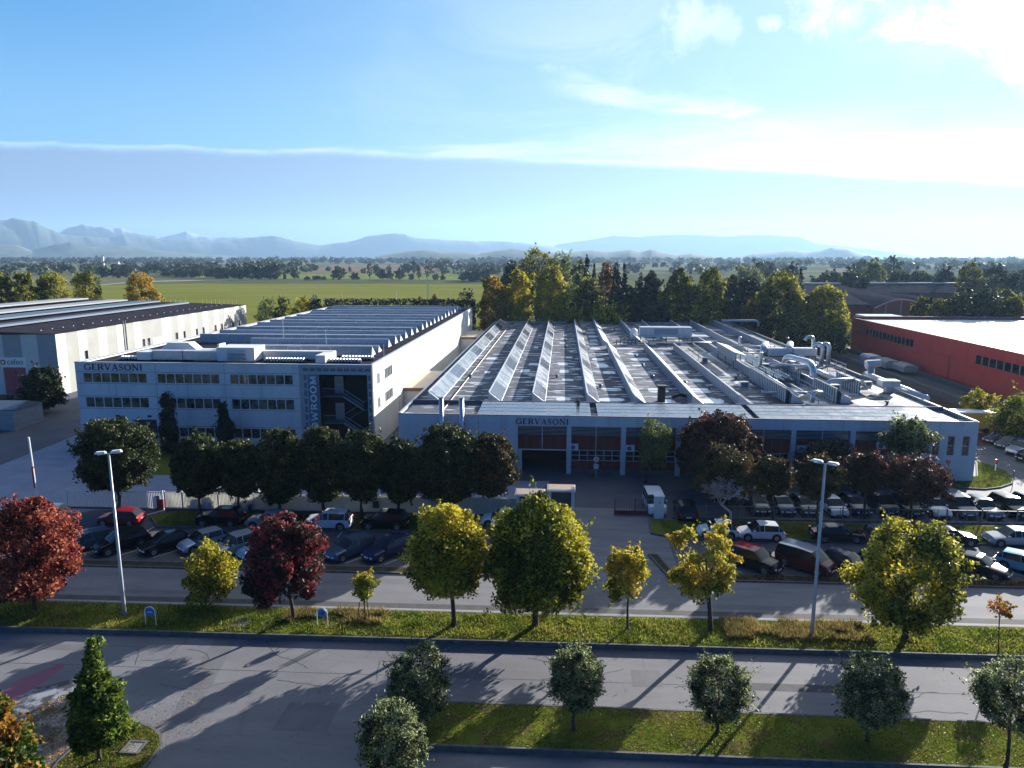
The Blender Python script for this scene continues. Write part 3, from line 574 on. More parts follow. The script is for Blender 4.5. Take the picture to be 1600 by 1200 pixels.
# ---------------------------------------------------------------- lettering
def letters(mb, text, place_, h, w, gap, thick, thin, serif, m, depth_=0.05):
    """stroke-built capitals; place_(s, z) -> 3-d point; each glyph in a w x h box"""
    def seg(a, b, tk, off): 
        a, b = Vector(a), Vector(b); d = (b - a); 
        if d.length < 1e-6: return
        d.normalize(); n = Vector((-d.y, d.x)) * tk / 2
        q = [a - n, b - n, b + n, a + n]; mb.prism([place_(off + p.x, p.y, 0) for p in q], place_.nrm(depth_), m)
    def arc(cx, cy, rx, ry, a0, a1, tk0, tk1, off, k=12):
        for i in range(k):
            t0, t1 = a0 + (a1 - a0) * i / k, a0 + (a1 - a0) * (i + 1) / k; tm = (t0 + t1) / 2
            tk = tk1 + (tk0 - tk1) * abs(math.cos(tm)); seg((cx + rx * math.cos(t0), cy + ry * math.sin(t0)), (cx + rx * math.cos(t1), cy + ry * math.sin(t1)), tk, off)
    def sf(x, y, off, l=None): 
        l = l or serif; seg((x - l, y), (x + l, y), thin, off)
    pi = math.pi; o = 0.0
    for ch in text:
        W_ = w * {'I': 0.42, 'E': 0.82, 'W': 1.45, 'M': 1.25, 'O': 1.1, 'G': 1.08, 'N': 1.08, 'S': 0.75}.get(ch, 1.0); T = thick; t = thin
        L_, R_, Mx = T / 2 + serif * .6, W_ - T / 2 - serif * .4, W_ / 2
        if ch == 'O': arc(Mx, h / 2, W_ / 2 - T / 2, h / 2 - t / 2, 0, 2 * pi, T, t, o, 22)
        elif ch == 'G':
            arc(Mx, h / 2, W_ / 2 - T / 2, h / 2 - t / 2, 0.22 * pi, 1.82 * pi, T, t, o, 20); seg((R_, 0.10 * h), (R_, 0.44 * h), T, o); sf(R_, 0.44 * h, o); seg((R_ - t, .75 * h), (R_ - t, h), t, o)
        elif ch == 'E':
            seg((L_, 0), (L_, h), T, o); [seg((L_ - serif, y), (R_, y), t, o) for y in (t / 2, h - t / 2)]; seg((L_, h / 2), (R_ - .2 * W_, h / 2), t, o); seg((R_, 0), (R_, .2 * h), t, o); seg((R_, h), (R_, .8 * h), t, o)
        elif ch in 'RP':
            seg((L_, 0), (L_, h), T, o); sf(L_, t / 2, o); seg((L_ - serif, h - t / 2), (Mx, h - t / 2), t, o); seg((L_, .48 * h), (Mx, .48 * h), t, o); arc(Mx, .74 * h, W_ * .30, .26 * h - t / 2, -pi / 2, pi / 2, T, t, o)
            seg((Mx, .48 * h), (R_ + .05 * W_, t / 2), T, o)
        elif ch == 'V': seg((serif, h), (Mx, 0), T, o); seg((W_ - serif, h), (Mx, 0), t, o); sf(serif, h - t / 2, o); sf(W_ - serif, h - t / 2, o)
        elif ch == 'A': seg((serif, 0), (Mx, h), t, o); seg((W_ - serif, 0), (Mx, h), T, o); sf(serif, t / 2, o); sf(W_ - serif, t / 2, o); seg((.27 * W_, .33 * h), (.73 * W_, .33 * h), t, o)
        elif ch == 'S':
            arc(Mx, .74 * h, W_ * .34, .25 * h - t / 2, .15 * pi, 1.15 * pi, T * .6, t, o); arc(Mx, .26 * h, W_ * .36, .26 * h - t / 2, -.85 * pi, .15 * pi, T * .6, t, o)
            seg((Mx - W_ * .30, .64 * h), (Mx + W_ * .32, .38 * h), T, o); seg((W_ * .84, .78 * h), (W_ * .84, h), t, o); seg((W_ * .12, 0), (W_ * .12, .22 * h), t, o)
        elif ch == 'N': seg((L_, 0), (L_, h), t, o); seg((R_, 0), (R_, h), t, o); seg((L_, h), (R_, 0), T, o); sf(L_, t / 2, o); sf(L_ - serif * .5, h - t / 2, o); sf(R_, h - t / 2, o)
        elif ch == 'I': seg((Mx, 0), (Mx, h), T, o); sf(Mx, t / 2, o); sf(Mx, h - t / 2, o)
        elif ch == 'H': seg((L_, 0), (L_, h), T, o); seg((R_, 0), (R_, h), T, o); seg((L_, h / 2), (R_, h / 2), t, o); [sf(x, y, o) for x in (L_, R_) for y in (t / 2, h - t / 2)]
        elif ch == 'W':
            seg((serif, h), (.28 * W_, 0), T, o); seg((.28 * W_, 0), (.5 * W_, .8 * h), t, o); seg((.5 * W_, .8 * h), (.72 * W_, 0), T, o); seg((.72 * W_, 0), (W_ - serif, h), t, o); sf(serif, h - t / 2, o); sf(W_ - serif, h - t / 2, o)
        elif ch == 'M':
            seg((L_, 0), (L_, h), t, o); seg((R_, 0), (R_, h), T, o); seg((L_, h), (Mx, .1 * h), T, o); seg((Mx, .1 * h), (R_, h), t, o); [sf(x, y, o) for x in (L_, R_) for y in (t / 2, h - t / 2)]
        o += W_ + gap
    return o
class OnFront:
    """place glyphs on a wall facing -Y"""
    def __init__(s, x, y, z): s.x, s.y, s.z = x, y, z
    def __call__(s, a, b, c): return (s.x + a, s.y, s.z + b)
    def nrm(s, d): return (0, -d, 0)
class Upright:
    """glyphs turned to read from bottom to top on a wall facing -Y"""
    def __init__(s, x, y, z): s.x, s.y, s.z = x, y, z
    def __call__(s, a, b, c): return (s.x - b, s.y, s.z + a)
    def nrm(s, d): return (0, -d, 0)
def fit(text, target, **k):
    """width the text takes at unit glyph width w"""
    f = {'I': 0.42, 'E': 0.82, 'W': 1.45, 'M': 1.25, 'O': 1.1, 'G': 1.08, 'N': 1.08, 'S': 0.75}
    s_ = sum(f.get(c_, 1.0) for c_ in text); return target / (s_ + k.get('g', 0.12) * (len(text) - 1))
def glazing(root, x0, x1, z0, z1, y, n, mframe, mglass, fw=0.06, name='window', rows=1, dirn='front', depth_=0.10):
    """a window part (frame + mullions) with its pane as sub-part, in a wall facing -Y (front) or +X (east)"""
    a = MB(); g = MB()
    def bx(s0, s1, za, zb, d0, d1, mm, t):
        if dirn == 'front': t.box(s0, s1, y + d0, y + d1, za, zb, mm)
        elif dirn == 'east': t.box(y - d1, y - d0, s0, s1, za, zb, mm)
        else: t.box(y + d0, y + d1, s0, s1, za, zb, mm)
    bx(x0, x1, z0, z0 + fw, -0.03, depth_, mframe, a); bx(x0, x1, z1 - fw, z1, -0.03, depth_, mframe, a)
    for i in range(n + 1):
        c_ = x0 + (x1 - x0) * i / n; w_ = fw if i in (0, n) else fw * 1.6
        s0 = x0 if i == 0 else (x1 - fw if i == n else c_ - w_ / 2); bx(s0, s0 + w_, z0 + fw, z1 - fw, -0.028, depth_ - .002, mframe, a)
    for j in range(1, rows):
        zc = z0 + (z1 - z0) * j / rows; bx(x0 + fw, x1 - fw, zc - fw / 2, zc + fw / 2, -0.024, depth_ - .004, mframe, a)
    bx(x0 + .01, x1 - .01, z0 + .01, z1 - .01, depth_ * .5, depth_ * .5 + .02, mglass, g)
    o = a.build(name, root); o2 = g.build('pane', None); o2.data.transform(Matrix.Translation(-root.location)); o2.parent = o
    return o

# ---------------------------------------------------------------- showroom building (left)
LB = thing('office_building', (-44.2, 90.2, 0), 'three storey pale concrete office and showroom building with long window bands and sawtooth roof', 'building')
x0, x1, yf, yb, zt = -64.2, -24.3, 90.2, 194.0, 11.2
cols_w = [(-63.2, -54.45), (-53.05, -44.6), (-43.2, -34.75)]
rows_w = [(8.50, 9.85), (5.15, 6.60), (1.25, 2.65)]
open_ = (-31.4, -24.95, 0.15, 9.95)
mb = MB(); rects = []
for r_, (za, zb) in enumerate(rows_w):
    for c_, (a, b) in enumerate(cols_w):
        if r_ == 2 and c_ == 0: continue
        rects.append((a - x0, b - x0, za, zb))
door_r = (-56.6, -53.6, 0.05, 3.6); rects.append((door_r[0] - x0, door_r[1] - x0, door_r[2], door_r[3]))
wall(mb, (x0, yf), (-33.9, yf), 0, zt, 0.35, rects, m_conc)
# plain east wall, front bay with two window groups then the long white hall wall
side_r = []
for za, zb in ((8.25, 9.75), (5.0, 6.45)):
    side_r += [(2.3, 3.75, za, zb), (6.4, 10.9, za, zb)]
wall(mb, (x1, yf), (x1, 104.9), 0, zt, 0.3, side_r, m_side)
mb2 = MB(); wall(mb2, (x1 + 0.0, 104.9), (x1, yb), 0, zt + 0.1, 0.3, [], m_side)
wall(mb, (x1, yb), (x0, yb), 0, zt, 0.3, [], m_side); wall(mb, (x0, yb), (x0, yf), 0, zt, 0.3, [], m_side)
mb.build('front_wall', LB); mb2.build('hall_wall', LB)
mb = MB()
for z_ in (10.0, 8.42, 6.72, 5.05, 2.8): mb.box(x0 + .02, -34.0, yf - .006, yf + .02, z_ - .025, z_ + .025, m_joint)
for x_ in (-64.0 + 10.8, -43.9 + .0, -49.0, -39, -58.8): mb.box(x_ - .02, x_ + .02, yf - .008, yf + .02, 6.75 if x_ in (-49.0, -39, -58.8) else .1, 8.38 if x_ in (-49.0, -39, -58.8) else 11.1, m_joint)
for y_ in (112, 121, 130, 139, 148, 157, 166, 175, 184): mb.box(x1 - .02, x1 + .006, y_ - .02, y_ + .02, .2, 11.1, m_zinc)
mb.box(x1 - .02, x1 + .012, 104.85, 105.0, 0.1, 11.25, m_dframe)
for y_ in (97.0,): mb.box(x1 - .02, x1 + .006, y_ - .015, y_ + .015, .2, 11.1, m_joint)
for z_ in (7.6, 4.3): mb.box(x1 - .02, x1 + .006, 90.3, 104.8, z_ - .015, z_ + .015, m_joint)
mb.build('panel_joints', LB)
for (a, b, za, zb) in rects[:-1]: glazing(LB, a + x0, b + x0, za, zb, yf + 0.08, 7, m_frame, m_glass, 0.07)
for (a, b, za, zb) in side_r: glazing(LB, yf + a, yf + b, za, zb, x1 - 0.06, 3 if b - a < 2 else 5, m_frame, m_glass, 0.07, dirn='east')
mb = MB(); mb.box(door_r[0] + .02, door_r[1] - .02, yf + .2, yf + .26, 0, 3.58, m_glassd); mb.box(-55.13, -55.07, yf + .15, yf + .24, 0, 3.5, m_dframe); mb.build('door', LB)
for x_ in (-58.9, -54.5):
    MB().box(x_ - .25, x_ + .25, yf - .16, yf - .02, 3.95, 4.2, m_black).build('wall_lamp', LB)
# rain streaks come with the wall material
# roof slab, parapet trim
mb = MB(); mb.box(x0 + .3, x1 - .3, yf + .36, yb - .3, 10.6, 10.9, m_bitumen); mb.build('roof', LB)
mb = MB(); mb.box(x0 - .05, x1 + .05, yf - .05, yf + .35, zt, zt + .09, m_zinc); mb.box(x1 - .3, x1 + .05, yf + .352, yb, zt + .001, zt + .12, m_zinc); mb.box(x0 - .05, x0 + .3, yf + .352, yb, zt + .001, zt + .10, m_zinc); mb.box(x0, x1, yb - .3, yb + .03, zt + .14, zt + .22, m_zinc); mb.build('parapet_cap', LB)
# sawtooth rooflights
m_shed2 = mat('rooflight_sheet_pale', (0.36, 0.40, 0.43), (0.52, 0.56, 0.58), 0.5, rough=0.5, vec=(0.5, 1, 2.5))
ys = [101.0, 104.8, 111.0, 115.6, 119.4, 123.4, 128.4, 133.0, 138.5, 142.8, 147.4, 151.8, 156.6, 161.4, 166.4, 171.2, 176.2, 181.2, 186.0, 190.4]
for i, y_ in enumerate(ys):
    xa = (-60.5 if y_ > 112 else -48.0 - (3 if i else 0)) + (i * 7 % 5) * .4; xb = -27.2; h_ = (1.3, .95, 1.2)[i % 3]; z_ = 10.9; dd = 2.3
    mb = MB()
    P4 = [(xa, y_, z_), (xb, y_, z_), (xb, y_ + .45, z_ + h_), (xa, y_ + .45, z_ + h_)]
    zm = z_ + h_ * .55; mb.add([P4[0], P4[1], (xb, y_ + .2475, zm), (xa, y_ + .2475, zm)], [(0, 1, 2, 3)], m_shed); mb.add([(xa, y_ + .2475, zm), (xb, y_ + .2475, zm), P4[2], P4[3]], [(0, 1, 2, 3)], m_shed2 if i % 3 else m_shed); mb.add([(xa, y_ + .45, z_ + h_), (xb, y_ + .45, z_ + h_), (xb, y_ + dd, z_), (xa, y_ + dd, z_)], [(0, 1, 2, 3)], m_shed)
    for xx in (xa, xb): mb.add([(xx, y_, z_), (xx, y_ + .45, z_ + h_), (xx, y_ + dd, z_)], [(0, 1, 2)], m_wpaint)
    k = int((xb - xa) / 1.55)
    for j in range(k + 1):
        xx = xa + (xb - xa) * j / k; mb.prism([(xx - .025, y_ - .02, z_), (xx + .025, y_ - .02, z_), (xx + .025, y_ + .43, z_ + h_ + .02), (xx - .025, y_ + .43, z_ + h_ + .02)], (0, -.03, 0), m_zinc)
    mb.box(xa, xb, y_ + .38, y_ + .60, z_ + h_ + .01, z_ + h_ + .09, m_frame)
    o = mb.build('rooflight', LB)
    rr_ = random.Random(i)
    for j in range(rr_.choice((1, 2, 2))):
        xx = rr_.uniform(xa + 3, xb - 5); q = MB()
        for (s0, s1, t0, t1) in ((0, 2.1, 0, .08), (0, 2.1, .92, 1), (0, .1, 0, 1), (2.0, 2.1, 0, 1)):
            q.add([(xx + s0 - LB.location.x, y_ + .45 * t0 - .05 - LB.location.y, z_ + h_ * t0), (xx + s1 - LB.location.x, y_ + .45 * t0 - .05 - LB.location.y, z_ + h_ * t0), (xx + s1 - LB.location.x, y_ + .45 * t1 - .05 - LB.location.y, z_ + h_ * t1), (xx + s0 - LB.location.x, y_ + .45 * t1 - .05 - LB.location.y, z_ + h_ * t1)], [(0, 1, 2, 3)], m_frame)
        q.build('vent_sash', None).parent = o
# corrugated low rooflights near the front edge
for (xa, xb, y_) in ((-60.5, -51.5, 94.0), (-59.0, -51.5, 96.6), (-59.5, -53, 99.2), (-40.0, -34.5, 93.6), (-31.6, -26.9, 93.6), (-30.4, -25.9, 96.4), (-39, -35, 96.6)):
    mb = MB(); n = int((xb - xa) / .42)
    mb.box(xa, xb, y_, y_ + 1.3, 10.9, 11.15, m_bitumen)
    for j in range(n):
        xx = xa + (j + .5) * (xb - xa) / n
        mb.tube([(xx, y_ - .08, 11.18), (xx, y_ + .35, 11.42), (xx, y_ + .9, 11.42), (xx, y_ + 1.35, 11.18)], .15, m_zinc, 6)
    mb.build('rooflight', LB, smooth=True)
# portal with escape stair
mb = MB(); zf = yf - .12
mb.box(-33.9, -31.4, zf, yf + .3, 0, 11.2, m_framewall); mb.box(-24.95, -24.3, zf, yf + .3, 0, 11.2, m_framewall); mb.box(-31.4, -24.95, zf, yf + .3, 9.95, 11.2, m_framewall)
mb.build('portal', LB)
mb = MB(); mb.box(-31.4, -24.95, yf + 3.2, yf + 3.4, 0, 9.9, m_dark); mb.box(-31.6, -31.4, yf + .31, yf + 3.4, 0, 9.9, m_dark); mb.box(-24.95, -24.6, yf + .31, yf + 3.4, 0, 9.9, m_slate); mb.box(-31.4, -24.95, yf + .31, yf + 3.2, 9.96, 10.1, m_dark)
mb.build('stairwell', LB)
for z_ in (6.9, 3.3): 
    MB().box(-30.3, -29.1, yf + 3.08, yf + 3.19, z_, z_ + 2.3, m_louvre).build('stairwell_door', LB)
st = MB()
for z_ in (6.75, 3.15):
    st.box(-31.35, -28.6, yf + 1.2, yf + 3.1, z_, z_ + .12, m_slate)
    for k in range(12): st.obox((-31.3 + k * .245, yf + 1.22, z_ + .62), (.015, .015, .5), 0, m_slate)
    st.box(-31.35, -28.6, yf + 1.19, yf + 1.24, z_ + 1.1, z_ + 1.16, m_louvre)
    xa, za, xb, zb = -28.6, z_ + .1, -25.9, z_ - 1.65
    for q in (0, .5, 1.05): st.tube([(xa, yf + 1.2, za + q), (xb, yf + 1.2, zb + q)], .05 if q else .13, m_louvre, 6)
    for k in range(12): t = k / 11; st.box(xa + (xb - xa) * t - .14, xa + (xb - xa) * t + .14, yf + 1.25, yf + 2.1, za + (zb - za) * t - .03, za + (zb - za) * t + .02, m_slate); st.cyl(xa + (xb - xa) * t, yf + 1.2, za + (zb - za) * t, za + (zb - za) * t + 1.05, .015, m_slate, 5)
    st.box(-25.9, -25.0, yf + 1.2, yf + 3.1, zb - .1, zb + .02, m_slate)
    st.tube([(-25.9, yf + 2.2, zb), (-28.6, yf + 2.2, zb - 1.75)], .10, m_slate, 6); st.tube([(-25.9, yf + 2.2, zb + 1.0), (-28.6, yf + 2.2, zb - .75)], .05, m_louvre, 6)
st.build('escape_stair', LB)
mb = MB(); sq = lambda x_, z_: mb.box(x_ - .36, x_ + .36, zf - .02, zf + .02, z_ - .20, z_ + .20, m_slate)
for k in range(10): sq(-33.0 + k * .90, 10.58)
for k in range(9): z_ = 9.55 - k * 1.05; mb.box(-33.30, -32.92, zf - .02, zf + .02, z_ - .36, z_ + .36, m_slate); mb.box(-24.82, -24.46, zf - .02, zf + .02, z_ - .36, z_ + .36, m_slate)
mb.build('decorative_squares', LB)
bn = MB(); bn.box(-32.75, -31.42, zf - .03, zf + .01, 0.4, 9.95, m_bluebanner); bo = bn.build('showroom_banner', LB)
mb = MB(); w_ = fit('SHOWROOM', 9.0, g=.14); letters(mb, 'SHOWROOM', Upright(-31.66, zf - .035, 0.75), 0.86, w_, .14 * w_, .20, .13, .16, m_wpaint, .02); o = mb.build('lettering'); o.data.transform(Matrix.Translation(-LB.location)); o.parent = bo
mb = MB(); w_ = fit('GERVASONI', 7.95, g=.12); letters(mb, 'GERVASONI', OnFront(-62.9, yf - .004, 10.18), 0.84, w_, .12 * w_, .16, .075, .12, m_navy, .05); mb.build('lettering', LB)
# roof plant of the office building
def duct_thing(label, parts, cat='air duct', name='air_duct', group=None):
    """parts: ('box', x0,x1,y0,y1,z0,z1,m) or ('tube', pts, r, m); part name first"""
    c0 = parts[0]; loc = (c0[2], c0[4], c0[6]) if c0[1] == 'box' else tuple(c0[2][0]); root = thing(name, loc, label, cat, group)
    for p in parts:
        mb = MB()
        if p[1] == 'box': mb.box(*p[2:9])
        else: mb.tube(p[2], p[3], p[4], 12)
        mb.build(p[0], root, smooth=(p[1] == 'tube'))
    return root
def bend(pts, r=0.6, k=5):
    """round the corners of a polyline"""
    P = [Vector(p) for p in pts]; o = [P[0]]
    for i in range(1, len(P) - 1):
        a, b, c_ = P[i - 1], P[i], P[i + 1]; d1 = (a - b).normalized() * min(r, (a - b).length * .45); d2 = (c_ - b).normalized() * min(r, (c_ - b).length * .45)
        for j in range(k + 1): t = j / k; o.append((b + d1) * (1 - t) ** 2 + b * 2 * t * (1 - t) + (b + d2) * t * t)
    o.append(P[-1]); return o
z0 = 10.9
ahu = thing('air_handling_unit', (-44.0, 95.5, z0), 'big white louvred air handling unit at the end of the duct on the office roof', 'air unit')
MB().box(-46.4, -41.2, 93.6, 97.2, z0 + .15, z0 + 2.0, m_wpaint).build('casing', ahu)
for k in range(3): MB().prism([(-44.9, 93.6, z0 + .45 + .5 * k), (-44.9, 93.2, z0 + .35 + .5 * k), (-44.9, 93.6, z0 + .72 + .5 * k)], (2.5, 0, 0), m_zinc).build('louvre', ahu)
MB().box(-46.0, -41.5, 93.8, 97.0, z0, z0 + .15, m_dframe).build('base', ahu)
duct_thing('long grey box duct running left from the white louvred unit on the office roof', [('duct', 'box', -55.6, -46.45, 93.9, 95.3, z0 + .25, z0 + 1.45, m_zinc), ('elbow', 'box', -57.6, -55.62, 93.5, 96.4, z0 + .25, z0 + 1.3, m_wpaint), ('support', 'box', -52.4, -52.2, 94.0, 95.2, z0, z0 + .25, m_dframe), ('flange', 'box', -51.4, -51.3, 93.85, 95.35, z0 + .2, z0 + 1.5, m_dframe)])
mb = MB(); mb.prism([(-56.6, 97.6, z0), (-56.6, 97.6, z0 + 1.1), (-55.4, 97.6, z0 + 2.1), (-52.4, 97.6, z0 + 2.1), (-51.2, 97.6, z0 + 1.1), (-51.2, 97.6, z0)], (0, 1.8, 0), m_wpaint)
t_ = thing('air_duct', (-53.9, 98, z0), 'white humped duct with sloping ends at the left of the office roof', 'air duct'); mb.build('hood', t_)
MB().box(-51.18, -46.5, 98.2, 99.6, z0 + .3, z0 + 1.1, m_wpaint).build('duct', t_); MB().box(-48.4, -48.1, 98.0, 99.9, z0 + .31, z0 + 1.9, m_wpaint).build('damper', t_)
duct_thing('long cream duct with a forward elbow at the middle of the office roof', [('duct', 'box', -41.15, -31.2, 96.2, 97.4, z0 + .2, z0 + 1.25, m_beige if False else m_side), ('elbow', 'box', -32.5, -31.2, 92.6, 96.18, z0 + .2, z0 + 1.2, m_side), ('support', 'box', -36.0, -35.8, 96.3, 97.3, z0, z0 + .2, m_dframe)])
# annexes on the east side
for i, (ya, yb_, zt_, xo, lab) in enumerate(((108.0, 124.5, 4.6, 4.6, 'low lean-to annex with flat beige roof against the long white hall wall, nearer one'), (170, 184, 5.6, 4.2, 'small lean-to annex with beige roof at the far end of the white hall wall'))):
    t_ = thing('annex', (x1 + 2, ya, 0), lab, 'annex')
    mb = MB(); mb.box(x1 + .012, x1 + xo, ya, yb_, 0, zt_, m_side); mb.build('wall', t_)
    mb = MB(); mb.box(x1 + .014, x1 + xo + .2, ya - .2, yb_ + .2, zt_, zt_ + .45, m_wood); mb.build('fascia', t_)
    mb = MB(); mb.box(x1 + .016, x1 + xo + .1, ya - .1, yb_ + .1, zt_ + .452, zt_ + .5, m_beige); mb.build('roof', t_)

# ---------------------------------------------------------------- factory hall (right)
FB = thing('factory_building', (13.5, 81.4, 0), 'long low factory hall with red panelled bays and ridged roof covered in solar panels', 'factory')
fx0, fx1, fy, fyb, fz = -19.0, 46.1, 81.4, 202.0, 6.9
colx = [-5.3, 0.9, 7.15, 13.4, 19.75, 26.2, 32.7, 38.6]
mb = MB()
wr = [(39.75 - fx0 + 1.6 * i, 40.55 - fx0 + 1.6 * i, 3.0, 5.3) for i in range(0, 4)]
wall(mb, (fx0, fy), (-5.55, fy), 0, fz, .3, [], m_conc)
wall(mb, (38.9, fy), (fx1, fy), 0, fz, .3, [(a - (38.9 - fx0), b - (38.9 - fx0), c_, d_) for a, b, c_, d_ in wr], m_conc)
mb.box(-5.55, 38.9, fy, fy + .3, 5.68, fz, m_conc)
for xc in colx: mb.box(xc - .27, xc + .27, fy - .02, fy + .5, 0, 5.678, m_conc)
wall(mb, (fx1, fy), (fx1, fyb), 0, fz, .3, [], m_conc); wall(mb, (fx1, fyb), (fx0, fyb), 0, fz, .3, [], m_conc); wall(mb, (fx0, fyb), (fx0, fy), 0, fz, .3, [], m_side)
mb.build('wall', FB)
mb = MB()
for x_ in (-14, -9.6, 5.5, 12, 18.6, 25, 31.5, 42): mb.box(x_ - .012, x_ + .012, fy - .008, fy + .02, 5.7 if -5 < x_ < 38 else .1, 6.85, m_joint)
mb.box(fx0 + .02, fx1 - .02, fy - .035, fy - .002, fz - .02, fz + .06, m_redtrim)
mb.box(fx1 + .001, fx1 + .04, fy, fyb, fz - .02, fz + .05, m_redtrim); mb.box(fx0 - .04, fx0 - .001, fy, fyb, fz - .02, fz + .07, m_redtrim)
mb.build('edge_trim', FB)
for (a, b, c_, d_) in wr: glazing(FB, a + fx0, b + fx0, c_, d_, fy + .1, 1, m_frame, m_glass, .06, rows=2)
for i in range(7):
    a, b = colx[i] + .29, colx[i + 1] - .29; y_ = fy + .35
    mb = MB()                                          # upper louvred lights
    mb.box(a, b, y_ + .06, y_ + .12, 4.5, 5.66, m_glassd)
    for k in range(7): mb.box(a, b, y_ - .02, y_ + .05, 4.58 + k * .155, 4.64 + k * .155, m_louvre)
    mb.box((a + b) / 2 - .04, (a + b) / 2 + .04, y_ - .06, y_ + .1, 2.8 if i == 0 else .5, 5.66, m_frame)
    mb.build('louvre_window', FB)
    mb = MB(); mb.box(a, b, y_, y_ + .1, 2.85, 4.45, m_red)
    for k in range(1, 6): 
        xx = a + (b - a) * k / 6; mb.box(xx - .02, xx + .02, y_ - .015, y_ + .02, 2.86, 4.44, m_wood)
    mb.build('red_panel', FB)
    if i == 0:
        mb = MB(); mb.box(a, b, y_ - .03, y_ + .1, 2.72, 2.84, m_wpaint); mb.box(a, a + .45, y_, y_ + .1, 0.05, 2.7, m_conc); mb.box(a + .45, b, y_ + 5, y_ + 5.1, 0.02, 2.7, m_dark); mb.box(a + .44, b, y_ + .12, y_ + 5, 2.7, 2.76, m_dark); mb.box(a + .3, a + .44, y_ + .12, y_ + 5, 0.02, 2.7, m_dark); mb.box(b + .01, b + .1, y_ + .12, y_ + 5, .02, 2.7, m_dark); mb.build('loading_door', FB)
    else:
        g_ = glazing(FB, a, b, 1.55, 2.82, y_ + .04, 6, m_rust if False else m_frame, m_glassd, .05, rows=2)
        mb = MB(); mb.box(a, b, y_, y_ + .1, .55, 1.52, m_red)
        for k in range(1, 6): 
            xx = a + (b - a) * k / 6; mb.box(xx - .02, xx + .02, y_ - .015, y_ + .02, .56, 1.51, m_wood)
        mb.build('red_panel', FB); mb = MB(); mb.box(a, b, y_ - .05, y_ + .15, 0, .545, m_kerb); mb.build('plinth', FB)
mb = MB(); w_ = fit('GERVASONI', 6.1, g=.12); letters(mb, 'GERVASONI', OnFront(-5.25, fy - .004, 5.88), 0.66, w_, .12 * w_, .13, .06, .10, m_navy, .05); mb.build('lettering', FB)
# roof deck with its painted reflection patches
m_fdeck = mat('factory_roof', (0.042, 0.049, 0.078), (0.072, 0.081, 0.112), 0.10, rough=0.78, spec=0.3, bump=0.15, bscale=4, vec=(1, 0.25, 1))
overlay(m_fdeck, (0.115, 0.125, 0.155), 0.35, 0.50, 0.56, vec=(0.9, 0.12, 1), amount=0.7, seed=31)
overlay(m_fdeck, (0.032, 0.036, 0.055), 0.5, 0.60, 0.64, vec=(0.35, 0.35, 1), amount=0.8, seed=77)
overlay(m_fdeck, (0.62, 0.63, 0.64), 0.9, 0.57, 0.59, vec=(0.30, 0.95, 1), amount=0.9, rough=0.30, seed=12)  # pale blots: sky reflection put into the colour
mb = MB(); mb.box(fx0 + .3, fx1 - .3, fy + .3, fyb - .3, 6.2, 6.6, m_fdeck); mb.build('roof', FB)
patch = mat('roof_painted_reflection', (0.80, 0.81, 0.82), (0.60, 0.62, 0.65), 1.6, rough=0.28, lo=0.5, hi=0.7)  # near-white base colour stands in for reflected sky
def blob(cx, cy, w, d, sd):
    r_ = random.Random(sd); pts = []
    for k in range(22):
        t = 2 * math.pi * k / 22; e = 0.42; c_, s_ = math.cos(t), math.sin(t)
        q = 1 + r_.uniform(-.13, .13); pts.append((cx + w / 2 * math.copysign(abs(c_) ** e, c_) * q, cy + d / 2 * math.copysign(abs(s_) ** e, s_) * q))
    return pts
mb = MB(); k_ = 0
for xr in (-12.2, -5.6, 0.5, 6.9, 13.3, 19.9, 26.4, 32.7, 38.6):
    y_ = 92.0 + (k_ % 2)
    while y_ < 186:
        r_ = random.Random(int(xr * 10 + y_)); k_ += 1
        if r_.random() < (0.82 if -1 < xr < 22 else (.35 if xr < 0 else 0.5)):
            w_ = r_.uniform(1.3, 3.6) if xr > 3 else r_.uniform(.8, 2.0)
            q = MB(); q.add([(x_, y2, 6.606) for x_, y2 in blob(xr + r_.uniform(-.8, .8), y_, w_, r_.uniform(1.8, 3.4), k_)], [tuple(range(22))], patch); q.build('reflection_patch', FB)
        y_ += r_.choice((7.5, 7.5, 8.2))
mb.box(fx1 - 2.4, fx1 - 1.2, 82.2, 96, 6.6, 6.612, patch)
mb.build('reflection_patch', FB)
mb = MB()
for y_ in (100, 112, 128, 144, 160, 176): mb.box(fx0 + .4, fx1 - .4, y_, y_ + .10, 6.6, 6.64, m_joint)
for x_ in (-10.6, -6.2, 2.2, 7.9, 15.6, 21.2, 27.9): mb.box(x_, x_ + .05, 89.5, 190, 6.6, 6.625, m_joint)
mb.build('roof_joints', FB)
# roof parapets
mb = MB(); mb.box(fx0 + .001, fx1 - .001, fy + .001, fy + .29, fz - .001, fz + .02, m_conc); mb.box(fx1 - .3, fx1, fy + .3, fyb, fz, fz + .10, m_dframe); mb.box(fx0, fx0 + .28, fy + .3, fyb, fz, fz + .08, m_zinc); mb.box(fx0 + .3, fx1 - .3, fyb - .29, fyb - .01, fz, fz + .12, m_zinc); mb.box(fx0 + .3, fx1 - .31, 88.5, 88.72, 6.6, 7.15, m_joint); mb.build('parapet', FB)
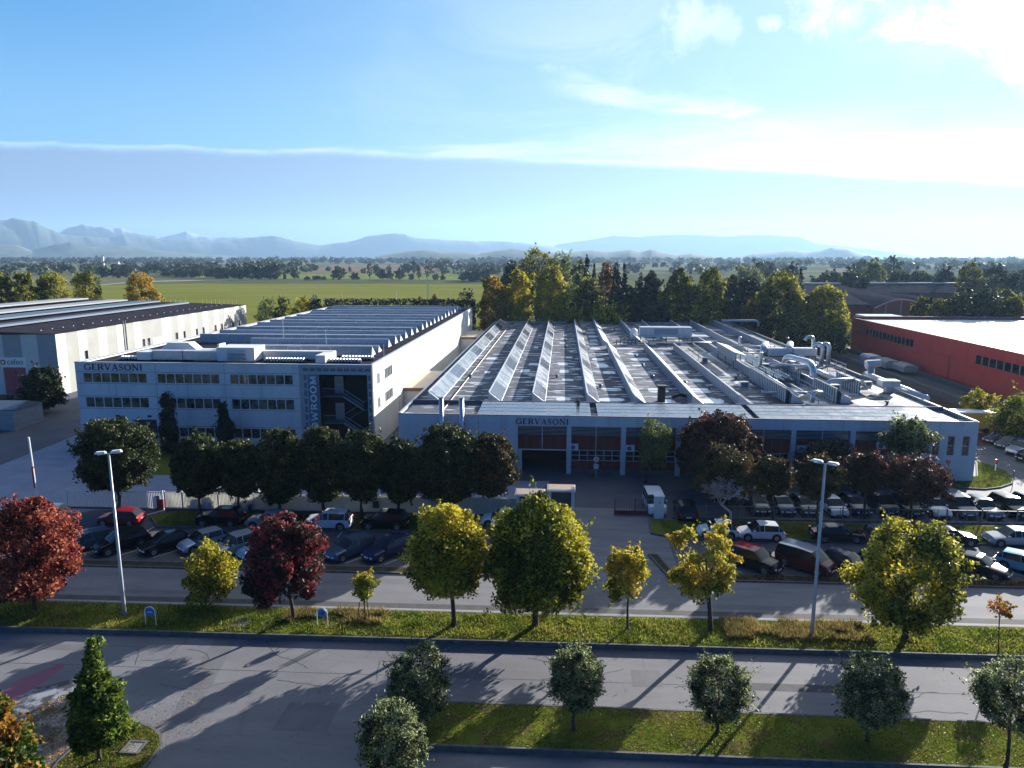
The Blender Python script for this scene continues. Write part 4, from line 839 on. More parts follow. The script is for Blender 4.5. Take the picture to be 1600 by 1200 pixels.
# solar field along the front
overlay(m_membrane, (0.40, 0.40, 0.41), 0.25, 0.55, 0.7, amount=0.6)
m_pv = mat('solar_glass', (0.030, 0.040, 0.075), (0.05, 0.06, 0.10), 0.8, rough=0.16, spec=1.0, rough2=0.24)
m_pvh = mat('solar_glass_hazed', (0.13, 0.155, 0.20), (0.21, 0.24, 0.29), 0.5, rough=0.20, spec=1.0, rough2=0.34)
def pv_row(name, xa, xb, ya, yb_, za, zb, nx, ny, m, root):
    mb = MB(); gx, gy = .05, .05
    mb.prism([(xa, ya, za - .08), (xb, ya, za - .08), (xb, yb_, zb - .08), (xa, yb_, zb - .08)], (0, 0, .05), m_zinc)
    for i in range(nx):
        for j in range(ny):
            a, b = xa + (xb - xa) * i / nx + gx / 2, xa + (xb - xa) * (i + 1) / nx - gx / 2; c_, d_ = j / ny, (j + 1) / ny
            P_ = lambda x_, t: (x_, ya + (yb_ - ya) * t, za + (zb - za) * t)
            e = .012; mb.add([P_(a, c_ + e), P_(b, c_ + e), P_(b, d_ - e), P_(a, d_ - e)], [(0, 1, 2, 3)], m)
    return mb.build(name, root)
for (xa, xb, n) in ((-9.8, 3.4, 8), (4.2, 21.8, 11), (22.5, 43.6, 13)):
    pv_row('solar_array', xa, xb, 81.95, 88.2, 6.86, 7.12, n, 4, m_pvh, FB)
mb = MB(); mb.box(-18.5, -10.1, 82.2, 88.0, 6.61, 6.68, m_fdeck); mb.build('roof_strip', FB)
# the ridges
ridges = [(-17.2, 90.2, 199, 1), (-9.4, 90.2, 199, 1), (-3.8, 90.2, 199, 1), (3.1, 90.2, 199, 1), (8.9, 90.2, 138, 1), (8.9, 140, 146, 0), (8.3, 152, 199, 0), (16.2, 90.2, 145, 0), (22.0, 90.2, 145, 0), (15.6, 158, 199, 0), (21.3, 160, 199, 0), (28.9, 92, 199, 0), (35.2, 92.5, 128, 0), (40.6, 120, 199, 0), (34.3, 140, 199, 0)]
for (xa, ya, yb_, pv) in ridges:
    w_, h_ = 1.75, 1.3; z_ = 6.6
    mb = MB()
    mb.add([(xa, ya, z_), (xa + .15, ya, z_ + h_), (xa + w_, ya, z_ + .05), (xa, yb_, z_), (xa + .15, yb_, z_ + h_), (xa + w_, yb_, z_ + .05)], [(0, 2, 1), (3, 4, 5), (1, 2, 5, 4)], m_zinc)
    mb.add([(xa, ya, z_), (xa + .15, ya, z_ + h_), (xa + .15, yb_, z_ + h_), (xa, yb_, z_)], [(0, 1, 2, 3)], m_louvre if xa > 12 else m_zinc)
    n = int((yb_ - ya) / 1.1)
    for k in range(n): 
        y_ = ya + (k + .5) * (yb_ - ya) / n; mb.prism([(xa - .01, y_ - .05, z_ + .1), (xa + .13, y_ - .05, z_ + h_ - .08), (xa + .13, y_ + .05, z_ + h_ - .08), (xa - .01, y_ + .05, z_ + .1)], (-.04, 0, 0), m_frame)
    mb.box(xa + .06, xa + .26, ya, yb_, z_ + h_ + .0, z_ + h_ + .05, m_frame)
    o = mb.build('roof_ridge', FB)
    if pv:
        q = MB(); n = int((yb_ - ya - 1) / 2.05); v0, v1 = Vector((xa + .22, 0, z_ + h_ + .04)), Vector((xa + w_ - .02, 0, z_ + .16)); lo_ = FB.location
        for k in range(n):
            for (t0, t1) in ((0.01, .49), (.51, .99)):
                A, B = v0.lerp(v1, t0), v0.lerp(v1, t1); y2, y3 = ya + .4 + k * 2.05, ya + .4 + k * 2.05 + 1.98
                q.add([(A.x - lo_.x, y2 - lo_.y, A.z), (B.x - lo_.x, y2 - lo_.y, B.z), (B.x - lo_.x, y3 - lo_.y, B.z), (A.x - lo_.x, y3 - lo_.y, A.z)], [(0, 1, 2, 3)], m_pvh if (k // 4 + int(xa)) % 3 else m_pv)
        q.build('solar_array', None).parent = o
m_paledeck = mat('painted_sun_deck', (0.20, 0.195, 0.185), (0.34, 0.33, 0.315), 0.25, rough=0.6, bump=0.1, bscale=4)  # paler tone paints the sunlit stretches of the deck
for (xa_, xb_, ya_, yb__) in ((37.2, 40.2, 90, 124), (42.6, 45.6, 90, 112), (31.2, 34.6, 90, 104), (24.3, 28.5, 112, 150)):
    q = MB(); q.box(xa_, xb_, ya_, yb__, 6.6, 6.604, m_paledeck); q.build('painted_sun_strip', FB)
mb = MB(); mb.tube([(-14.2, 82, 6.75), (-14.2, 186, 6.75)], .07, m_yellow, 6); mb.build('gas_pipe', FB)

def Z(u, v, z): x_, y_ = G(u, v, z); return (x_, y_, z)
def pipe(label, pts, r, m=m_steel, legs=(), cap=False, rr=0.8, name='ventilation_duct', cat='duct', flange=True):
    P = bend(pts, rr); root = thing(name, tuple(pts[0]), label, cat)
    MB().tube(P, r, m, 12).build('duct', root, smooth=True)
    if flange:
        for p, q in ((pts[0], pts[1]), (pts[-1], pts[-2])):
            p, q = Vector(p), Vector(q); d = (q - p).normalized(); MB().tube([p + d * .02, p + d * .14], r * 1.16, m, 12).build('flange', root)
    for (x_, y_, zt_) in legs: MB().box(x_ - .04, x_ + .04, y_ - .04, y_ + .04, 6.61, zt_, m_dframe).build('leg', root)
    return root
b_ = Z(1271, 598, 6.62); c_ = Z(1237, 590, 6.62)
pipe('fattest silver duct, bent like an upside-down U, right part of the factory roof', [(c_[0], c_[1] + 4, 7.2), (c_[0], c_[1] + 4, 9.4), (b_[0], b_[1] + .8, 9.4), b_], .48, rr=1.6)
b_ = Z(1291, 615, 6.62); pipe('silver swan-neck duct reaching right over the roof behind the solar panels', [b_, (b_[0], b_[1], 8.4), (b_[0] + 3.6, b_[1] + .3, 8.5)], .32, legs=[(b_[0] + 3.2, b_[1] + .3, 8.3)], rr=1.0)
b_ = Z(1269, 629, 6.9); pipe('short silver hooked duct at the front edge of the roof next to the solar panels', [b_, (b_[0], b_[1], 8.3), (b_[0] + 1.3, b_[1] + .8, 8.0)], .28, rr=.8)
b_ = Z(1241, 592, 6.62); pipe('pale duct that drops at the left of the big U-shaped duct', [b_, (b_[0], b_[1], 8.6), (b_[0] - 3.6, b_[1] + 1, 8.7)], .28, legs=[(b_[0] - 3.2, b_[1] + 1, 8.5)], rr=1.0)
for dx, lab in ((0, 'left pipe of the pair of tall vertical silver flues with hooked tops'), (1.1, 'right pipe of the pair of tall vertical silver flues with hooked tops')):
    b_ = Z(1283, 572, 6.62); pipe(lab, [(b_[0] + dx, b_[1], 6.62), (b_[0] + dx, b_[1], 10.3), (b_[0] + dx - .9, b_[1] + .5, 10.4), (b_[0] + dx - 1.3, b_[1] + .6, 9.6)], .36, rr=.9)
b_ = Z(1269, 557, 6.62); pipe('hooked silver flue standing behind the pair of tall flues', [b_, (b_[0], b_[1], 10.2), (b_[0] - 1.1, b_[1], 10.3), (b_[0] - 1.5, b_[1], 9.6)], .34, rr=.9)
b_ = Z(1187, 582, 6.62); pipe('slim upright silver chimney rising from the middle of the factory roof', [b_, (b_[0], b_[1], 9.7), (b_[0], b_[1], 9.9)], .33)
b_ = Z(1155, 548, 6.62); pipe('slim upright silver chimney behind the long louvred cooler', [b_, (b_[0], b_[1], 9.2), (b_[0], b_[1], 9.4)], .28)
b_ = Z(1192, 590, 6.9); e_ = Z(1258, 624, 6.9); pipe('long thin silver pipe running from the rack toward the solar panels', [(b_[0], b_[1] + 14, 7.5), (b_[0] + .1, b_[1], 7.5), (b_[0] + .2, e_[1] + 1, 7.3)], .16, m_zinc)
b_ = Z(1190, 613, 7.2); pipe('horizontal silver pipe with a black fan end lying across the roof', [(b_[0], b_[1], 7.2), (b_[0] + 4, b_[1], 7.2), (b_[0] + 7.2, b_[1], 7.2)], .18, legs=[(b_[0] + 2, b_[1], 7.1)])
b_ = Z(1205, 574, 8.0); pipe('pale horizontal duct on legs left of the big U-shaped duct', [(b_[0], b_[1], 8.2), (b_[0] + 3.5, b_[1], 8.2), (b_[0] + 7, b_[1], 8.2)], .34, legs=[(b_[0] + .4, b_[1], 8.0), (b_[0] + 4.5, b_[1], 8.0)])
b_ = Z(1125, 506, 6.62); pipe('far silver pipe bent down over the back edge of the factory roof', [(b_[0] - 1, 196, 8.1), (b_[0] + 8.5, 196, 8.1), (b_[0] + 8.7, 196, 6.62)], .35, rr=1.0)
b_ = Z(1358, 592, 5.0)
t_ = thing('exhaust_stack', (47.5, b_[1], 0), 'galvanised extract stack with T-shaped cowl beside the right edge of the factory roof', 'exhaust stack')
yy = PX(1360, 590, 47.3)[0]; t_.location = (47.3, yy, 0)
MB().tube([(47.3, yy, 0), (47.3, yy, 8.4)], .5, m_steel, 14).build('flue', t_, smooth=True); MB().tube([(46.5, yy, 8.6), (48.6, yy, 8.9)], [.75, .55], m_steel, 12).build('cowl', t_)
b_ = Z(1388, 613, 6.62); t_ = thing('roof_fan', b_, 'flat-topped grey extract fan box near the right corner of the factory roof', 'roof fan'); MB().box(b_[0] - .5, b_[0] + .5, b_[1] - .5, b_[1] + .5, 6.61, 7.5, m_steel).build('neck', t_); MB().box(b_[0] - 1.25, b_[0] + 1.1, b_[1] - .9, b_[1] + .9, 7.5, 8.35, m_zinc).build('cowl', t_)
b_ = Z(1440, 622, 6.62); pipe('fat grey duct lying along the right parapet of the factory roof', [(b_[0] - .4, b_[1] - 2, 6.95), (b_[0] - .4, b_[1] + 6, 7.05), (b_[0] - .4, b_[1] + 17, 7.05)], .42, m_zinc)
b_ = Z(1330, 560, 7); pipe('second grey duct lying along the right parapet, further back', [(40.2, 108, 7.05), (40.2, 118, 7.05), (40.2, 124, 7.05)], .42, m_zinc)
for i, (u, v, lab) in enumerate(((1218, 548, 'left of the two silver filter drums with a vaulted back on the factory roof'), (1258, 548, 'right of the two silver filter drums with a vaulted back on the factory roof'))):
    b_ = Z(u, v + 8, 8.0); t_ = thing('filter_unit', (b_[0], b_[1], 6.62), lab, 'filter unit')
    MB().box(b_[0] - 2.0, b_[0] + 2.0, b_[1], b_[1] + 1.6, 8.0, 9.3, m_zinc).build('casing', t_)
    MB().tube(bend([(b_[0] - 2.6, b_[1] + .2, 8.2), (b_[0] - 2.6, b_[1] + .6, 9.3), (b_[0] - 1.0, b_[1] + 5.5, 9.4), (b_[0] - 1.0, b_[1] + 6, 7.0)], .7), .65, m_steel, 12).build('duct', t_, smooth=True)
    MB().box(b_[0] - 2.3, b_[0] + 2.3, b_[1] - .1, b_[1] + 1.7, 7.85, 7.98, m_dframe).build('platform', t_)
    for sx_ in (-2, 0, 2): MB().box(b_[0] + sx_ - .05, b_[0] + sx_ + .05, b_[1] + .6, b_[1] + .7, 6.62, 7.85, m_dframe).build('leg', t_)
# louvred cooler rows along the ridges
for (xa, ya, yb_, zb_, lab) in ((28.6, 120, 134, 9.4, 'long white-topped louvred cooler raised above the middle ridge of the factory roof'), (28.6, 92.5, 110, 8.45, 'long louvred vent row right behind the dark gap in the solar panels'), (35.0, 92.8, 101, 8.45, 'louvred vent row below the hooked silver duct at the front'), (34.9, 107, 116, 8.3, 'louvred vent row below the big U-shaped duct'), (40.2, 99, 107, 8.4, 'louvred vent row closest to the right edge of the roof'), (40.3, 117.5, 126, 8.5, 'louvred vent row under the pair of tall flues')):
    t_ = thing('louvred_vent', (xa, (ya + yb_) / 2, 6.62), lab, 'roof vent'); z_ = 6.62 if zb_ < 9 else 8.0
    mb = MB(); mb.box(xa - .22, xa - .04, ya, yb_, z_, zb_, m_dframe)
    n = int((yb_ - ya) / .8)
    for k in range(n + 1): y_ = ya + k * (yb_ - ya) / n; mb.box(xa - .34, xa - .23, y_ - .09, y_ + .09, z_, zb_, m_wpaint)
    mb.build('louvre', t_); MB().prism([(xa - .4, ya - .1, zb_), (xa + 1.6, ya - .1, zb_ - (.5 if z_ > 7 else 1.2)), (xa + 1.6, ya - .1, zb_ - (.5 if z_ > 7 else 1.2) + .08), (xa - .4, ya - .1, zb_ + .1)], (0, yb_ - ya + .2, 0), m_wpaint if z_ > 7 else m_zinc).build('hood', t_)
    if z_ > 7:
        for y_ in (ya + 1, (ya + yb_) / 2, yb_ - 1): MB().box(xa - .3, xa - .2, y_, y_ + .1, 6.62, z_, m_dframe).build('leg', t_)
# the long raised unit at the back
a_ = Z(1000, 528, 7.6); b_ = Z(1080, 528, 7.6)
t_ = thing('cooling_unit', (a_[0], a_[1], 6.62), 'long blue-grey cooling unit raised on steel legs at the back of the factory roof', 'cooling unit')
MB().box(a_[0], b_[0], a_[1], a_[1] + 3, 8.1, 9.9, m_zinc).build('casing', t_); mb = MB(); mb.box(a_[0] + 3, b_[0] - 3, a_[1] - .06, a_[1] - .01, 8.4, 9.6, m_louvre); mb.build('grille', t_)
MB().box(a_[0] - .5, b_[0] + 3.5, a_[1] - .8, a_[1] + 3.2, 7.9, 8.08, m_zinc).build('platform', t_)
for k in range(5): x_ = a_[0] + (b_[0] - a_[0]) * k / 4; MB().box(x_ - .08, x_ + .08, a_[1] - .6, a_[1] - .44, 6.62, 7.9, m_rust).build('leg', t_)
for (u, v, lab) in ((978, 538, 'rusty valve frame left of the long raised cooling unit'), (990, 530, 'white domed valve tank at the left end of the raised cooling unit')):
    b_ = Z(u, v, 6.62); t_ = thing('valve_set' if 'rusty' in lab else 'valve_tank', b_, lab, 'pipework')
    if 'rusty' in lab:
        for k in range(6): MB().tube(bend([(b_[0] - 2 + k * .8, b_[1], 6.62), (b_[0] - 2 + k * .8, b_[1], 7.5 + .2 * (k % 3)), (b_[0] - 1 + k * .7, b_[1] + 1.5, 7.5)], .3), .09, m_rust, 6).build('pipe', t_)
    else: MB().tube([(b_[0], b_[1], 6.62), (b_[0], b_[1], 8.6), (b_[0], b_[1], 9.1)], [.8, .8, .3], m_wpaint, 12).build('tank', t_, smooth=True)
# pipe rack with railings on the right
mb = MB(); t_ = thing('pipe_rack', (31.5, 112, 6.62), 'tangle of grey pipes on a steel rack between the roof ridges', 'pipe rack')
r_ = random.Random(5)
for k in range(7): x_ = 30.9 + k * .42; z_ = 7.3 + .25 * (k % 3); MB().tube([(x_, 106, z_), (x_, 134, z_)], .08 + .05 * (k % 2), m_steel, 7).build('pipe', t_)
for y_ in range(106, 136, 4): mb.box(30.6, 30.7, y_, y_ + .1, 6.62, 8.3, m_dframe); mb.box(33.8, 33.9, y_, y_ + .1, 6.62, 8.3, m_dframe); mb.box(30.6, 33.9, y_ + .02, y_ + .09, 7.1, 7.2, m_dframe)
mb.box(30.62, 30.68, 106, 134.1, 8.25, 8.31, m_dframe); mb.box(33.82, 33.88, 106, 134.1, 8.25, 8.31, m_dframe); mb.build('frame', t_)
# more fine pipework between the ridges on the right
t_ = thing('roof_railing', (33.9, 100, 6.62), 'long thin steel railing along the pipe rack on the factory roof', 'railing'); q = MB()
for z_ in (7.1, 7.65): q.tube([(34.0, 92, z_), (34.0, 134, z_)], .03, m_steel, 5)
for y_ in range(92, 136, 3): q.box(33.97, 34.03, y_, y_ + .06, 6.61, 7.66, m_steel)
q.build('rail', t_)
t_ = thing('roof_railing', (44.4, 118, 6.62), 'boxed steel guard rail by the right parapet of the factory roof', 'railing'); q = MB()
for z_ in (7.1, 7.7, 8.2): q.tube([(41.8, 116, z_), (44.6, 116, z_), (44.6, 124, z_)], .035, m_steel, 5)
for (x_, y_) in ((41.8, 116), (43.2, 116), (44.6, 116), (44.6, 120), (44.6, 124)): q.box(x_ - .03, x_ + .03, y_, y_ + .06, 6.61, 8.25, m_steel)
q.build('rail', t_)
for (pts_, r_, lab) in (([(26.8, 118, 7.3), (26.8, 150, 7.3)], .10, 'thin pipe along the left side of the louvred cooler'), ([(24.5, 131, 7.9), (36.5, 131, 7.9)], .12, 'thin grey pipe crossing the ridges behind the pipe rack'), ([(29.5, 139, 8.2), (40, 139, 8.2)], .14, 'pale pipe crossing the roof behind the filter drums'), ([(36.4, 104, 7.4), (36.4, 119, 7.4)], .13, 'short straight pipe right of the pipe rack'), ([(32.2, 91.5, 7.2), (32.2, 103, 7.2)], .11, 'thin pipe ending at the solar panels by the vent rows'), ([(38.0, 118, 7.6), (38.0, 139, 7.6)], .16, 'pipe running back between the tall flues and the filter drums'), ([(17.5, 147, 7.9), (30, 147, 7.9)], .12, 'long crosswise pipe just before the raised cooling unit'), ([(21.5, 151, 7.3), (21.5, 158, 7.3), (27, 158, 7.3)], .12, 'angled pipe below the raised cooling unit')):
    pipe(lab, pts_, r_, m_steel, legs=[(p[0], p[1], p[2]) for p in pts_], rr=.5)
q0 = None
for i, (x_, y_, w_, h_) in enumerate(((37.5, 101, .7, .9), (43.6, 105, .5, .7), (25.8, 103, .6, .8), (32.6, 117.5, .8, 1.3), (38.6, 128, .9, 1.4), (43.3, 131, .7, 1.0), (24.8, 127, .5, .9))):
    t_ = thing('equipment_box', (x_, y_, 6.62), 'small grey equipment box on the right part of the factory roof', 'equipment box'); MB().box(x_ - w_, x_ + w_, y_ - w_ * .7, y_ + w_ * .7, 6.7, 6.7 + h_, m_zinc if i % 2 else m_steel).build('casing', t_); MB().box(x_ - w_ * .8, x_ + w_ * .8, y_ - w_ * .6, y_ + w_ * .6, 6.61, 6.7, m_dframe).build('base', t_); MB().box(x_ - w_ * .7, x_ + w_ * .7, y_ - w_ * .7 - .03, y_ - w_ * .7 - .004, 6.8, 6.6 + h_, m_slate).build('grille', t_)
# small roof items
for i, (u, v, w_, h_, m, nm, lab) in enumerate(((1033, 627, .9, 2.0, m_black, 'chimney', 'square black chimney behind the solar panels of the factory roof'),)):
    b_ = Z(u, v, 6.62); t_ = thing(nm, b_, lab, 'chimney'); MB().box(b_[0] - w_ / 2, b_[0] + w_ / 2, b_[1] - w_ / 2, b_[1] + w_ / 2, 6.61, 6.6 + h_, m).build('shaft', t_); MB().box(b_[0] - w_ * .62, b_[0] + w_ * .62, b_[1] - w_ * .62, b_[1] + w_ * .62, 6.6 + h_, 6.72 + h_, m).build('cap', t_)
b_ = Z(1062, 624, 6.62); pipe('low black hose duct beside the square black chimney', [(b_[0] - 1, b_[1], 6.8), (b_[0], b_[1], 7.3), (b_[0] + 1.8, b_[1] + .4, 6.75)], .2, m_black, rr=.5)
vents = [(885, 516), (883, 533), (884, 543), (993, 558), (1004, 572), (1019, 590), (960, 516), (1070, 600), (1150, 592), (1153, 588), (1092, 571), (938, 605), (870, 590), (735, 590), (1108, 608), (1230, 530), (1160, 526), (1386, 632)]
for i, (u, v) in enumerate(vents):
    b_ = Z(u, v, 6.62)
    if i == 0:
        v0 = thing('roof_vent', b_, 'small dark vent cowl dotted on the grey factory roof', 'roof vent', 'small vent cowls on the factory roof'); MB().cyl(b_[0], b_[1], 6.61, 6.95, .16, m_dframe, 8).build('pipe', v0); MB().cyl(b_[0], b_[1], 6.95, 7.1, .38, m_dframe, 10, .2).build('cowl', v0)
    else: q = copy_tree(v0); q.location = b_
# chimneys on the front wall
for (u, lab) in ((689.5, 'left of the two steel flues clipped to the left end of the factory front'), (721, 'right of the two steel flues clipped to the left end of the factory front')):
    x_ = PY(u, 640, 81.0)[0]; t_ = thing('flue', (x_, 81.0, 0), lab, 'flue'); MB().tube([(x_, 81.0, 0), (x_, 81.0, 8.9)], .27, m_steel, 12).build('pipe', t_, smooth=True)
    MB().cyl(x_, 81.0, 8.9, 9.05, .34, m_steel, 12).build('cap', t_)
    for z_ in (2.5, 5.8): MB().box(x_ - .32, x_ + .32, 81.05, 81.39, z_, z_ + .08, m_dframe).build('bracket', t_)
# air conditioners on the facade
acl = [(897, 699, 'white air conditioner on the facade right of the open loading door'), (985, 701, 'white air conditioner in the bay behind the pale green tree'), (1253, 702, 'white air conditioner on the facade in the bay behind the dark shrub'), (1378, 697, 'white air conditioner beside a downpipe near the grey-green tree')]
for i, (u, v, lab) in enumerate(acl):
    x_, z_ = PY(u, v, 81.2)
    if i == 0:
        a0 = thing('air_conditioner', (x_, 81.38, z_), lab, 'air conditioner', 'air conditioners on the factory front'); q = MB(); q.box(-.48, .48, -.18, .16, -.36, .36, m_wpaint); q.build('casing', a0, world=False)
        q = MB(); q.disc((-.12, -.185, 0), (0, 1, 0), .27, .02, m_slate); q.build('fan', a0, world=False); q = MB(); q.box(-.5, .5, -.1, .3, -.42, -.365, m_dframe); q.build('bracket', a0, world=False)
    else: q = copy_tree(a0); q.location = (x_, 81.38, z_); q['label'] = lab

# ---------------------------------------------------------------- striped warehouse (far left)
WB = thing('warehouse', (-120, 124, 0), 'big striped cream and grey warehouse with a dark flat roof at the far left', 'warehouse')
m_cream = mat('cream_panel', (0.60, 0.59, 0.51), (0.66, 0.65, 0.57), 0.3, rough=0.8)
m_greyp = mat('grey_panel', (0.33, 0.33, 0.295), (0.38, 0.38, 0.34), 0.3, rough=0.8)
m_creamf = mat('pale_front_panel', (0.56, 0.58, 0.56), (0.62, 0.63, 0.60), 0.3, rough=0.8)
m_greyf = mat('grey_front_panel', (0.30, 0.32, 0.33), (0.35, 0.37, 0.37), 0.3, rough=0.8)
wx, wy0, wy1, wz = -91.0, 123.5, 203.0, 11.2
mb = MB(); mb.box(-190, wx - .02, wy0 + .02, wy1, 0, wz, m_cream); mb.build('wall', WB)
mb = MB(); y_ = wy0; k = 0
while y_ < wy1 - .5:
    w_ = 3.4 if k % 2 else 2.6; 
    if not (150 < y_ < 158): mb.box(wx - .02, wx + (.012 if k % 2 else .03), y_, min(wy1, y_ + w_), .05, wz - .02, m_greyp if k % 2 else m_cream)
    y_ += w_; k += 1
mb.box(wx - .02, wx + .02, 150.1, 158.5, 0.05, wz - .03, m_greyp); mb.build('stripe_panels', WB)
mb = MB(); x_ = wx; k = 0
while x_ > -189:
    w_ = 3.5 if k % 2 == 0 else 3.1; mb.box(x_ - w_, x_ - .001, wy0 - (.01 if k % 2 == 0 else .03), wy0 + .015, .05, wz - .02, m_greyf if k % 2 == 0 else m_creamf); x_ -= w_; k += 1
mb.build('stripe_panels', WB)
mb = MB(); mb.prism([(wx + .2, wy0 - .25, wz), (wx - 45, wy0 - .25, wz + 1.4), (-190, wy0 - .25, wz - .6), (-190, wy0 - .25, wz - 1.6)], (0, wy1 - wy0 + .5, 0), m_bitumen)
mb.build('roof', WB)
mb = MB()
for (xa, xb) in ((-107, -104.6), (-119, -113), (-128, -122.5), (-140, -134)): mb.box(xa, xb, wy0 + 3, wy1 - 6, wz + .3 + (wx - xb) * .031 + (0 if xb > -110 else .15), wz + .6 + (wx - xa) * .031, m_slate if xa in (-119, -107) else m_greyf)
mb.build('roof_strip', WB)
mb = MB()
for y_ in range(127, 200, 3): mb.box(-96.32, -96.25, y_, y_ + .3, wz + .2, wz + .34, m_greyf)
for (ya, yb_) in ((198, 198.1),):
    for xa, xb in ((-120, -108), (-103, -93)):
        mb.box(xa, xb, 201.5, 201.56, wz + 1.7, wz + 1.76, m_yellow); 
        for k in range(9): x_ = xa + (xb - xa) * k / 8; mb.box(x_, x_ + .06, 201.5, 201.56, wz + .3, wz + 1.7, m_yellow)
mb.build('railing', WB)
for i, y_ in enumerate((131.5, 150.8, 152.8, 164.5, 168, 174, 177.5, 184, 187.5, 194, 198)):
    q = MB(); q.box(wx + .03, wx + .05, y_ - .5, y_ + .5, 5.1, 7.2, m_glassd); q.box(wx + .03, wx + .07, y_ - .6, y_ - .5, 5.0, 7.3, m_frame); q.build('window', WB)
MB().box(wx + .03, wx + .06, 150.8 + 3.4, 158, 3.8, 7.0, m_cream).build('gate_panel', WB); MB().box(wx + .031, wx + .08, 154, 158.2, 3.3, 3.9, m_redtrim).build('gate_sill', WB)
for y_ in (143.8, 144.6): MB().box(wx + .03, wx + .14, y_, y_ + .16, 1, wz + .6, m_dframe).build('downpipe', WB)
MB().box(-101.5, -97.3, wy0 - .12, wy0 - .035, .1, 5.0, m_curtain).build('strip_curtain_door', WB)
sg = MB(); sg.box(-101.8, -96.9, wy0 - .16, wy0 - .034, 5.1, 6.9, m_wpaint); so_ = sg.build('shop_sign', WB)
def bfont(text, size, m, loc, rotm, ext=.02):
    cu = bpy.data.curves.new('lettering', 'FONT'); cu.body = text; cu.size = size; cu.extrude = ext; cu.materials.append(m)
    o = bpy.data.objects.new('lettering', cu); col.objects.link(o); dg = bpy.context.evaluated_depsgraph_get(); me = bpy.data.meshes.new_from_object(o.evaluated_get(dg))
    bpy.data.objects.remove(o); me.transform(Matrix.Translation(Vector(loc)) @ rotm); q = bpy.data.objects.new('lettering', me); col.objects.link(q); return q
RF = Matrix.Rotation(R(90), 4, 'X')
q = bfont('cafeo', 1.45, m_slate, (-100.6, wy0 - .19, 5.62), RF); q.data.transform(Matrix.Translation(-WB.location)); q.parent = so_
q = MB(); q.disc((-101.35, wy0 - .19, 6.0), (0, 1, 0), .5, .03, m_signred); q.disc((-101.35, wy0 - .20, 6.0), (0, 1, 0), .26, .03, m_wpaint); o = q.build('emblem'); o.data.transform(Matrix.Translation(-WB.location)); o.parent = so_
# low shed at the left edge
t_ = thing('shed', (-82, 98, 0), 'small pale low shed at the left edge below the warehouse', 'shed')
xx, zz = PY(22, 660, 97); MB().box(-100, xx, 97, 103, 0, 3.0, m_louvre).build('wall', t_); MB().prism([(-100, 96.8, 3.0), (-100, 96.8, 3.15), (-100, 100, 3.9), (-100, 103.2, 3.0)], (100 + xx + .2, 0, 0), m_slate).build('roof', t_)

# ---------------------------------------------------------------- red hall (right)
RB = thing('red_hall', (90, 128, 0), 'terracotta red industrial hall with a bright white flat roof', 'industrial hall')
rx, ry0, ry1, rz = 78.0, 110.0, 201.0, 8.6
bands = [(ry1 - 192, ry1 - 166, 5.0, 6.6), (ry1 - 141.5, ry1 - 112, 5.0, 6.6)]
mb = MB(); wall(mb, (rx, ry1), (rx, ry0), 0, rz, .35, [(a, b, c_, d_) for a, b, c_, d_ in bands], m_redwall); wall(mb, (rx, ry0), (190, ry0), 0, rz, .3, [], m_redwall); wall(mb, (190, ry1), (rx, ry1), 0, rz, .3, [], m_redwall); mb.build('wall', RB)
MB().box(rx + .3, 189.8, ry0 + .3, ry1 - .3, 8.0, 8.3, m_membrane).build('roof', RB)
mb = MB(); mb.box(rx - .03, rx + .3, ry0, ry1, rz, rz + .08, m_redtrim); mb.box(rx + .31, 190, ry1 - .3, ry1 + .05, rz, rz + .5, m_dframe); mb.box(rx + .31, 190, 151, 151.15, 8.3, 8.36, m_joint); mb.build('parapet_cap', RB)
for (a, b, c_, d_) in bands: glazing(RB, ry1 - b, ry1 - a, c_, d_, rx + .1, 13, m_dframe, m_glassd, .1, dirn='west_') if False else None
for (a, b, c_, d_) in bands:
    q = MB(); ya, yb_ = ry1 - b, ry1 - a; q.box(rx + .12, rx + .16, ya, yb_, c_, d_, m_glassd); o = q.build('window', RB); q = MB()
    for k in range(14): y_ = ya + (yb_ - ya) * k / 13; q.box(rx + .02, rx + .12, y_ - .09, y_ + .09, c_, d_, m_greyf)
    o2 = q.build('window_frame'); o2.data.transform(Matrix.Translation(-RB.location)); o2.parent = o
mb = MB(); mb.box(rx - .05, rx - .001, 148, 161, 4.95, 5.05, m_redtrim); mb.box(rx - .05, rx - .001, 150.4, 150.55, 0, 4.94, m_redtrim); mb.build('door_rail', RB)
mb = MB()
for y_ in range(114, 198, 6): mb.box(rx - .012, rx + .02, y_ - .02, y_ + .02, .1, 8.5, m_redtrim)
mb.build('wall_joint', RB)
MB().box(rx - .03, rx - .002, 192.5, 200.9, 4.5, 8.5, m_redtrim).build('red_panel', RB)
for i, (cx_, cy_, w_) in enumerate(((121, 171, 7), (127.5, 168, 7), (138, 150, 6))):
    q = MB(); q.tube([(cx_ - w_, cy_, 8.2), (cx_ - w_ * .8, cy_, 8.5), (cx_ + w_ * .8, cy_, 8.5), (cx_ + w_, cy_, 8.2)], [.3, .8, .8, .3], m_greyf, 10); q.build('rooflight', RB, smooth=True)
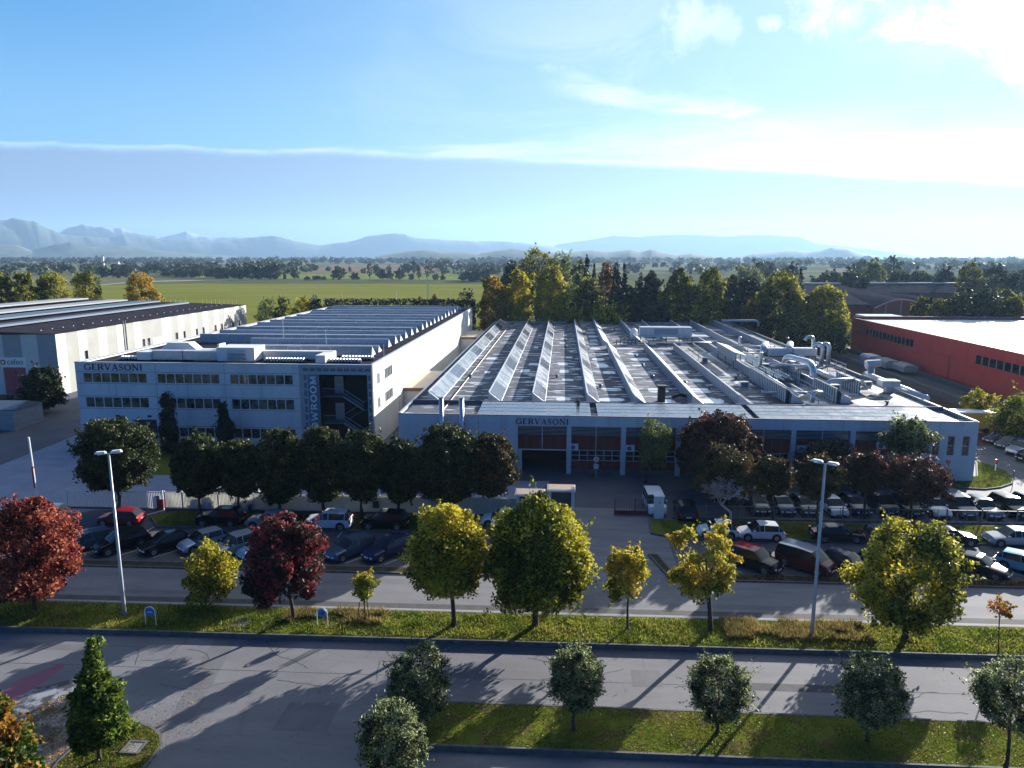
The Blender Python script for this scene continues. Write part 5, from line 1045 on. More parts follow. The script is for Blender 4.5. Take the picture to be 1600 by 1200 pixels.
# walls and clutter between the halls
for i, (xa, xb, ya, yb_, h_, m, nm, lab) in enumerate(((67.5, 67.8, 118, 200, 1.3, m_kerb, 'boundary_wall', 'low grey boundary wall between the factory and the red hall'), (75.6, 76.0, 110, 198, .9, m_kerb, 'retaining_wall', 'low kerb wall along the foot of the red hall'), (52.0, 52.3, 100, 198, 1.6, m_rust, 'boundary_wall', 'brown wall just beyond the right edge of the factory'))):
    t_ = MB().box(xa, xb, ya, yb_, 0, h_, m).build(nm); tag(t_, lab, 'wall')
sheet('earth_strip', [(53, 98), (67, 98), (67, 200), (53, 200)], 0.012, mat('brown_earth', (0.075, 0.05, 0.038), (0.12, 0.085, 0.065), 0.4, rough=0.95)); sheet('dark_lane', [(68.5, 98), (77, 98), (77, 204), (68.5, 204)], 0.014, m_gutter)
for i, (u, v, lab, w_, d_, h_) in enumerate(((1360, 570, 'white container tank behind the T-shaped extract stack', 1.6, 2.6, 2.4), (1385, 576, 'white covered vehicle parked by the red hall, left of two', 1.5, 3.0, 2.2), (1412, 582, 'white wrapped load parked by the red hall, right of two', 1.5, 3.2, 2.0))):
    x_, y_ = G(u, v); t_ = thing('covered_trailer', (x_, y_, 0), lab, 'trailer')
    MB().prism([(x_ - w_, y_ - d_, .5), (x_ + w_, y_ - d_, .5), (x_ + w_, y_ - d_, h_ * .8), (x_ + w_ * .7, y_ - d_, h_), (x_ - w_ * .7, y_ - d_, h_), (x_ - w_, y_ - d_, h_ * .8)], (0, 2 * d_, 0), m_zinc if w_ == 1.6 else m_greyp).build('cover', t_)
    for sx_ in (-1, 1): MB().disc((x_ + sx_ * w_ * .9, y_ - d_ * .4, .42), (1, 0, 0), .42, .25, m_tyre).build('wheel', t_)
x_, y_ = G(1545, 680); t_ = thing('box_trailer', (x_, y_, 0), 'yellow box trailer parked behind the right corner of the factory', 'trailer')
MB().box(x_ - 4, x_ + 1.0, y_ + 1, y_ + 3.4, .7, 2.9, m_yellow).build('body', t_); MB().box(x_ - 4, x_ + 1.2, y_ + .9, y_ + 3.5, 2.9, 3.05, m_wpaint).build('roof', t_)
for dx in (-2.4, .2): MB().disc((x_ + dx, y_ + 1.1, .4), (0, 1, 0), .4, .3, m_tyre).build('wheel', t_)
t_ = MB().box(*[min(G(1572, 655)[0], 66), 92, 113, 113.3, 0, 2.2, m_conc]).build('wall'); tag(t_, 'pale garden wall behind the cars at the right edge', 'wall')

# ---------------------------------------------------------------- far halls and houses
def arched_hall(u0, u1, Y, ztop, lab, m_, d_=60, rise=3.0):
    xa, xb = PY(u0, 480, Y)[0], PY(u1, 480, Y)[0]; t_ = thing('arched_hall', ((xa + xb) / 2, Y, 0), lab, 'industrial hall')
    n = 14; pts = [(xa, Y, 0), (xb, Y, 0)] + [(xb + (xa - xb) * k / n, Y, ztop - rise + rise * math.sin(math.pi * k / n)) for k in range(n + 1)]
    MB().prism(pts, (0, 1.0, 0), m_).build('gable_wall', t_)
    q = MB()
    for k in range(n):
        a0, a1 = k / n, (k + 1) / n; P_ = lambda a, y_: (xb + (xa - xb) * a, y_, ztop - rise + rise * math.sin(math.pi * a) + .2)
        q.add([P_(a0, Y - .6), P_(a1, Y - .6), P_(a1, Y + d_), P_(a0, Y + d_)], [(0, 1, 2, 3)], m_bitumen); q.add([P_(a0, Y - .6), P_(a1, Y - .6), tuple(Vector(P_(a1, Y - .6)) - Vector((0, 0, .4))), tuple(Vector(P_(a0, Y - .6)) - Vector((0, 0, .4)))], [(0, 1, 2, 3)], m_zinc)
    q.build('roof', t_); q = MB()
    for k in (3, 7, 11): x_ = xa + (xb - xa) * k / n; q.box(x_ - .2, x_ + .2, Y - .12, Y - .01, 0, ztop - rise + rise * math.sin(math.pi * k / n), m_framewall)
    q.build('pilaster', t_); return t_
m_brick = mat('brick_gable', (0.22, 0.075, 0.05), (0.28, 0.10, 0.07), 0.3, rough=0.85)
arched_hall(1366, 1450, 262, 10.2, 'arched brick hall with a rounded white-edged gable behind the red hall', m_brick)
arched_hall(1452, 1520, 262, 9.8, 'second arched brick hall half hidden behind the trees, right of the first', m_brick)
xa = PY(1325, 480, 268)[0]; xb = PY(1366, 480, 268)[0]
t_ = thing('brick_hall', (xa, 268, 0), 'brown brick hall with dark sloping roof left of the arched gable', 'industrial hall'); MB().box(xa - 4, xb - .5, 268, 330, 0, 7.5, m_brick).build('wall', t_)
MB().prism([(xa - 6, 267, 7.6), (xb + 20, 267, 7.6), (xb + 12, 340, 12.2), (xa - 12, 340, 12.2)], (0, 0, .3), m_bitumen).build('roof', t_); MB().box(xa - 12, xb + 14, 339, 341, 12.5, 13.1, m_zinc).build('ridge_light', t_)
xa, xb = PY(1375, 480, 300)[0], PY(1480, 480, 350)[0]
t_ = thing('far_shed', (xa, 345, 0), 'long dark shed roof with a pale ridge behind the arched halls', 'industrial hall'); MB().box(xa + 10, xb + 14, 346, 380, 0, 8.2, m_brick).build('wall', t_); MB().prism([(xa + 8, 344, 8.3), (xb + 16, 344, 8.3), (xb + 16, 365, 11.5), (xa + 8, 365, 11.5)], (0, 0, .3), m_bitumen).build('roof', t_); MB().box(xa + 8, xb + 16, 364, 366, 11.81, 12.5, m_zinc).build('ridge_light', t_)
t_ = thing('low_store', (PY(1370, 500, 232)[0], 232, 0), 'grey flat-roofed store in front of the arched hall', 'store'); xa, xb = PY(1368, 480, 232)[0], PY(1425, 480, 232)[0]
MB().box(xa, xb, 232, 246, 0, 5.8, m_slate).build('wall', t_); MB().box(xa - .3, xb + .3, 231.7, 246.3, 5.8, 6.2, m_membrane).build('roof', t_)
xa, xb = PY(1275, 440, 420)[0], PY(1306, 440, 420)[0]; t_ = thing('block_building', (xa, 420, 0), 'small grey concrete block building beyond the wood on the right', 'building'); MB().box(xa, xb, 420, 432, 0, 9.2, m_conc).build('wall', t_); MB().box(xa + 1, xb - 1, 419.9, 420, 5.6, 7.8, m_glassd).build('window', t_); MB().box(xa - .4, xb + .4, 419.6, 432.4, 9.2, 9.6, m_kerb).build('roof', t_)
rr_ = random.Random(11)
far_b = [(25, 414, 26), (60, 412, 20), (117, 411, 30), (128, 412.5, 22), (183, 412.5, 14), (230, 410, 24), (280, 404.5, 22), (318, 404, 14), (388, 409, 22), (402, 411, 26), (455, 408, 18), (990, 414.5, 60), (1035, 411.5, 20), (1120, 408, 26), (1330, 415, 24), (1545, 409, 44), (1575, 410, 36), (1592, 411, 30), (1440, 408, 22), (700, 409, 18), (820, 409, 20), (330, 413, 16)]
m_tile = mat('clay_tile', (0.26, 0.12, 0.08), (0.32, 0.16, 0.11), 0.2, rough=0.85); m_housew = flat('house_render', (0.62, 0.60, 0.55), 0.8)
for i, (u, v, wpx) in enumerate(far_b):
    x_, y_ = G(u, v); d_ = math.hypot(x_, y_); w_ = max(8.0, wpx * .25 * d_ / F * (1.6 if wpx > 40 else 1)); h_ = min(7, 3.2 * d_ / F)
    t_ = thing('far_house', (x_, y_, 0), 'tiny pale far-off building among the woods of the plain', 'house', 'far-off buildings on the plain')
    MB().box(x_ - w_ / 2, x_ + w_ / 2, y_, y_ + 10, 0, h_, m_housew).build('wall', t_); MB().prism([(x_ - w_ / 2 - .5, y_ - .6, h_), (x_ - w_ / 2 - .5, y_ + 5, h_ + 2.2), (x_ - w_ / 2 - .5, y_ + 10.6, h_)], (w_ + 1, 0, 0), m_tile if i % 3 else m_membrane).build('roof', t_)
x_, y_ = G(160, 408); y_ = 1800; x_ = PY(160, 405, y_)[0]; t_ = thing('bell_tower', (x_, y_, 0), 'tiny far white bell tower on the plain at the left', 'bell tower'); MB().box(x_ - 2.2, x_ + 2.2, y_, y_ + 4.4, 0, 24, m_housew).build('shaft', t_); MB().tube([(x_, y_ + 2.2, 24), (x_, y_ + 2.2, 29)], [3.1, .1], m_tile, 4).build('spire', t_)

# ---------------------------------------------------------------- cars
def carbody(L, W, Hh_, kind):
    h = L / 2; w = W / 2; K = kind
    belt = .62 * Hh_ if K != 'van' else .56 * Hh_
    if K == 'hatch': st = [(-h, .80, .50, .50, .86), (-h + .05, .92, .60, .62, .92), (-h + .18, .98, belt, belt + .02, .80), (-h + .62, 1, belt + .02, Hh_ * .955, .74), (-.15, 1, belt, Hh_, .76), (h * .12, 1, belt - .01, Hh_ * .975, .75), (h * .50, 1, belt - .03, belt + .03, .82), (h * .86, .97, belt - .20, belt - .12, .80), (h - .08, .86, .52, .58, .80), (h, .72, .42, .44, .9)]; cab = (2, 6)
    elif K == 'suv': st = [(-h, .82, .55, .55, .86), (-h + .05, .94, .66, .70, .92), (-h + .14, .99, belt, belt + .02, .82), (-h + .45, 1, belt + .02, Hh_ * .96, .76), (-.2, 1, belt, Hh_, .78), (h * .14, 1, belt, Hh_ * .98, .77), (h * .48, 1, belt, belt + .04, .84), (h * .86, .98, belt - .14, belt - .06, .82), (h - .08, .88, .62, .72, .82), (h, .76, .50, .52, .9)]; cab = (2, 6)
    elif K == 'wagon': st = [(-h, .82, .50, .50, .86), (-h + .05, .92, .62, .66, .92), (-h + .14, .98, belt, belt + .02, .80), (-h + .50, 1, belt + .01, Hh_ * .94, .74), (-.3, 1, belt, Hh_, .76), (h * .10, 1, belt - .01, Hh_ * .98, .75), (h * .44, 1, belt - .03, belt + .03, .82), (h * .86, .97, belt - .17, belt - .1, .80), (h - .08, .86, .54, .60, .80), (h, .72, .44, .46, .9)]; cab = (2, 6)
    elif K == 'sedan': st = [(-h, .82, .55, .55, .86), (-h + .06, .92, belt - .06, belt - .02, .86), (-h + .55, .98, belt, belt + .03, .84), (-h + 1.2, 1, belt, Hh_ * .965, .72), (-.15, 1, belt, Hh_, .74), (h * .10, 1, belt - .01, Hh_ * .975, .73), (h * .42, 1, belt - .03, belt + .03, .82), (h * .86, .97, belt - .17, belt - .1, .80), (h - .08, .86, .52, .58, .80), (h, .72, .42, .44, .9)]; cab = (2, 6)
    else: st = [(-h, .92, .55, .55, .92), (-h + .04, .98, .80, .9, .94), (-h + .08, 1, belt, belt + .3, .92), (-h + .25, 1, belt, Hh_ * .97, .86), (-.3, 1, belt, Hh_, .86), (h * .34, 1, belt, Hh_ * .96, .84), (h * .70, 1, belt, belt + .06, .86), (h * .92, .96, belt - .16, belt - .1, .84), (h - .05, .88, .66, .72, .84), (h, .80, .50, .52, .9)]; cab = (2, 6)
    rows = []
    for (x_, ws, bz, tz, tw) in st:
        ww = w * ws; s0 = .22 if abs(x_) < h - .1 else .30; mid = min(.5, (s0 + bz) / 2); tpw = ww * tw
        side = [(ww * .90, s0), (ww, s0 + .10), (ww, mid + .06), (ww * .975, bz), (tpw, tz), (tpw * .55, tz + .025)]
        rows.append([(x_, -a, b) for a, b in side] + [(x_, a, b) for a, b in side[::-1]])
    return rows, cab
def make_car(kind, L, W, Hc, paint, roofm=None):
    root = bpy.data.objects.new('parked_car', None); col.objects.link(root); root.empty_display_size = .3
    rows, cab = carbody(L, W, Hc, kind); n = len(rows[0]); B = MB(); G_ = {'windscreen': MB(), 'rear_window': MB(), 'side_window': MB()}
    off = len(B.v); allv = [p for r in rows for p in r]; bf, gf = [], {'windscreen': [], 'rear_window': [], 'side_window': []}; rf = []
    for i in range(len(rows) - 1):
        for k in range(n):
            q = (i * n + k, (i + 1) * n + k, (i + 1) * n + (k + 1) % n, i * n + (k + 1) % n)
            side = k in (3, 7); top = k in (4, 5, 6)
            if side and cab[0] <= i < cab[1] and not (kind == 'van' and i < 4 and False): gf['side_window'].append((q, i, k))
            elif top and i == cab[1] - 1: gf['windscreen'].append((q, i, k))
            elif top and i == cab[0]: gf['rear_window'].append((q, i, k))
            elif top and cab[0] < i < cab[1] - 1: rf.append(q)
            else: bf.append(q)
    bf.append(tuple(range(n))[::-1]); bf.append(tuple(range((len(rows) - 1) * n, len(rows) * n)))
    B.add(allv, bf, paint); 
    if rf: B.add(allv, rf, roofm or paint)
    # glass: each pane inset so that the pillars stay painted
    for nm, lst in gf.items():
        for (q, i, k) in lst:
            P = [Vector(allv[j]) for j in q]; c_ = sum(P, Vector()) / 4; nrm = (P[1] - P[0]).cross(P[3] - P[0])
            if nrm.length < 1e-6: nrm = (P[2] - P[1]).cross(P[3] - P[1])
            nrm.normalize(); s_ = .93 if nm != 'side_window' else .92
            if nm == 'side_window':
                I = [p.lerp(c_, .055) for p in P]
                B.add([tuple(p) for p in P] + [tuple(p) for p in I], [(0, 1, 5, 4), (1, 2, 6, 5), (2, 3, 7, 6), (3, 0, 4, 7)], paint); G_[nm].add([tuple(p) for p in I], [(0, 1, 2, 3)], m_carglass)
            else:
                B_edge = None; G_[nm].add([tuple(p) for p in P], [(0, 1, 2, 3)], m_carglass)
    w = W / 2; wb = L * .305; wr = .325 if kind not in ('suv', 'van') else .36
    for sx_ in (-1, 1):
        for sy_ in (-1, 1):
            B.disc((sx_ * wb + .02, sy_ * (w - .012), wr + .03), (0, 1, 0), wr + .085, .03, m_black)
    B.box(L / 2 - .30, L / 2 + .006, -w * .55, w * .55, .30, .42, m_black); B.box(L / 2 - .2, L / 2 + .012, -.26, .26, .42, .52, m_plate) if False else None
    B.box(-L * .36, L * .36, -w - .004, -w + .03, .20, .27, m_black); B.box(-L * .36, L * .36, w - .03, w + .004, .20, .27, m_black)
    o = B.build('body', root, world=False)
    for p in o.data.polygons: p.use_smooth = False
    for nm in ('windscreen', 'rear_window'): G_[nm].build(nm, root, world=False)
    V, Fg = G_['side_window'].v, G_['side_window'].f
    for sgn in (-1, 1):
        q = MB(); fs = [f for f in Fg if V[f[0]][1] * sgn > 0]
        for f in fs: q.add([V[j] for j in f], [tuple(range(len(f)))], m_carglass)
        q.build('side_window', root, world=False)
    for sx_ in (-1, 1):
        for sy_ in (-1, 1):
            c_ = (sx_ * wb + .02, sy_ * (w - .075), wr); q = MB(); q.disc(c_, (0, 1, 0), wr, .20, m_tyre, 18); wo_ = q.build('wheel', root, world=False)
            q = MB(); q.disc((c_[0], c_[1] + sy_ * .10, c_[2]), (0, 1, 0), wr * .64, .025, m_rim, 14); q.disc((c_[0], c_[1] + sy_ * .115, c_[2]), (0, 1, 0), wr * .16, .02, m_black, 8)
            for k in range(5): a = k * 2 * math.pi / 5 + .3; q.obox((c_[0] + math.cos(a) * wr * .42, c_[1] + sy_ * .112, c_[2] + math.sin(a) * wr * .42), (.022, .006, .05), 0, m_black)
            q.build('rim', None).parent = wo_
    fz_ = rows[-2][3][2] + .03
    for sy_ in (-1, 1):
        q = MB(); q.prism([(L / 2 - .42, sy_ * w * .87, fz_ - .02), (L / 2 - .05, sy_ * w * .80, fz_ - .13), (L / 2 + .004, sy_ * w * .56, fz_ - .13), (L / 2 - .20, sy_ * w * .55, fz_ + .0)], (0, 0, .12), m_lamp); q.build('headlight', root, world=False)
        tz = rows[1][3][2]; q = MB(); q.box(-L / 2 - .015, -L / 2 + .16, min(sy_ * w * .58, sy_ * w * .90), max(sy_ * w * .58, sy_ * w * .90), tz - .04, tz + .14 + (.15 if kind in ('suv', 'van', 'wagon') else 0), m_tail); q.build('tail_light', root, world=False)
        q = MB(); mx_ = L * .5 * .36; mz = rows[5][3][2] + .03; q.box(mx_ - .10, mx_ + .10, min(sy_ * w, sy_ * (w + .19)), max(sy_ * w, sy_ * (w + .19)), mz, mz + .14, paint); q.build('mirror', root, world=False)
    q = MB(); q.box(L / 2 - .04, L / 2 + .02, -.26, .26, .43, .54, m_plate); q.build('number_plate', root, world=False)
    q = MB(); q.box(-L / 2 - .02, -L / 2 + .04, -.26, .26, .55, .66, m_plate); q.build('number_plate', root, world=False)
    return root
def paint(name, c, metal=0.0): return mat(name, c, rough=0.14, metal=metal, coat=0.0, spec=0.25)
PAINT = {'white': paint('paint_white', (.72, .73, .74)), 'silver': paint('paint_silver', (.42, .45, .49), .4), 'lightblue': paint('paint_light_blue', (.16, .38, .52), .1), 'black': paint('paint_black', (.010, .010, .013)), 'grey': paint('paint_grey', (.10, .11, .13), .3), 'navy': paint('paint_navy', (.012, .022, .065)), 'bluegrey': paint('paint_blue_grey', (.07, .11, .17), .3), 'red': paint('paint_red', (.28, .02, .025)), 'maroon': paint('paint_maroon', (.10, .012, .018)), 'palegrey': paint('paint_pale_grey', (.15, .165, .19), .3)}
DIM = {'hatch': (4.1, 1.76, 1.47), 'suv': (4.4, 1.84, 1.64), 'wagon': (4.55, 1.80, 1.48), 'sedan': (4.5, 1.80, 1.42), 'van': (4.5, 1.85, 1.86), 'city': (3.55, 1.63, 1.49)}
cars_done = {}
def car(u, v, ang, kind, pc, label, group, roof=None, xy=None):
    x_, y_ = xy if xy else G(u, v); key = (kind, pc, roof)
    if key not in cars_done: L, W, Hc = DIM[kind]; r_ = cars_done[key] = make_car('hatch' if kind == 'city' else kind, L, W, Hc, PAINT[pc], PAINT[roof] if roof else None)
    else: r_ = copy_tree(cars_done[key])
    r_.location = (x_, y_, 0.012); r_.rotation_euler = (0, 0, R(ang)); tag(r_, label, 'car', group); return r_
gA, gB, gC, gD, gE, gF, gG = 'cars parked along the grass bank, left lot', 'cars parked diagonally in the left lot', 'cars parked along the grass bank, right lot', 'cars parked diagonally in the right lot', 'cars behind the right-hand fence', 'cars at the far right', 'cars in the works yard'
car(190, 818, 184, 'hatch', 'red', 'dark red hatchback with its bright tail to the grass bank, leftmost in its row', gA)
car(345, 819, 182, 'suv', 'black', 'black off-roader parked by the grass bank under the second round tree', gA)
car(424, 822, 182, 'wagon', 'silver', 'silver estate car beside the bank, left of the white crossover', gA)
car(514, 824, 181, 'suv', 'white', 'white crossover with black wheel arches beside the bank', gA)
car(602, 824, 180, 'suv', 'black', 'black off-roader beside the bank, right of the white crossover', gA)
car(785, 820, 180, 'hatch', 'white', 'white car half hidden behind the big green tree', gA)
car(78, 812, 184, 'city', 'white', 'white small car showing through the scarlet tree', gA)
bang = 52 + 180
for (u, v, k, p_, lab) in ((135, 856, 'wagon', 'bluegrey', 'blue-grey estate beside the scarlet tree, leftmost diagonal car'), (190, 858, 'suv', 'black', 'black off-roader right of the blue-grey estate and behind the lamp post'), (258, 858, 'hatch', 'black', 'black hatchback right of the left lamp post'), (318, 855, 'hatch', 'silver', 'silver hatchback behind the small yellow tree'), (370, 863, 'suv', 'silver', 'silver off-roader with blue glass right of the small yellow tree'), (405, 868, 'city', 'lightblue', 'light blue small car beside the wine-red tree'), (470, 864, 'suv', 'black', 'black off-roader just right of the wine-red tree'), (548, 866, 'wagon', 'bluegrey', 'blue-grey estate with roof rails, left of the last two before the yellow tree'), (606, 867, 'wagon', 'navy', 'navy estate car beside the big yellow tree')):
    car(u, v, bang, k, p_, lab, gB)
car(1120, 838, 178, 'city', 'white', 'small white city car behind the sparse yellow tree', gC)
car(1187, 841, 180, 'hatch', 'white', 'white hatchback parked side-on right of the small city car', gC)
car(1307, 843, 0, 'sedan', 'black', 'black saloon parked beside the right lamp post', gC)
car(1390, 847, 0, 'wagon', 'palegrey', 'pale grey estate hidden behind the crown of the spreading yellow tree', gC)
car(1482, 848, 0, 'sedan', 'black', 'black saloon with sun glinting on its bonnet right of the yellow tree', gC)
car(1580, 850, 180, 'wagon', 'silver', 'silver-white estate at the right edge beside the bank', gC)
for (u, v, k, p_, r_, lab) in ((1178, 886, 'suv', 'black', 'red', 'black crossover with a red roof in the right lot'), (1258, 888, 'van', 'maroon', 'silver', 'dark red people carrier with a pale roof beside the right lamp post'), (1322, 890, 'hatch', 'navy', None, 'navy hatchback right of the lamp post'), (1378, 890, 'hatch', 'bluegrey', None, 'blue-grey hatchback behind the spreading yellow tree'), (1452, 892, 'wagon', 'palegrey', None, 'pale grey car with a bright glint at the right side of the yellow tree'), (1528, 894, 'sedan', 'black', None, 'black saloon facing right near the young orange sapling'), (1600, 892, 'hatch', 'lightblue', None, 'light blue hatchback cut by the right edge')):
    car(u, v, -43, k, p_, lab, gD, r_)
for (u, v, k, p_, lab) in ((1182, 796, 'hatch', 'grey', 'grey car behind the fence, leftmost of the row facing the lot'), (1220, 797, 'hatch', 'bluegrey', 'blue-grey car behind the fence, second from the left'), (1256, 798, 'hatch', 'grey', 'dark grey car behind the fence left of the lamp post'), (1300, 800, 'hatch', 'white', 'white hatchback behind the fence right of the lamp post'), (1334, 797, 'wagon', 'navy', 'dark blue car behind the fence between the white hatchback and the navy van'), (1374, 797, 'van', 'navy', 'navy van with a high roof behind the fence'), (1415, 799, 'hatch', 'black', 'black car behind the fence right of the navy van'), (1455, 800, 'sedan', 'white', 'white saloon behind the fence under the bronze tree'), (1494, 800, 'van', 'palegrey', 'tall silver people carrier behind the fence with a sunlit roof'), (1535, 802, 'wagon', 'palegrey', 'pale grey estate behind the fence right of the silver people carrier'), (1576, 801, 'suv', 'black', 'black off-roader behind the fence near the right edge'), (1612, 800, 'suv', 'grey', 'grey car behind the fence cut by the right edge')):
    car(u, v, -86, k, p_, lab, gE)
for (u, v, k, p_, lab) in ((1560, 691, 'wagon', 'grey', 'grey estate beside the yellow trailer, furthest of the far right row'), (1577, 699, 'hatch', 'palegrey', 'pale hatchback, second in the far right row'), (1597, 709, 'suv', 'silver', 'silver off-roader in the far right row'), (1613, 719, 'wagon', 'black', 'black car nearest in the far right row')):
    car(u, v, 205, k, p_, lab, gF)
car(1022, 796, -88, 'van', 'white', 'white van standing behind the red gate', gG)
car(1070, 806, 90, 'suv', 'black', 'black car behind the bare grey tree', gG)
car(352, 788, 230, 'van', 'white', 'white van behind the fence left of the third round tree', gG); car(409, 791, 228, 'suv', 'white', 'white car behind the fence right of the third round tree', gG)

# ---------------------------------------------------------------- street furniture
def lamp(u, v, h, ang, lab):
    x_, y_ = G(u, v, ZV); t_ = thing('street_lamp', (x_, y_, ZV), lab, 'street lamp', 'tall twin-headed street lamps', rz=ang)
    q = MB(); q.tube([(0, 0, -.1), (0, 0, 1.2), (0, 0, h)], [.13, .12, .07], m_pole, 12); q.build('pole', t_, world=False, smooth=True); q = MB(); q.cyl(0, 0, -.02, .12, .24, m_kerb, 10); q.build('base', t_, world=False)
    q = MB(); q.tube([(-.42, 0, h + .08), (0, 0, h), (.42, 0, h + .08)], .045, m_pole, 8); q.build('arm', t_, world=False)
    for s_ in (-1, 1):
        q = MB(); c_ = s_ * .46; v_ = []
        for (a, b, z_) in ((-.34, .11, .02), (-.24, .17, .10), (.24, .18, .11), (.36, .09, .04)): v_ += [(c_ + s_ * a, -b, h + z_), (c_ + s_ * a, -b * .6, h + z_ + .10), (c_ + s_ * a, b * .6, h + z_ + .10), (c_ + s_ * a, b, h + z_)]
        q.add(v_, [(i * 4 + k, i * 4 + (k + 1) % 4, i * 4 + 4 + (k + 1) % 4, i * 4 + 4 + k) for i in range(3) for k in range(4)] + [(0, 3, 2, 1), (12, 13, 14, 15)], m_wpaint); o = q.build('lamp_head', t_, world=False)
        q = MB(); q.box(c_ - .22, c_ + .24, -.11, .11, h + .0, h + .05, m_lamp); q.build('lamp_glass', None).parent = o
lamp(195, 960, 11.6, R(28), 'left street lamp, standing behind the blue round sign'); lamp(1268, 996, 11.8, R(-35), 'right street lamp, standing between the two yellow trees of the verge')
x_, y_ = G(60, 795); t_ = thing('flagpole', (x_, y_, 0), 'bare white and red pole beside the fence at the left', 'pole'); MB().tube([(x_, y_, 0), (x_ - .05, y_, 3.2)], .09, m_signred if False else m_wpaint, 8).build('lower_pole', t_); MB().tube([(x_ - .05, y_, 3.2), (x_ - .15, y_, 7.4)], .10, m_wpaint, 8).build('pole', t_); MB().tube([(x_ - .08, y_, 2.2), (x_ - .09, y_, 4.4)], .115, m_signred, 8).build('red_band', t_)
for (u, v, lab) in ((236, 976, 'round blue sign on a hooped white frame near the left street lamp'), (504, 978, 'round blue sign on a hooped white frame right of the wine-red tree')):
    x_, y_ = G(u, v, ZV); t_ = thing('hoop_sign', (x_, y_, ZV), lab, 'sign', 'round blue signs on hooped frames')
    hp = [(-.36, 0, -.05), (-.36, 0, .95)] + [(-.36 * math.cos(a), 0, .95 + .36 * math.sin(a)) for a in [math.pi * k / 8 for k in range(1, 8)]] + [(.36, 0, .95), (.36, 0, -.05)]
    MB().tube(hp, .035, m_wpaint, 8).build('frame', t_, world=False); q = MB(); q.disc((0, 0, .93), (0, 1, 0), .30, .03, m_signblue, 20); d_ = q.build('sign_disc', t_, world=False)
    q = MB(); q.box(-.17, .17, -.024, -.016, .90, .96, m_wpaint if u == 236 else m_navy)
    if u != 236: q.prism([(.04, -.017, .83), (.20, -.017, .93), (.04, -.017, 1.03)], (0, -.008, 0), m_navy)
    q.build('arrow', None).parent = d_
for (u, v, w_, lab) in ((374, 973, .62, 'square pale-rimmed manhole cover in the verge right of the blue sign'), (209, 1168, .50, 'pale square manhole cover on the grass island in the lower left corner')):
    zz_ = ZV if u == 374 else .13; x_, y_ = G(u, v, zz_); t_ = thing('manhole_cover', (x_, y_, zz_), lab, 'manhole cover'); q = MB()
    for (a, b, c_, d_) in ((-w_, w_, -w_, -w_ + .12), (-w_, w_, w_ - .12, w_), (-w_, -w_ + .12, -w_ + .12, w_ - .12), (w_ - .12, w_, -w_ + .12, w_ - .12)): q.box(a, b, c_, d_, .0, .06, m_kerb)
    q.build('rim', t_, world=False); q = MB(); q.box(-w_ + .121, w_ - .121, -w_ + .121, w_ - .121, 0, .035, m_gutter if u == 374 else m_path); q.build('lid', t_, world=False)
x_, y_ = G(1555, 737); t_ = thing('hydrant_post', (x_, y_, .13), 'thin post with a red top casting a shadow on the right grass island', 'hydrant'); MB().cyl(x_, y_, .1, .95, .07, m_wpaint, 8).build('post', t_); MB().cyl(x_, y_, .95, 1.5, .14, m_signred, 8).build('head', t_)
x_, y_ = G(1581, 765); t_ = thing('marker_post', (x_, y_, .1), 'thin dark marker post at the kerb of the right grass island', 'post'); MB().cyl(x_, y_, 0, 1.9, .035, m_dframe, 6).build('post', t_); MB().box(x_ - .05, x_ + .05, y_ - .02, y_ + .02, 1.9, 2.1, m_dframe).build('cap', t_)
x_, y_ = G(931, 748); t_ = thing('road_sign', (x_, y_, 0), 'round white traffic sign with a smaller plate below on a post before the factory', 'road sign'); MB().cyl(x_, y_, 0, 2.7, .04, m_pole, 8).build('post', t_)
q = MB(); q.disc((x_, y_ - .06, 2.3), (0, 1, 0), .40, .03, m_signred, 20); q.disc((x_, y_ - .075, 2.3), (0, 1, 0), .31, .03, m_wpaint, 20); q.build('sign_disc', t_); MB().box(x_ - .28, x_ + .28, y_ - .075, y_ - .045, 1.2, 1.75, m_wpaint).build('plate', t_); 
q = MB(); q.box(x_ - .03, x_ + .10, y_ - .10, y_ - .092, 2.15, 2.2, m_navy); q.box(x_ + .04, x_ + .1, y_ - .10, y_ - .092, 2.2, 2.32, m_navy); q.box(x_ - .08, x_ + .06, y_ - .10, y_ - .092, 2.32, 2.38, m_navy); q.box(x_ - .08, x_ - .03, y_ - .10, y_ - .092, 2.38, 2.48, m_navy); q.build('numeral', t_)
# left fence: pale sliding gate of pickets, then fence panels backed with sheet
def fence_line(name, lab, cat, xa, xb, y0, sl, h, step, post, mback=None, base_h=.35, mp=m_frame, pick=True, mbase=m_kerb):
    ln_ = lambda x_: y0 + sl * x_; t_ = thing(name, (xa, ln_(xa), 0), lab, cat); ang = math.atan(sl)
    q = MB(); Lh = (xb - xa) / 2
    for z_ in (base_h + .08, h - .08): q.obox(((xa + xb) / 2, ln_((xa + xb) / 2), z_), (Lh, .03, .03), ang, mp)
    q.build('rail', t_)
    if pick:
        q = MB(); n = int((xb - xa) / step)
        for k in range(n): x_ = xa + (k + .5) * step; q.obox((x_, ln_(x_) - .03, (base_h + h) / 2), (.022, .02, (h - base_h) / 2), ang, mp)
        q.build('pickets', t_)
    n = int((xb - xa) / post)
    for k in range(n + 1): x_ = xa + (xb - xa) * k / n; MB().obox((x_, ln_(x_) + .01, (h + .1) / 2), (.045, .045, (h + .1) / 2), ang, mp).build('post', t_)
    if mback: MB().obox(((xa + xb) / 2, ln_((xa + xb) / 2) + .06, (base_h + h - .1) / 2), (Lh, .012, (h - .1 - base_h) / 2), ang, mback).build('screen', t_)
    if base_h > .05: MB().obox(((xa + xb) / 2, ln_((xa + xb) / 2) + .02, base_h / 2), (Lh, .12, base_h / 2), ang, mbase).build('base_wall', t_)
    return t_
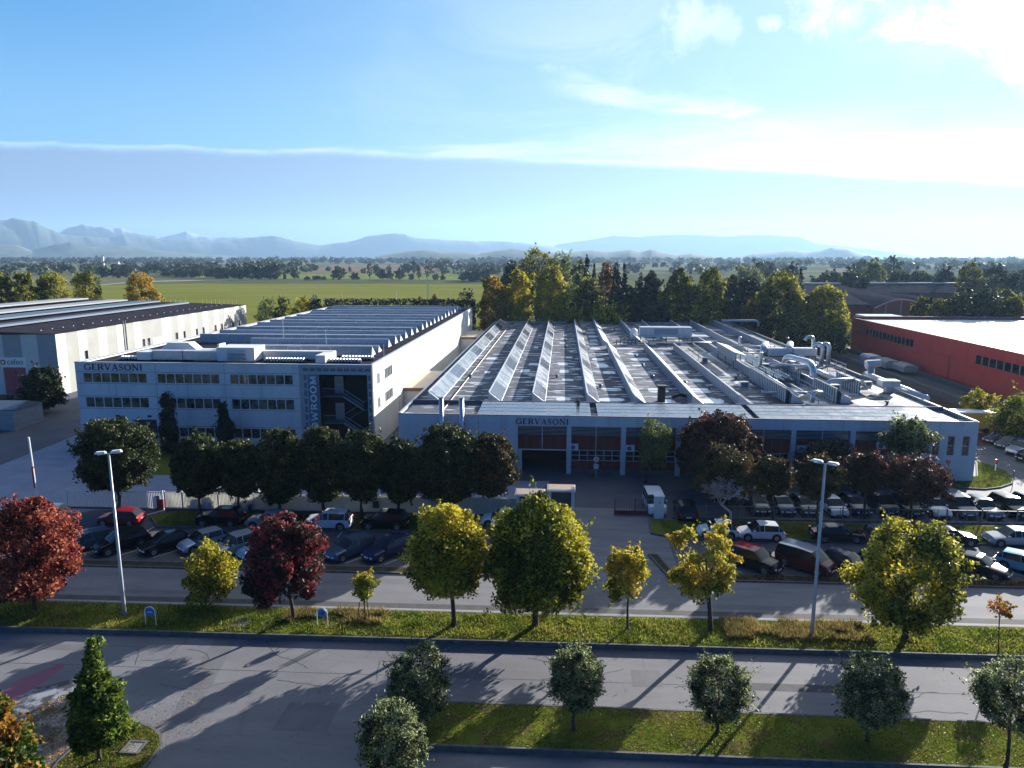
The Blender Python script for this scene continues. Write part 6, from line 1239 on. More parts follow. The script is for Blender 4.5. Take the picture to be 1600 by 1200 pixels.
fence_line('sliding_gate', 'pale picket sliding gate at the left end of the fence', 'gate', -49.5, -39.6, 67.1, .0148, 1.9, .17, 3.3, base_h=.12)
fence_line('fence', 'long pale fence with sheet backing behind the row of round trees', 'fence', -39.3, -3.2, 66.9, .0148, 1.95, .14, 1.75, mback=m_mesh, base_h=.25)
fence_line('wire_fence', 'low galvanised wire fence between the bank and the cars on the right', 'fence', 10.8, 62, 67.2, .0148, 1.5, .9, 3.2, base_h=.22, mp=m_wiregrey)
t_ = fence_line('entrance_gate', 'dark barred entrance gate with a red lower board', 'gate', 5.3, 9.3, 68.2, 0, 1.75, .22, 1.9, base_h=.08, mp=m_dframe)
MB().box(5.3, 9.3, 68.12, 68.15, .12, .5, m_red).build('lower_board', t_)
x_, y_ = G(1030, 811); t_ = thing('gate_pillar', (x_, y_, 0), 'white gate pillar with a yellow warning triangle beside the white van', 'pillar'); MB().box(x_ - .5, x_ + .42, y_, y_ + .6, 0, 2.2, m_wpaint).build('shaft', t_); MB().box(x_ - .55, x_ + .47, y_ - .05, y_ + .65, 2.2, 2.28, m_conc).build('cap', t_); MB().prism([(x_ - .12, y_ - .012, 1.55), (x_ + .12, y_ - .012, 1.55), (x_, y_ - .012, 1.78)], (0, .01, 0), m_yellow).build('warning_triangle', t_)
for (u0, u1, v0, v1, lab) in ((806, 850, 770, 812, 'lower pale entrance shelter behind the big green tree, left of two'), (856, 897, 763, 806, 'taller pale entrance shelter with a mossy roof behind the big green tree')):
    xa, ya = G(u0, v1); xb, _ = G(u1, v1); zt_ = PY(u0, v0 + 5, ya)[1]; t_ = thing('entrance_shelter', ((xa + xb) / 2, ya, 0), lab, 'shelter')
    q = MB(); q.box(xa, xa + .3, ya, ya + 1.6, 0, zt_, m_conc); q.box(xb - .3, xb, ya, ya + 1.6, 0, zt_, m_conc); q.box(xa + .3, xb - .3, ya + 1.3, ya + 1.6, 0, zt_, m_slate); q.build('wall', t_); q = MB(); q.box(xa - .1, xb + .1, ya - .15, ya + 1.8, zt_, zt_ + .18, m_conc); q.box(xa, xb, ya, ya + 1.7, zt_ + .18, zt_ + .22, mat('mossy_slab', (0.30, 0.27, 0.24), (0.40, 0.26, 0.18), 1.2, rough=.9)); q.build('roof', t_)
    q = MB(); q.box(xa + .3, xb - .3, ya + .2, ya + .24, 0, .9, m_slate); q.build('counter', t_)
x_, y_ = G(255, 794); t_ = thing('bin', (x_, y_ + .2, .0), 'small dark red bin standing before the pale fence', 'bin'); MB().box(x_ - .35, x_ + .35, y_ - .5, y_ + .1, .16, 1.1, m_redtrim).build('body', t_); MB().box(x_ - .4, x_ - .05, y_ - .45, y_, 1.1, 1.45, m_dframe).build('lid', t_)
x_, y_ = G(596, 796); t_ = MB().box(x_ - .3, x_ + .3, 66.0, 66.06, .9, 1.6, m_black).build('notice_board'); tag(t_, 'small black notice board fixed on the pale fence', 'notice board')
# antenna masts on the striped warehouse and thin masts on the office roof
for i, (u, v, h) in enumerate(((444, 541, 4.5), (600, 560, 2), (510, 545, 3), (620, 478, 4), (535, 478, 4), (683, 478, 4), (704, 478, 4))):
    b_ = Z(u, v, 10.9); q = MB().cyl(0, 0, 0, h, .035, m_pole, 5); q.cyl(0, 0, 0, .2, .15, m_dframe, 6); t_ = q.build('lightning_rod'); t_.location = b_; tag(t_, 'thin lightning rod standing on the office roof', 'lightning rod', 'lightning rods on the office roof')
x_ = PY(668, 430, 300)[0]; t_ = thing('radio_mast', (x_, 300, 0), 'thin lattice mast in front of the tall poplar in the field', 'mast'); q = MB(); [q.tube([(x_ + a, 300 + b, 0), (x_ + a * .4, 300 + b * .4, 15)], .06, m_pole, 4) for a, b in ((-.5, -.3), (.5, -.3), (0, .5))]; q.build('lattice', t_); MB().cyl(x_, 300, 15, 17, .04, m_pole, 5).build('tip', t_)

# ---------------------------------------------------------------- people
def person(x, y, z, h, face, lab, top, leg, pose=0):
    s = h / 1.75; me = bpy.data.meshes.new('person'); a = .10 + pose * .04
    J = [(0, 0, .95), (0, 0, 1.18), (0, 0, 1.42), (0, .01, 1.52), (0, .02, 1.60), (0, .03, 1.69),
         (-.18, 0, 1.40), (-.24, .02, 1.12), (-.23, .12 + pose * .1, .88), (-.22, .16 + pose * .1, .80), (.18, 0, 1.40), (.25, .02, 1.12), (.24, .08, .87), (.24, .11, .79),
         (-.10, 0, .88), (-.11, a * .5, .50), (-.11, -a * .2, .09), (-.11, .14 - a * .2, .03), (.10, 0, .88), (.11, .03, .50), (.11, -.04, .09), (.11, .10, .03)]
    Eg = [(0, 1), (1, 2), (2, 3), (3, 4), (4, 5), (2, 6), (6, 7), (7, 8), (8, 9), (2, 10), (10, 11), (11, 12), (12, 13), (0, 14), (14, 15), (15, 16), (16, 17), (0, 18), (18, 19), (19, 20), (20, 21)]
    rad = [.15, .135, .16, .055, .10, .095, .075, .052, .04, .035, .075, .052, .04, .035, .095, .068, .045, .04, .095, .068, .045, .04]
    me.from_pydata([(p[0] * s, p[1] * s, p[2] * s) for p in J], Eg, []); o = bpy.data.objects.new('person', me); col.objects.link(o)
    md = o.modifiers.new('s', 'SKIN'); md.use_smooth_shade = True
    for i, v_ in enumerate(me.skin_vertices[0].data): v_.radius = (rad[i] * s, rad[i] * s * (.7 if i in (0, 1, 2) else 1)); v_.use_root = (i == 0)
    o.modifiers.new('d', 'SUBSURF').levels = 1; o.modifiers['d'].render_levels = 1
    dg = bpy.context.evaluated_depsgraph_get(); m2 = bpy.data.meshes.new_from_object(o.evaluated_get(dg)); bpy.data.objects.remove(o)
    skin = bpy.data.materials.get('skin') or flat('skin', (.45, .26, .18), .6); m2.materials.clear()
    for m_ in (skin, top, leg, m_black): m2.materials.append(m_)
    for p in m2.polygons:
        c_ = p.center / s; p.material_index = 3 if c_.z < .10 else 2 if c_.z < .93 and abs(c_.x) < .2 else 0 if c_.z > 1.50 or (abs(c_.x) > .17 and c_.z < .86) else 1; p.use_smooth = True
    root = thing('person', (x, y, z), lab, 'person', rz=face); b = bpy.data.objects.new('body', m2); col.objects.link(b); b.parent = root
    q = MB(); q.tube([(0, -.02 * s, 1.62 * s), (0, -.03 * s, 1.72 * s), (0, 0, 1.795 * s)], [.115 * s, .115 * s, .05 * s], m_black, 10); q.build('hair', root, world=False, smooth=True)
b_ = G(903, 644, 6.95); person(b_[0], b_[1], 6.9, 1.72, R(160), 'person in dark clothes standing in the gap between the solar panels on the factory roof', flat('dark_jacket', (.02, .02, .025), .8), flat('brown_trousers', (.07, .05, .04), .8), 1)
b_ = G(755, 801); person(b_[0], b_[1], .16, 1.72, R(200), 'person in dark clothes walking by the fence behind the yellow tree', flat('dark_coat', (.03, .03, .04), .8), flat('grey_trousers', (.09, .09, .10), .8))

# ---------------------------------------------------------------- trees along the verge
def T(name, base, box, shape, leafm, n, leaf, lab, group=None, cat='tree', seed=1, z=None, Y=None, **k):  # Y: stands in that plane
    """base (u,v) px, box (top, left, right, bottom) px"""
    if z is None: z = ZV if (base[1] > 900 and base[0] > 200 or base[0] < 60 and base[1] < 1000) else 0.13
    x, y, ht, Rx, cb, cx = place(base[0], base[1], box[0], box[1], box[2], box[3], Y, z)
    k.setdefault('off', (cx, 0))
    return tree(name, x, y, lab, cat, group, leafm, seed=seed, shape=shape, Rx=Rx * 1.03, cb=cb, Ht=ht - z, n=int(n * 2.1), leaf=leaf * .80, z=z, **k)
gV = 'trees of the middle verge'
T('maple_tree', (55, 952), (775, -14, 119, 938), 'oval', L_red, 15000, .15, 'scarlet autumn tree at the left edge of the verge', gV, seed=3, K=55, spread=.27, fill=.12, trunk_r=.14)
T('young_tree', (322, 947), (847, 286, 369, 946), 'oval', L_yellowg, 5200, .12, 'small yellow-green tree between the blue sign and the wine-red tree', gV, seed=4, K=40, spread=.28, trunk_r=.09)
T('maple_tree', (458, 968), (803, 377, 506, 940), 'oval', L_darkred, 12500, .15, 'wine-red tree with darker lower leaves', gV, seed=5, K=55, spread=.27, fill=.12, trunk_r=.13)
sp = T('staked_sapling', (571, 972), (893, 550, 589, 942), 'oval', L_yellow, 1600, .09, 'tiny yellow sapling held by stakes', gV, cat='sapling', seed=6, K=18, spread=.4, trunk_r=.05)
for dx, dy in ((-.55, -.1), (.25, .1), (-.1, .25)): q = MB(); q.tube([(dx, dy, -.05), (dx * .6, dy * .6, 1.5)], .035, m_bark, 6); q.build('stake', sp, world=False)
T('lime_tree', (710, 976), (783, 630, 768, 932), 'dome', L_yellowg, 15000, .13, 'full golden-green tree standing left of the biggest green tree', gV, seed=7, K=90, spread=.22, trunk_r=.17, inner=.5, fill=.5)
T('lime_tree', (838, 978), (771, 752, 933, 950), 'dome', L_greeny, 21000, .14, 'biggest round tree of the verge, dark green with a yellow sunny side', gV, seed=8, K=110, spread=.20, trunk_r=.22, inner=.5, fill=.42)
T('young_tree', (981, 983), (857, 940, 1022, 938), 'oval', L_yellow, 3600, .12, 'small sparse golden tree right of the biggest green tree', gV, seed=9, K=22, fill=.04, spread=.36, trunk_r=.08)
T('robinia_tree', (1110, 986), (806, 1042, 1150, 942), 'dome', L_yellow, 4600, .13, 'crooked sparse yellow tree with an ivy-clad trunk', gV, seed=10, K=24, fill=.02, spread=.30, trunk_r=.17, limbs=14, lump=.3)
T('spreading_tree', (1413, 998), (808, 1326, 1508, 972), 'dome', L_yellowg, 13500, .14, 'wide spreading golden tree at the right of the verge', gV, seed=11, K=62, fill=.15, spread=.24, trunk_r=.19, limbs=14, lump=.25)
T('thin_sapling', (1560, 1019), (935, 1542, 1580, 968), 'round', L_orange, 420, .08, 'thin orange-tipped sapling at the right edge of the verge', gV, cat='sapling', seed=12, K=14, fill=.05, spread=.4, trunk_r=.04)
# olive-like shrubs on the near strip
gK = 'clipped grey-green trees on the near grass strip'
for i, (b, bx, lab) in enumerate((((655, 1136), (1003, 604, 707, 1132), 'dark grey-green bushy tree at the left tip of the near grass strip'), ((612, 1262), (1098, 556, 669, 1225), 'pale sunlit bushy tree cut by the bottom edge'), ((896, 1140), (1006, 855, 946, 1118), 'egg-shaped grey-green tree with two tufts on top'), ((1120, 1144), (1027, 1074, 1176, 1134), 'round grey-green tree in the middle of the near strip'), ((1356, 1158), (1022, 1308, 1416, 1146), 'widest loose grey-green tree with a ragged top'), ((1572, 1198), (1030, 1523, 1642, 1148), 'grey-green tree on a leaning stem at the right edge'))):
    T('holm_oak', b, bx, 'round', L_olive, 11500, .075, lab, gK, seed=20 + i, K=110, spread=.20, inner=.55, trunk_r=.09, lump=.12, asp=.45, spray=.36)
# liquidambars at the lower left
T('sweetgum_tree', (156, 1186), (991, 98, 204, 1165), 'cone', L_liq, 7500, .13, 'conical bright green tree on the grass island', 'sweetgum trees at the lower left', seed=30, K=70, spread=.24, trunk_r=.09)
T('sweetgum_tree', (14, 1290), (1080, -52, 66, 1262), 'cone', L_liqo, 8000, .13, 'conical green tree with an orange top cut by the lower left corner', 'sweetgum trees at the lower left', seed=31, K=70, spread=.24, trunk_r=.09)
# dark row by the fence
gR = 'dark round trees in a row before the pale fence'
row = [((187, 801), (651, 116, 247, 770), 'largest dark round tree, leftmost of the row', 19000), ((313, 806), (676, 267, 351, 782), 'dark round tree behind the black off-roader', 10000), ((373, 806), (683, 333, 412, 780), 'dark round tree with the narrow trunk before the white van', 9500), ((437, 804), (664, 392, 482, 792), 'dark round tree behind the silver estate, left of the open showroom stair', 11000), ((506, 805), (661, 462, 548, 790), 'dark round tree standing below the vertical banner', 11000), ((566, 811), (668, 522, 612, 788), 'dark round tree below the escape stair of the office building', 11000), ((623, 808), (684, 586, 664, 790), 'dark tree left of the widest crown in the row', 9500), ((690, 806), (661, 640, 757, 792), 'widest dark crown of the row, below the two steel flues', 17000), ((761, 800), (674, 722, 814, 780), 'last dark round tree of the row with a bronze sunny edge', 12000)]
for i, (b, bx, lab, n) in enumerate(row):
    T('hornbeam_tree', b, bx, 'round', L_bronzeg if i == 8 else L_green, n, .15, lab, gR, seed=40 + i, K=120, spread=.17, inner=.6, trunk_r=.17, lump=.10, fill=.45)
gQ = 'bronze trees before the factory'
T('copper_tree', (1128, 752), (641, 1060, 1193, 746), 'dome', L_brownred, 19000, .15, 'broad dark copper dome-shaped tree against the factory front', gQ, seed=60, K=150, spread=.13, inner=.75, trunk_r=.2, lump=.05, z=0, fill=.4, Y=76.0, spray=.04)
for i, (b, bx, m_, lab) in enumerate((((1136, 806), (697, 1084, 1182, 785), L_bronzeg, 'dark bronze-green tree in front of the copper dome'), ((1206, 812), (713, 1174, 1238, 776), L_bronzeg, 'small round bronze-green tree right of the copper dome'), ((1277, 828), (708, 1243, 1316, 786), L_bronzeg, 'bronze tree with a few yellow leaves behind the right street lamp'), ((1351, 812), (707, 1318, 1388, 772), L_brownred, 'reddish-brown tree above the navy van'), ((1421, 813), (712, 1382, 1480, 786), L_brownred, 'dark red-brown tree with spreading limbs at the right of the row'))):
    T('pear_tree', b, bx, 'round', m_, 7600, .13, lab, gQ, seed=61 + i, K=60, spread=.24, inner=.45, trunk_r=.13, lump=.15, limbs=12)
T('birch_tree', (1017, 738), (652, 996, 1051, 728), 'oval', L_pale, 3800, .12, 'light green slender tree before the third bay of the factory', seed=70, K=34, spread=.32, z=0, Y=78.6)
T('olive_tree', (1424, 738), (653, 1383, 1457, 718), 'round', L_olive, 6500, .12, 'feathery grey-green tree at the right end of the red bays', seed=71, K=44, spread=.28, z=0, Y=78.2)
T('laurel_shrub', (1290, 750), (686, 1245, 1345, 748), 'dome', L_conif, 8000, .15, 'dark evergreen shrub against the factory bay left of the grey-green tree', cat='shrub', seed=72, K=50, spread=.24, z=0, Y=78.8)
T('cypress_tree', (262, 708), (608, 243, 283, 706), 'spire', L_conif, 9000, .11, 'taller black-green columnar cypress before the office building', seed=73, K=60, spread=.4, z=0, lump=.3); T('cypress_tree', (351, 706), (627, 333, 370, 704), 'spire', L_conif, 7500, .11, 'shorter black-green columnar cypress before the office building', seed=74, K=50, spread=.4, z=0, lump=.3)
T('bushy_pine', (64, 644), (571, 32, 98, 638), 'dome', L_pine, 9000, .2, 'dark bushy pine between the warehouse and the office building', seed=75, K=60, spread=.25, z=0); T('dark_shrub', (8, 652), (622, -20, 28, 652), 'dome', L_conif, 3500, .2, 'dark shrub at the left edge above the low shed', cat='shrub', seed=76, K=30, spread=.3, z=0)
T('acacia_tree', (1533, 668), (612, 1508, 1556, 644), 'dome', L_yellowg, 1500, .18, 'thin yellowish young tree beyond the right corner of the factory', seed=77, K=14, fill=.05, spread=.34, z=0); T('acacia_tree', (1590, 690), (618, 1551, 1660, 684), 'dome', L_greeny, 7000, .2, 'light green bushy tree at the right edge above the parked cars', seed=78, K=40, spread=.28, z=0)
# leafless tree: fine twigs
def bare_tree(u, v, box, lab, seed):
    x, y, ht, Rx, cb, cx = place(u, v, *box); r_ = random.Random(seed); q = MB(); tip = []
    q.tube([(0, 0, 0), (.05, 0, 1.2), (cx * .4, 0, ht * .42)], [.16, .13, .11], m_barkg, 8)
    def grow(p, d, L_, rad, lv):
        e = p + d * L_; q.tube([p, p.lerp(e, .5) + Vector((r_.uniform(-.06, .06), r_.uniform(-.06, .06), .03)) * L_, e], [rad, rad * .8, rad * .6], m_barkg, 4, cap=False)
        if lv == 0: tip.append(e); return
        for k in range(4 if lv < 4 else 5):
            nd = (d + Vector((r_.gauss(0, .55), r_.gauss(0, .55), r_.gauss(.12, .35)))).normalized(); grow(e, nd, L_ * r_.uniform(.62, .82), max(.017, rad * .6), lv - 1)
    for k in range(4): a = k * 1.57 + .4; grow(Vector((cx * .4, 0, ht * .40)), Vector((math.cos(a) * .6, math.sin(a) * .6, .9)).normalized(), ht * .205, .07, 4)
    t_ = thing('bare_tree', (x, y, .13), lab, 'tree'); q.build('trunk', t_, world=False)
    C = np.array([tuple(p) for p in tip]); rng = np.random.default_rng(seed); C = C[C[:, 0] < cx]; C = np.repeat(C, 2, 0) + rng.normal(size=(len(C) * 2, 3)) * .15
    np_mesh('crown', leaf_quads(rng, C, .05), 4, [L_darkred], t_)
bare_tree(1140, 822, (748, 1052, 1164, 800), 'leafless grey twiggy tree behind the crooked yellow one', 4)

# ---------------------------------------------------------------- trees beyond
def FT(name, u, Y, top, wpx, shape, leafm, lab, group, n=1500, leaf=.5, seed=1, cbf=.08, cat='tree', **k):
    x = PY(u, 500, Y)[0]; ht = PY(u, top, Y)[1]; Rx = wpx / 2 / F * depth(x, Y, ht)
    k.setdefault('K', 45); k.setdefault('spread', .26); k.setdefault('inner', .45)
    return tree(name, x, Y, lab, cat, group, leafm, seed=seed, shape=shape, Rx=Rx, cb=ht * cbf, Ht=ht, n=n, leaf=leaf, trunk_r=ht * .018, limbs=4, **k)
gW = 'trees of the wood behind the factory'
wood = [('plane_tree', 771, 209, 425, 52, 'oval', L_woodo, 'orange-yellow tree at the left end of the wood', 5200), ('plane_tree', 812, 210, 417, 46, 'oval', L_woody, 'yellow-green tree second from the left of the wood', 5200), ('plane_tree', 862, 208, 411, 64, 'oval', L_woody, 'tallest yellow-green tree in front at the left of the wood', 7000),
 ('oak_tree', 838, 262, 386, 84, 'dome', L_wood, 'big round green crown rising at the back left of the wood', 6000), ('oak_tree', 874, 268, 386, 58, 'dome', L_pale, 'pale willow-like crown beside the big round green one at the back', 4200), ('oak_tree', 800, 270, 402, 46, 'dome', L_conif, 'dark green crown at the back behind the yellow-green trees', 3600), ('oak_tree', 903, 240, 401, 34, 'oval', L_pale, 'grey-green crown left of the tallest spruce', 3000),
 ('spruce_tree', 915, 226, 392, 30, 'cone', L_conif, 'tallest dark spruce of the wood with a sharp tip', 4600), ('spruce_tree', 927, 224, 407, 24, 'cone', L_conif, 'dark spruce just right of the tallest one', 3200), ('oak_tree', 946, 238, 404, 36, 'oval', L_rust, 'brownish thin crown between the spruces', 2600), ('spruce_tree', 961, 226, 405, 42, 'cone', L_conif, 'broad dark spruce in the middle left of the wood', 4600), ('spruce_tree', 974, 232, 408, 22, 'cone', L_conif, 'slim dark spruce behind the broad one', 2600), ('spruce_tree', 999, 222, 421, 34, 'cone', L_conif, 'dark spruce in front of the gap in the wood', 3600), ('spruce_tree', 1016, 216, 418, 42, 'column', L_conif, 'broad dark yew-like conifer left of the olive oaks', 5000), ('spruce_tree', 1142, 226, 424, 34, 'column', L_conif, 'dark conifer right of the olive oaks', 4200), ('spruce_tree', 1246, 250, 414, 20, 'cone', L_conif, 'single dark conifer tip right of the broad olive tree', 1800),
 ('oak_tree', 920, 214, 430, 66, 'dome', L_wood, 'dark rounded broadleaf below the spruces', 5600), ('oak_tree', 978, 214, 440, 60, 'dome', L_conif, 'dark mass of broadleaf below the gap in the wood', 5000), ('oak_tree', 1058, 212, 416, 62, 'oval', L_wood, 'left olive-green oak in the middle of the wood', 6800), ('oak_tree', 1108, 213, 414, 60, 'oval', L_wood, 'right olive-green oak with a yellow sunny side', 6800), ('oak_tree', 1168, 218, 428, 62, 'dome', L_conif, 'dark bluish broadleaf between the oaks and the broad olive tree', 5600), ('oak_tree', 1216, 207, 417, 88, 'oval', L_wood, 'broad olive tree at the right of the wood', 8000), ('oak_tree', 1290, 206, 441, 84, 'dome', L_wood, 'spreading olive tree left of the red hall', 7200), ('oak_tree', 1256, 212, 455, 50, 'dome', L_conif, 'dark crown between the two broad olive trees', 3600),
 ('bush', 893, 204.5, 478, 50, 'dome', L_woody, 'yellowish bush at the back edge of the factory roof, left', 2600), ('bush', 950, 204.5, 475, 70, 'dome', L_greeny, 'long sunny bush at the back edge of the factory roof', 3600), ('bush', 1088, 204.5, 470, 70, 'dome', L_greeny, 'round sunlit bush below the olive oaks', 3800), ('bush', 1250, 195, 497, 58, 'dome', L_wood, 'round dark bush right of the factory\'s back corner', 3200), ('bush', 1302, 188, 484, 58, 'dome', L_wood, 'olive bush touching the corner of the red hall', 3400), ('bush', 1180, 206, 470, 60, 'dome', L_rust, 'brownish bush at the foot of the broad olive tree', 3000), ('bush', 1020, 206, 470, 60, 'dome', L_conif, 'dark bush at the foot of the yew-like conifer', 3000)]
for i, (nm, u, Y, top, w, sh, m_, lab, n) in enumerate(wood):
    FT(nm, u, Y, top, w, sh, m_, lab, gW, n=int(n * 2.0), leaf=.33 if sh != 'cone' else .26, fill=.45, seed=100 + i, cat='bush' if nm == 'bush' else 'tree', cbf=.02 if nm == 'bush' else .06)
gL = 'trees beyond the striped warehouse'
for i, (u, Y, top, w, m_, lab) in enumerate(((6, 214, 417, 46, L_wood, 'olive-green tree cut by the left edge behind the warehouse'), (44, 216, 421, 44, L_wood, 'second olive-green tree behind the warehouse'), (88, 215, 418, 60, L_wood, 'broadest olive-green tree behind the warehouse'), (140, 215, 422, 58, L_wood, 'olive-green tree with a yellow edge, last of the clump behind the warehouse'), (226, 228, 421, 60, L_woodo, 'lone golden tree standing before the green field'))):
    FT('elm_tree', u, Y, top, w, 'dome', m_, lab, gL, n=10000, leaf=.32, seed=150 + i, cbf=.10)
for i, (u, Y, top, w, m_, lab) in enumerate(((418, 206, 463, 44, L_pale, 'light green bush behind the office roof, leftmost'), (447, 206, 460, 40, L_wood, 'green bush behind the office roof, middle'), (472, 205, 459, 38, L_woody, 'yellowish bush behind the office roof with a thin tall stem'), (493, 208, 458, 30, L_conif, 'dark bush next to the long dark hedge'), (657, 206, 459, 22, L_rust, 'small rust-coloured tree above the hedge, left of two'), (679, 206, 456, 24, L_rust, 'small rust-coloured tree above the hedge, right of two'), (727, 209, 452, 50, L_conif, 'dusky shrub at the right end of the long hedge'))):
    FT('garden_bush', u, Y, top, w, 'dome', m_, lab, 'bushes behind the office building', n=4800, leaf=.24, seed=160 + i, cat='bush', cbf=.02)
def hedge(xa, xb, y, d, h, lab, m_, seed, n):
    rng = np.random.default_rng(seed); P = np.stack([rng.uniform(xa, xb, n), y + rng.uniform(-d / 2, d / 2, n), h * rng.random(n) ** .4 + .25 * np.sin(rng.uniform(xa, xb, n))], 1); t_ = thing('hedge', ((xa + xb) / 2, y, 0), lab, 'hedge')
    P[:, 0] -= (xa + xb) / 2; P[:, 1] -= y; np_mesh('foliage', leaf_quads(rng, P, .3), 4, [m_], t_)
hedge(PY(505, 470, 203)[0], PY(742, 470, 203)[0], 204, 2.5, PY(600, 468, 203)[1], 'long dark clipped hedge between the office roof and the green field', L_conif, 3, 9000)
gF2 = 'trees scattered over the fields'
fieldt = [(578, 436.5, 405.5, 9, 'column'), (668, 437, 403.5, 10.5, 'column'), (530, 437, 417, 21, 'dome'), (554, 437, 427, 14, 'dome'), (590, 414 + 18, 414, 12, 'dome'), (597, 437, 421, 17, 'dome'), (609, 437, 424, 12, 'dome'), (625, 437, 419, 16, 'dome'), (643, 437.5, 429, 9, 'dome'), (655, 437, 416, 8, 'column'), (681, 437.5, 429, 10, 'dome'), (692, 437.5, 430, 8, 'dome'), (724, 438.5, 427, 16, 'dome'), (744, 439.5, 424, 34, 'dome'), (762, 440, 420, 20, 'dome'), (445, 436.5, 427, 5, 'oval'), (461, 436.5, 416, 14, 'umbrella'), (430, 436.5, 413, 22, 'dome'), (414, 436.5, 416, 26, 'dome'), (394, 436, 415, 30, 'dome'), (370, 436, 419, 26, 'dome'), (480, 437, 432, 8, 'dome'), (494, 437, 431, 14, 'dome'), (506, 437, 432, 7, 'dome'), (568, 428, 419, 9, 'dome'), (547, 425, 417, 5, 'dome'), (588, 425, 414, 12, 'dome'), (608, 425, 413, 9, 'dome'), (636, 427, 412, 18, 'dome'), (648, 428, 407, 14, 'dome'), (490, 424, 414, 14, 'dome'), (513, 424, 417, 9, 'dome'), (472, 424, 415, 9, 'dome'), (351, 435, 418, 28, 'dome'), (331, 434, 419, 22, 'dome'), (306, 433, 420, 20, 'dome'), (283, 433, 421, 22, 'dome'), (262, 432, 418, 18, 'dome'), (196, 434, 417, 16, 'dome'), (182, 434, 415, 18, 'dome'), (164, 434, 418, 16, 'dome')]
protos = {}
for i, (u, v, top, w, sh) in enumerate(fieldt):
    x, y = G(u, v); ht = PY(u, top, y)[1]; Rx = w / 2 / F * depth(x, y, 10)
    nm = 'poplar_tree' if sh == 'column' else 'field_tree'; lab = {0: 'tall slim poplar in the field, left of two', 1: 'tall slim poplar in the field behind the thin mast'}.get(i, 'dark round tree standing by itself in the far fields')
    t_ = tree(nm, x, y, lab, 'tree', gF2 if i > 1 else 'poplars in the field', L_far, seed=200 + i, shape=sh, Rx=Rx, cb=ht * .1, Ht=ht, n=int(500 + w * 32), leaf=max(.5, Rx * .13), K=24, spread=.32, limbs=2, trunk_r=ht * .02)
gP = 'big trees behind the red hall'
for i, (u, Y, top, w, sh, m_, lab) in enumerate(((1520, 212, 456, 120, 'umbrella', L_pine, 'very broad dark umbrella pine behind the red hall'), (1470, 214, 464, 60, 'dome', L_wood, 'olive bushes left of the umbrella pine'), (1440, 222, 462, 44, 'dome', L_wood, 'yellowish small tree before the arched hall'), (1578, 210, 462, 60, 'dome', L_wood, 'dark green bush at the right edge behind the red hall'), (1572, 236, 452, 50, 'dome', L_pale, 'light green tree at the right edge behind the umbrella pine'), (1508, 330, 407, 40, 'oval', L_wood, 'tall airy tree rising above the far right woods'), (1548, 340, 414, 70, 'dome', L_far, 'big rounded dark tree at the far right'), (1588, 335, 419, 56, 'dome', L_far, 'dark tree mass touching the right edge'), (1360, 420, 408, 40, 'dome', L_pale, 'tall pale tree above the brick hall'), (1385, 600, 399, 40, 'dome', L_far, 'far tall tree on the skyline right of centre'), (1340, 640, 402, 26, 'dome', L_far, 'far tree on the skyline beside the pale one'), (1400, 380, 418, 50, 'dome', L_far, 'dusky tree behind the arched roof, left'), (1432, 385, 420, 56, 'dome', L_far, 'dusky tree behind the arched roof, middle'), (1470, 380, 421, 50, 'dome', L_far, 'dusky tree behind the arched roof, right'), (1330, 360, 424, 60, 'dome', L_far, 'dusky trees above the dark sloping roof'), (1290, 400, 421, 56, 'dome', L_far, 'dusky tree left of the concrete block building'), (1170, 420, 412, 60, 'dome', L_pale, 'soft grey-green tree behind the middle of the wood'), (1190, 520, 405, 50, 'dome', L_far, 'hazy tall tree on the skyline above the broad olive tree'), (1230, 440, 412, 44, 'dome', L_far, 'hazy tree behind the broad olive tree'))):
    FT('umbrella_pine' if sh == 'umbrella' else 'broadleaf_tree', u, Y, top, w, sh, m_, lab, gP, n=9000 if Y < 345 else 4000, leaf=.38 if Y < 345 else .65, seed=260 + i, cbf=.22 if sh == 'umbrella' else .04, lump=.1 if sh == 'umbrella' else .18)
# far woods: single crowns can no longer be counted
def woods(name, areas, seed, leafm, ntree, per, hmin, hmax, leaf):
    rng = np.random.default_rng(seed); A = []
    for k in range(ntree):
        (u0, u1, v0, v1, wt_) = areas[rng.choice(len(areas), p=np.array([a[4] for a in areas]) / sum(a[4] for a in areas))]
        x, y = G(rng.uniform(u0, u1), rng.uniform(v0, v1)); h = rng.uniform(hmin, hmax) * (1.3 if rng.random() < .06 else 1); R_ = h * rng.uniform(.38, .75)
        d = rng.normal(size=(per, 3)); d /= np.linalg.norm(d, axis=1)[:, None]; d[:, 2] = np.abs(d[:, 2]) * 1.0 if rng.random() < .5 else d[:, 2]; d *= (rng.uniform(.65, 1.0, per))[:, None]
        A.append(np.stack([x + d[:, 0] * R_, y + d[:, 1] * R_, h * .52 + d[:, 2] * h * .48], 1))
    o = np_mesh(name, leaf_quads(rng, np.concatenate(A), leaf, .8, .4), 4, [leafm]); tag(o, kind='stuff', label='hazy far-off woods spread over the plain', cat='woods'); return o
woods('far_woods', [(-80, 330, 424, 431, 1.6), (230, 480, 419, 427, 1), (-80, 700, 412, 415, 1.0), (-80, 480, 416, 421, 1.0), (1180, 1680, 421, 428, 1.6), (1050, 1680, 415, 419, 1.2), (640, 960, 413, 420, 1.0), (660, 900, 422, 431, .8), (940, 1200, 422, 429, .8), (380, 470, 424, 433, .5)], 1, L_far, 520, 75, 9, 17, 2.0)
woods('distant_woods', [(-80, 1700, 405.5, 408, 1), (-80, 1700, 408, 411, 1), (700, 1700, 409, 414, .6), (-80, 700, 410, 412, .5)], 2, L_far, 800, 34, 11, 20, 6.0)
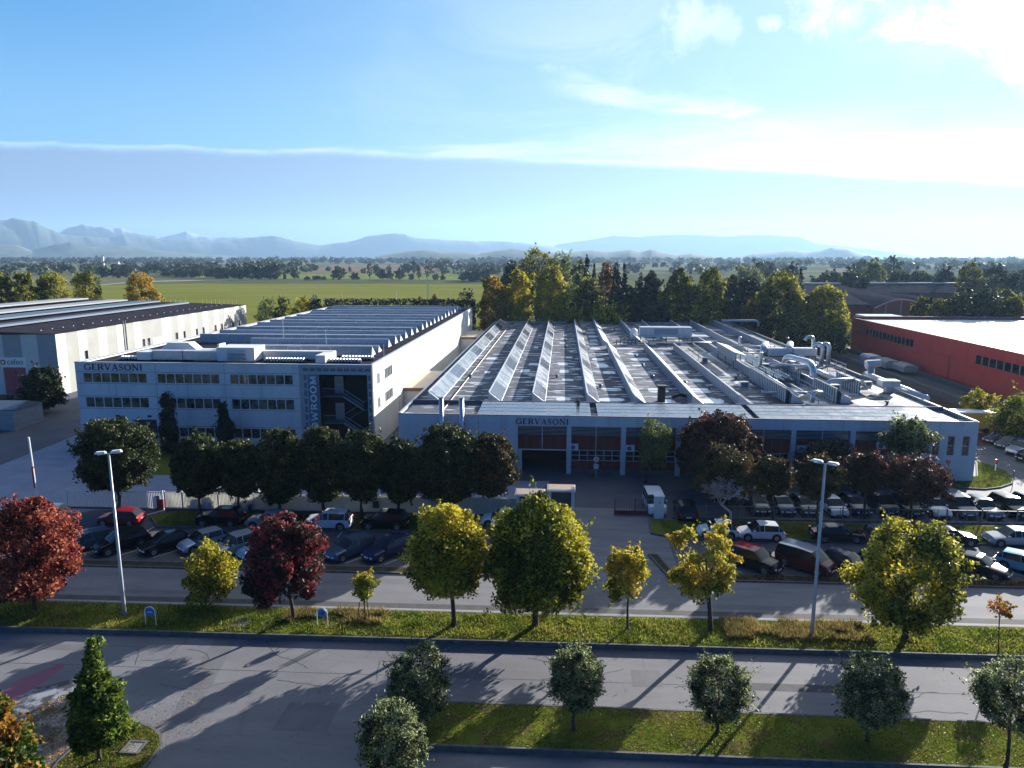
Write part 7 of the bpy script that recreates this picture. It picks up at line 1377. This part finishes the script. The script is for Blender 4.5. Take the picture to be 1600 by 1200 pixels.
# ---------------------------------------------------------------- grass, dry grass, litter
def blades(name, fn, n, h0, h1, m, seed, lab, cat='grass', w=.035):
    rng = np.random.default_rng(seed); P = fn(rng, n); n = len(P); a = rng.random(n) * 2 * np.pi; h = rng.uniform(h0, h1, n); l = rng.normal(size=(n, 2)) * .35 * h[:, None]
    bare = np.sin(P[:, 0] * .9 + 2) * np.sin(P[:, 1] * 1.7 + P[:, 0] * .35) + .5 * np.sin(P[:, 0] * 2.9 - P[:, 1] * 2.2); kp = (bare < .72) | (rng.random(n) < .25); P, a, h, l = P[kp], a[kp], h[kp], l[kp]; n = len(P)
    V = np.empty((n, 3, 3)); V[:, 0] = P - np.stack([np.cos(a), np.sin(a), 0 * a], 1) * w; V[:, 1] = P + np.stack([np.cos(a), np.sin(a), 0 * a], 1) * w; V[:, 2] = P + np.stack([l[:, 0], l[:, 1], h], 1)
    o = np_mesh(name, V.reshape(-1, 3), 3, [m]); tag(o, label=lab, cat=cat, kind='stuff'); return o
def inpoly(pts, zb=.125):
    pts = ccw(list(pts)); X = [p[0] for p in pts]; Yy = [p[1] for p in pts]
    def f(rng, n):
        p = np.stack([rng.uniform(min(X), max(X), n), rng.uniform(min(Yy), max(Yy), n)], 1); ins = np.zeros(n, bool); j = len(pts) - 1
        for i in range(len(pts)):
            c_ = ((pts[i][1] > p[:, 1]) != (pts[j][1] > p[:, 1])); den = (pts[j][1] - pts[i][1]) or 1e-9
            ins ^= c_ & (p[:, 0] < (pts[j][0] - pts[i][0]) * (p[:, 1] - pts[i][1]) / den + pts[i][0]); j = i
        p = p[ins]; return np.concatenate([p, np.full((len(p), 1), zb)], 1)
    return f
def lim(y0, y1, x0=-46, x1=40): return inpoly([(x0, y0 + rot * x0), (x1, y0 + rot * x1), (x1, y1 + rot * x1), (x0, y1 + rot * x0)], ZV - .01 if y0 < 48 else .125)
def clumpy(f, th, sd):
    def g(rng, n):
        p = f(rng, n); v_ = np.sin(p[:, 0] * 1.1 + sd) + np.sin(p[:, 0] * 2.3 + p[:, 1] * 1.9 + sd) * .8 + np.sin(p[:, 1] * 3.1 - p[:, 0] * .6); return p[v_ > th]
    return g
blades('verge_grass', lim(43.5, 46.85), 60000, .06, .18, L_grass, 1, 'long uneven grass of the middle verge')
blades('tall_grass', clumpy(lim(43.6, 46.8), .5, 1.0), 16000, .18, .38, L_grass, 2, 'taller tufts of grass in the middle verge')
blades('dry_grass', clumpy(lim(44.4, 46.9, 11, 20.5), -1.2, 2.0), 15000, .18, .5, L_dry, 3, 'straw-coloured dry grass near the right street lamp'); blades('dry_grass', clumpy(lim(44.9, 46.9, -19, -12), -.6, 4.0), 5000, .2, .5, L_dry, 4, 'straw-coloured dry grass behind the blue sign')
blades('lawn_grass', inpoly(S2, ZV - .01), 60000, .03, .09, L_grass2, 5, 'short mown grass of the near strip', w=.03); blades('island_grass', inpoly(isl), 12000, .03, .09, L_grass2, 6, 'short grass of the lower left island', w=.03)
blades('bank_grass', lim(62.5, 66.2, -38, -3), 26000, .06, .16, L_grass2, 7, 'grass of the bank under the dark round trees', w=.05); blades('bank_grass', lim(62.5, 66.4, 9.5, 50), 26000, .06, .16, L_grass2, 8, 'grass of the bank before the right-hand fence', w=.05); blades('island_grass', inpoly(east), 7000, .05, .12, L_grass2, 9, 'bright grass of the island by the factory corner', w=.06)
def litter_mesh(name, fn, n, seed, lab, z=.15, s=.035):
    rng = np.random.default_rng(seed); P = fn(rng, n); P[:, 2] = z + rng.random(len(P)) * .04; o = np_mesh(name, leaf_quads(rng, P, s, .8, .4, .7), 4, [L_litter]); tag(o, label=lab, cat='leaf litter', kind='stuff')
litter_mesh('fallen_leaves', inpoly(S2, ZV - .01), 5200, 1, 'fallen leaves on the near grass strip', .36); litter_mesh('fallen_leaves', lim(43.5, 46.9), 5000, 2, 'fallen leaves on the middle verge', .40); litter_mesh('fallen_leaves', inpoly(isl), 900, 3, 'fallen leaves on the lower left island'); litter_mesh('fallen_leaves', inpoly(litter), 6000, 4, 'fallen leaves beside the silt patch', .03, .04)
litter_mesh('fallen_leaves', inpoly([G(180, 1130), G(320, 1060), G(330, 1140), G(250, 1190), G(255, 1150)]), 900, 5, 'fallen leaves scattered on the road by the island', .015, .03)
blades('weeds', lim(53.85, 54.5, 14, 45), 3500, .1, .4, L_rust, 10, 'dry weeds between the lot and the side road')

# ---------------------------------------------------------------- labels of look-alikes by their place
ORD = ['leftmost'] + [w + ' from the left' for w in 'second third fourth fifth sixth seventh eighth ninth tenth eleventh twelfth thirteenth fourteenth fifteenth sixteenth seventeenth eighteenth nineteenth twentieth twenty-first twenty-second twenty-third twenty-fourth twenty-fifth'.split()]
def px(o):
    x, y = o.location.x, o.location.y; X = x * math.cos(YAW) + y * math.sin(YAW); return X / (-x * math.sin(YAW) + y * math.cos(YAW))
def by_place(old, make):
    os_ = sorted([o for o in bpy.data.objects if o.parent is None and o.get('label') == old], key=px)
    buckets = {}
    for o in os_: buckets.setdefault(make(o)[0], []).append(o)
    for ph, lst in buckets.items():
        for i, o in enumerate(lst): o['label'] = (ph % (ORD[i] if i < len(ORD) - 1 else 'rightmost')) if len(lst) > 1 else ph.replace('%s ', '').replace(', %s', '')
by_place('dark round tree standing by itself in the far fields', lambda o: ('dark %s tree of the nearer field row, %%s' % ('tall' if o.location.y < 900 else 'round'),) if o.location.y < 980 and px(o) > -.33 else (('dark tree in the clump beyond the green field, %s',) if px(o) <= -.33 else ('small dark tree in the farther fields, %s',)))
by_place('tiny pale far-off building among the woods of the plain', lambda o: (('tiny pale building on the plain, left half, %s',) if px(o) < -.1 else ('tiny pale building on the plain, right half, %s',)))
by_place('small dark vent cowl dotted on the grey factory roof', lambda o: (('small dark vent cowl on the front half of the factory roof, %s',) if o.location.y < 125 else ('small dark vent cowl on the back half of the factory roof, %s',)))
by_place('small grey equipment box on the right part of the factory roof', lambda o: ('small grey equipment box on the right part of the factory roof, %s',))
by_place('thin lightning rod standing on the office roof', lambda o: ('thin lightning rod on the office roof, %s',))

# ---------------------------------------------------------------- haze
hb = MB(); hb.box(-13500, 13500, -300, 13500, -1, 620, m_conc); ho = hb.build('haze'); tag(ho, kind='stuff', label='pale blue haze filling the air over the plain', cat='haze')
hm = bpy.data.materials.new('haze'); hm.use_nodes = True; ht_ = hm.node_tree
for n in list(ht_.nodes): ht_.nodes.remove(n)
pv = ht_.nodes.new('ShaderNodeVolumePrincipled'); oo = ht_.nodes.new('ShaderNodeOutputMaterial'); ht_.links.new(pv.outputs[0], oo.inputs['Volume'])
pv.inputs['Color'].default_value = (0.44, 0.70, 1.0, 1); pv.inputs['Density'].default_value = 0.00008; pv.inputs['Anisotropy'].default_value = 0.3
ho.data.materials.clear(); ho.data.materials.append(hm)
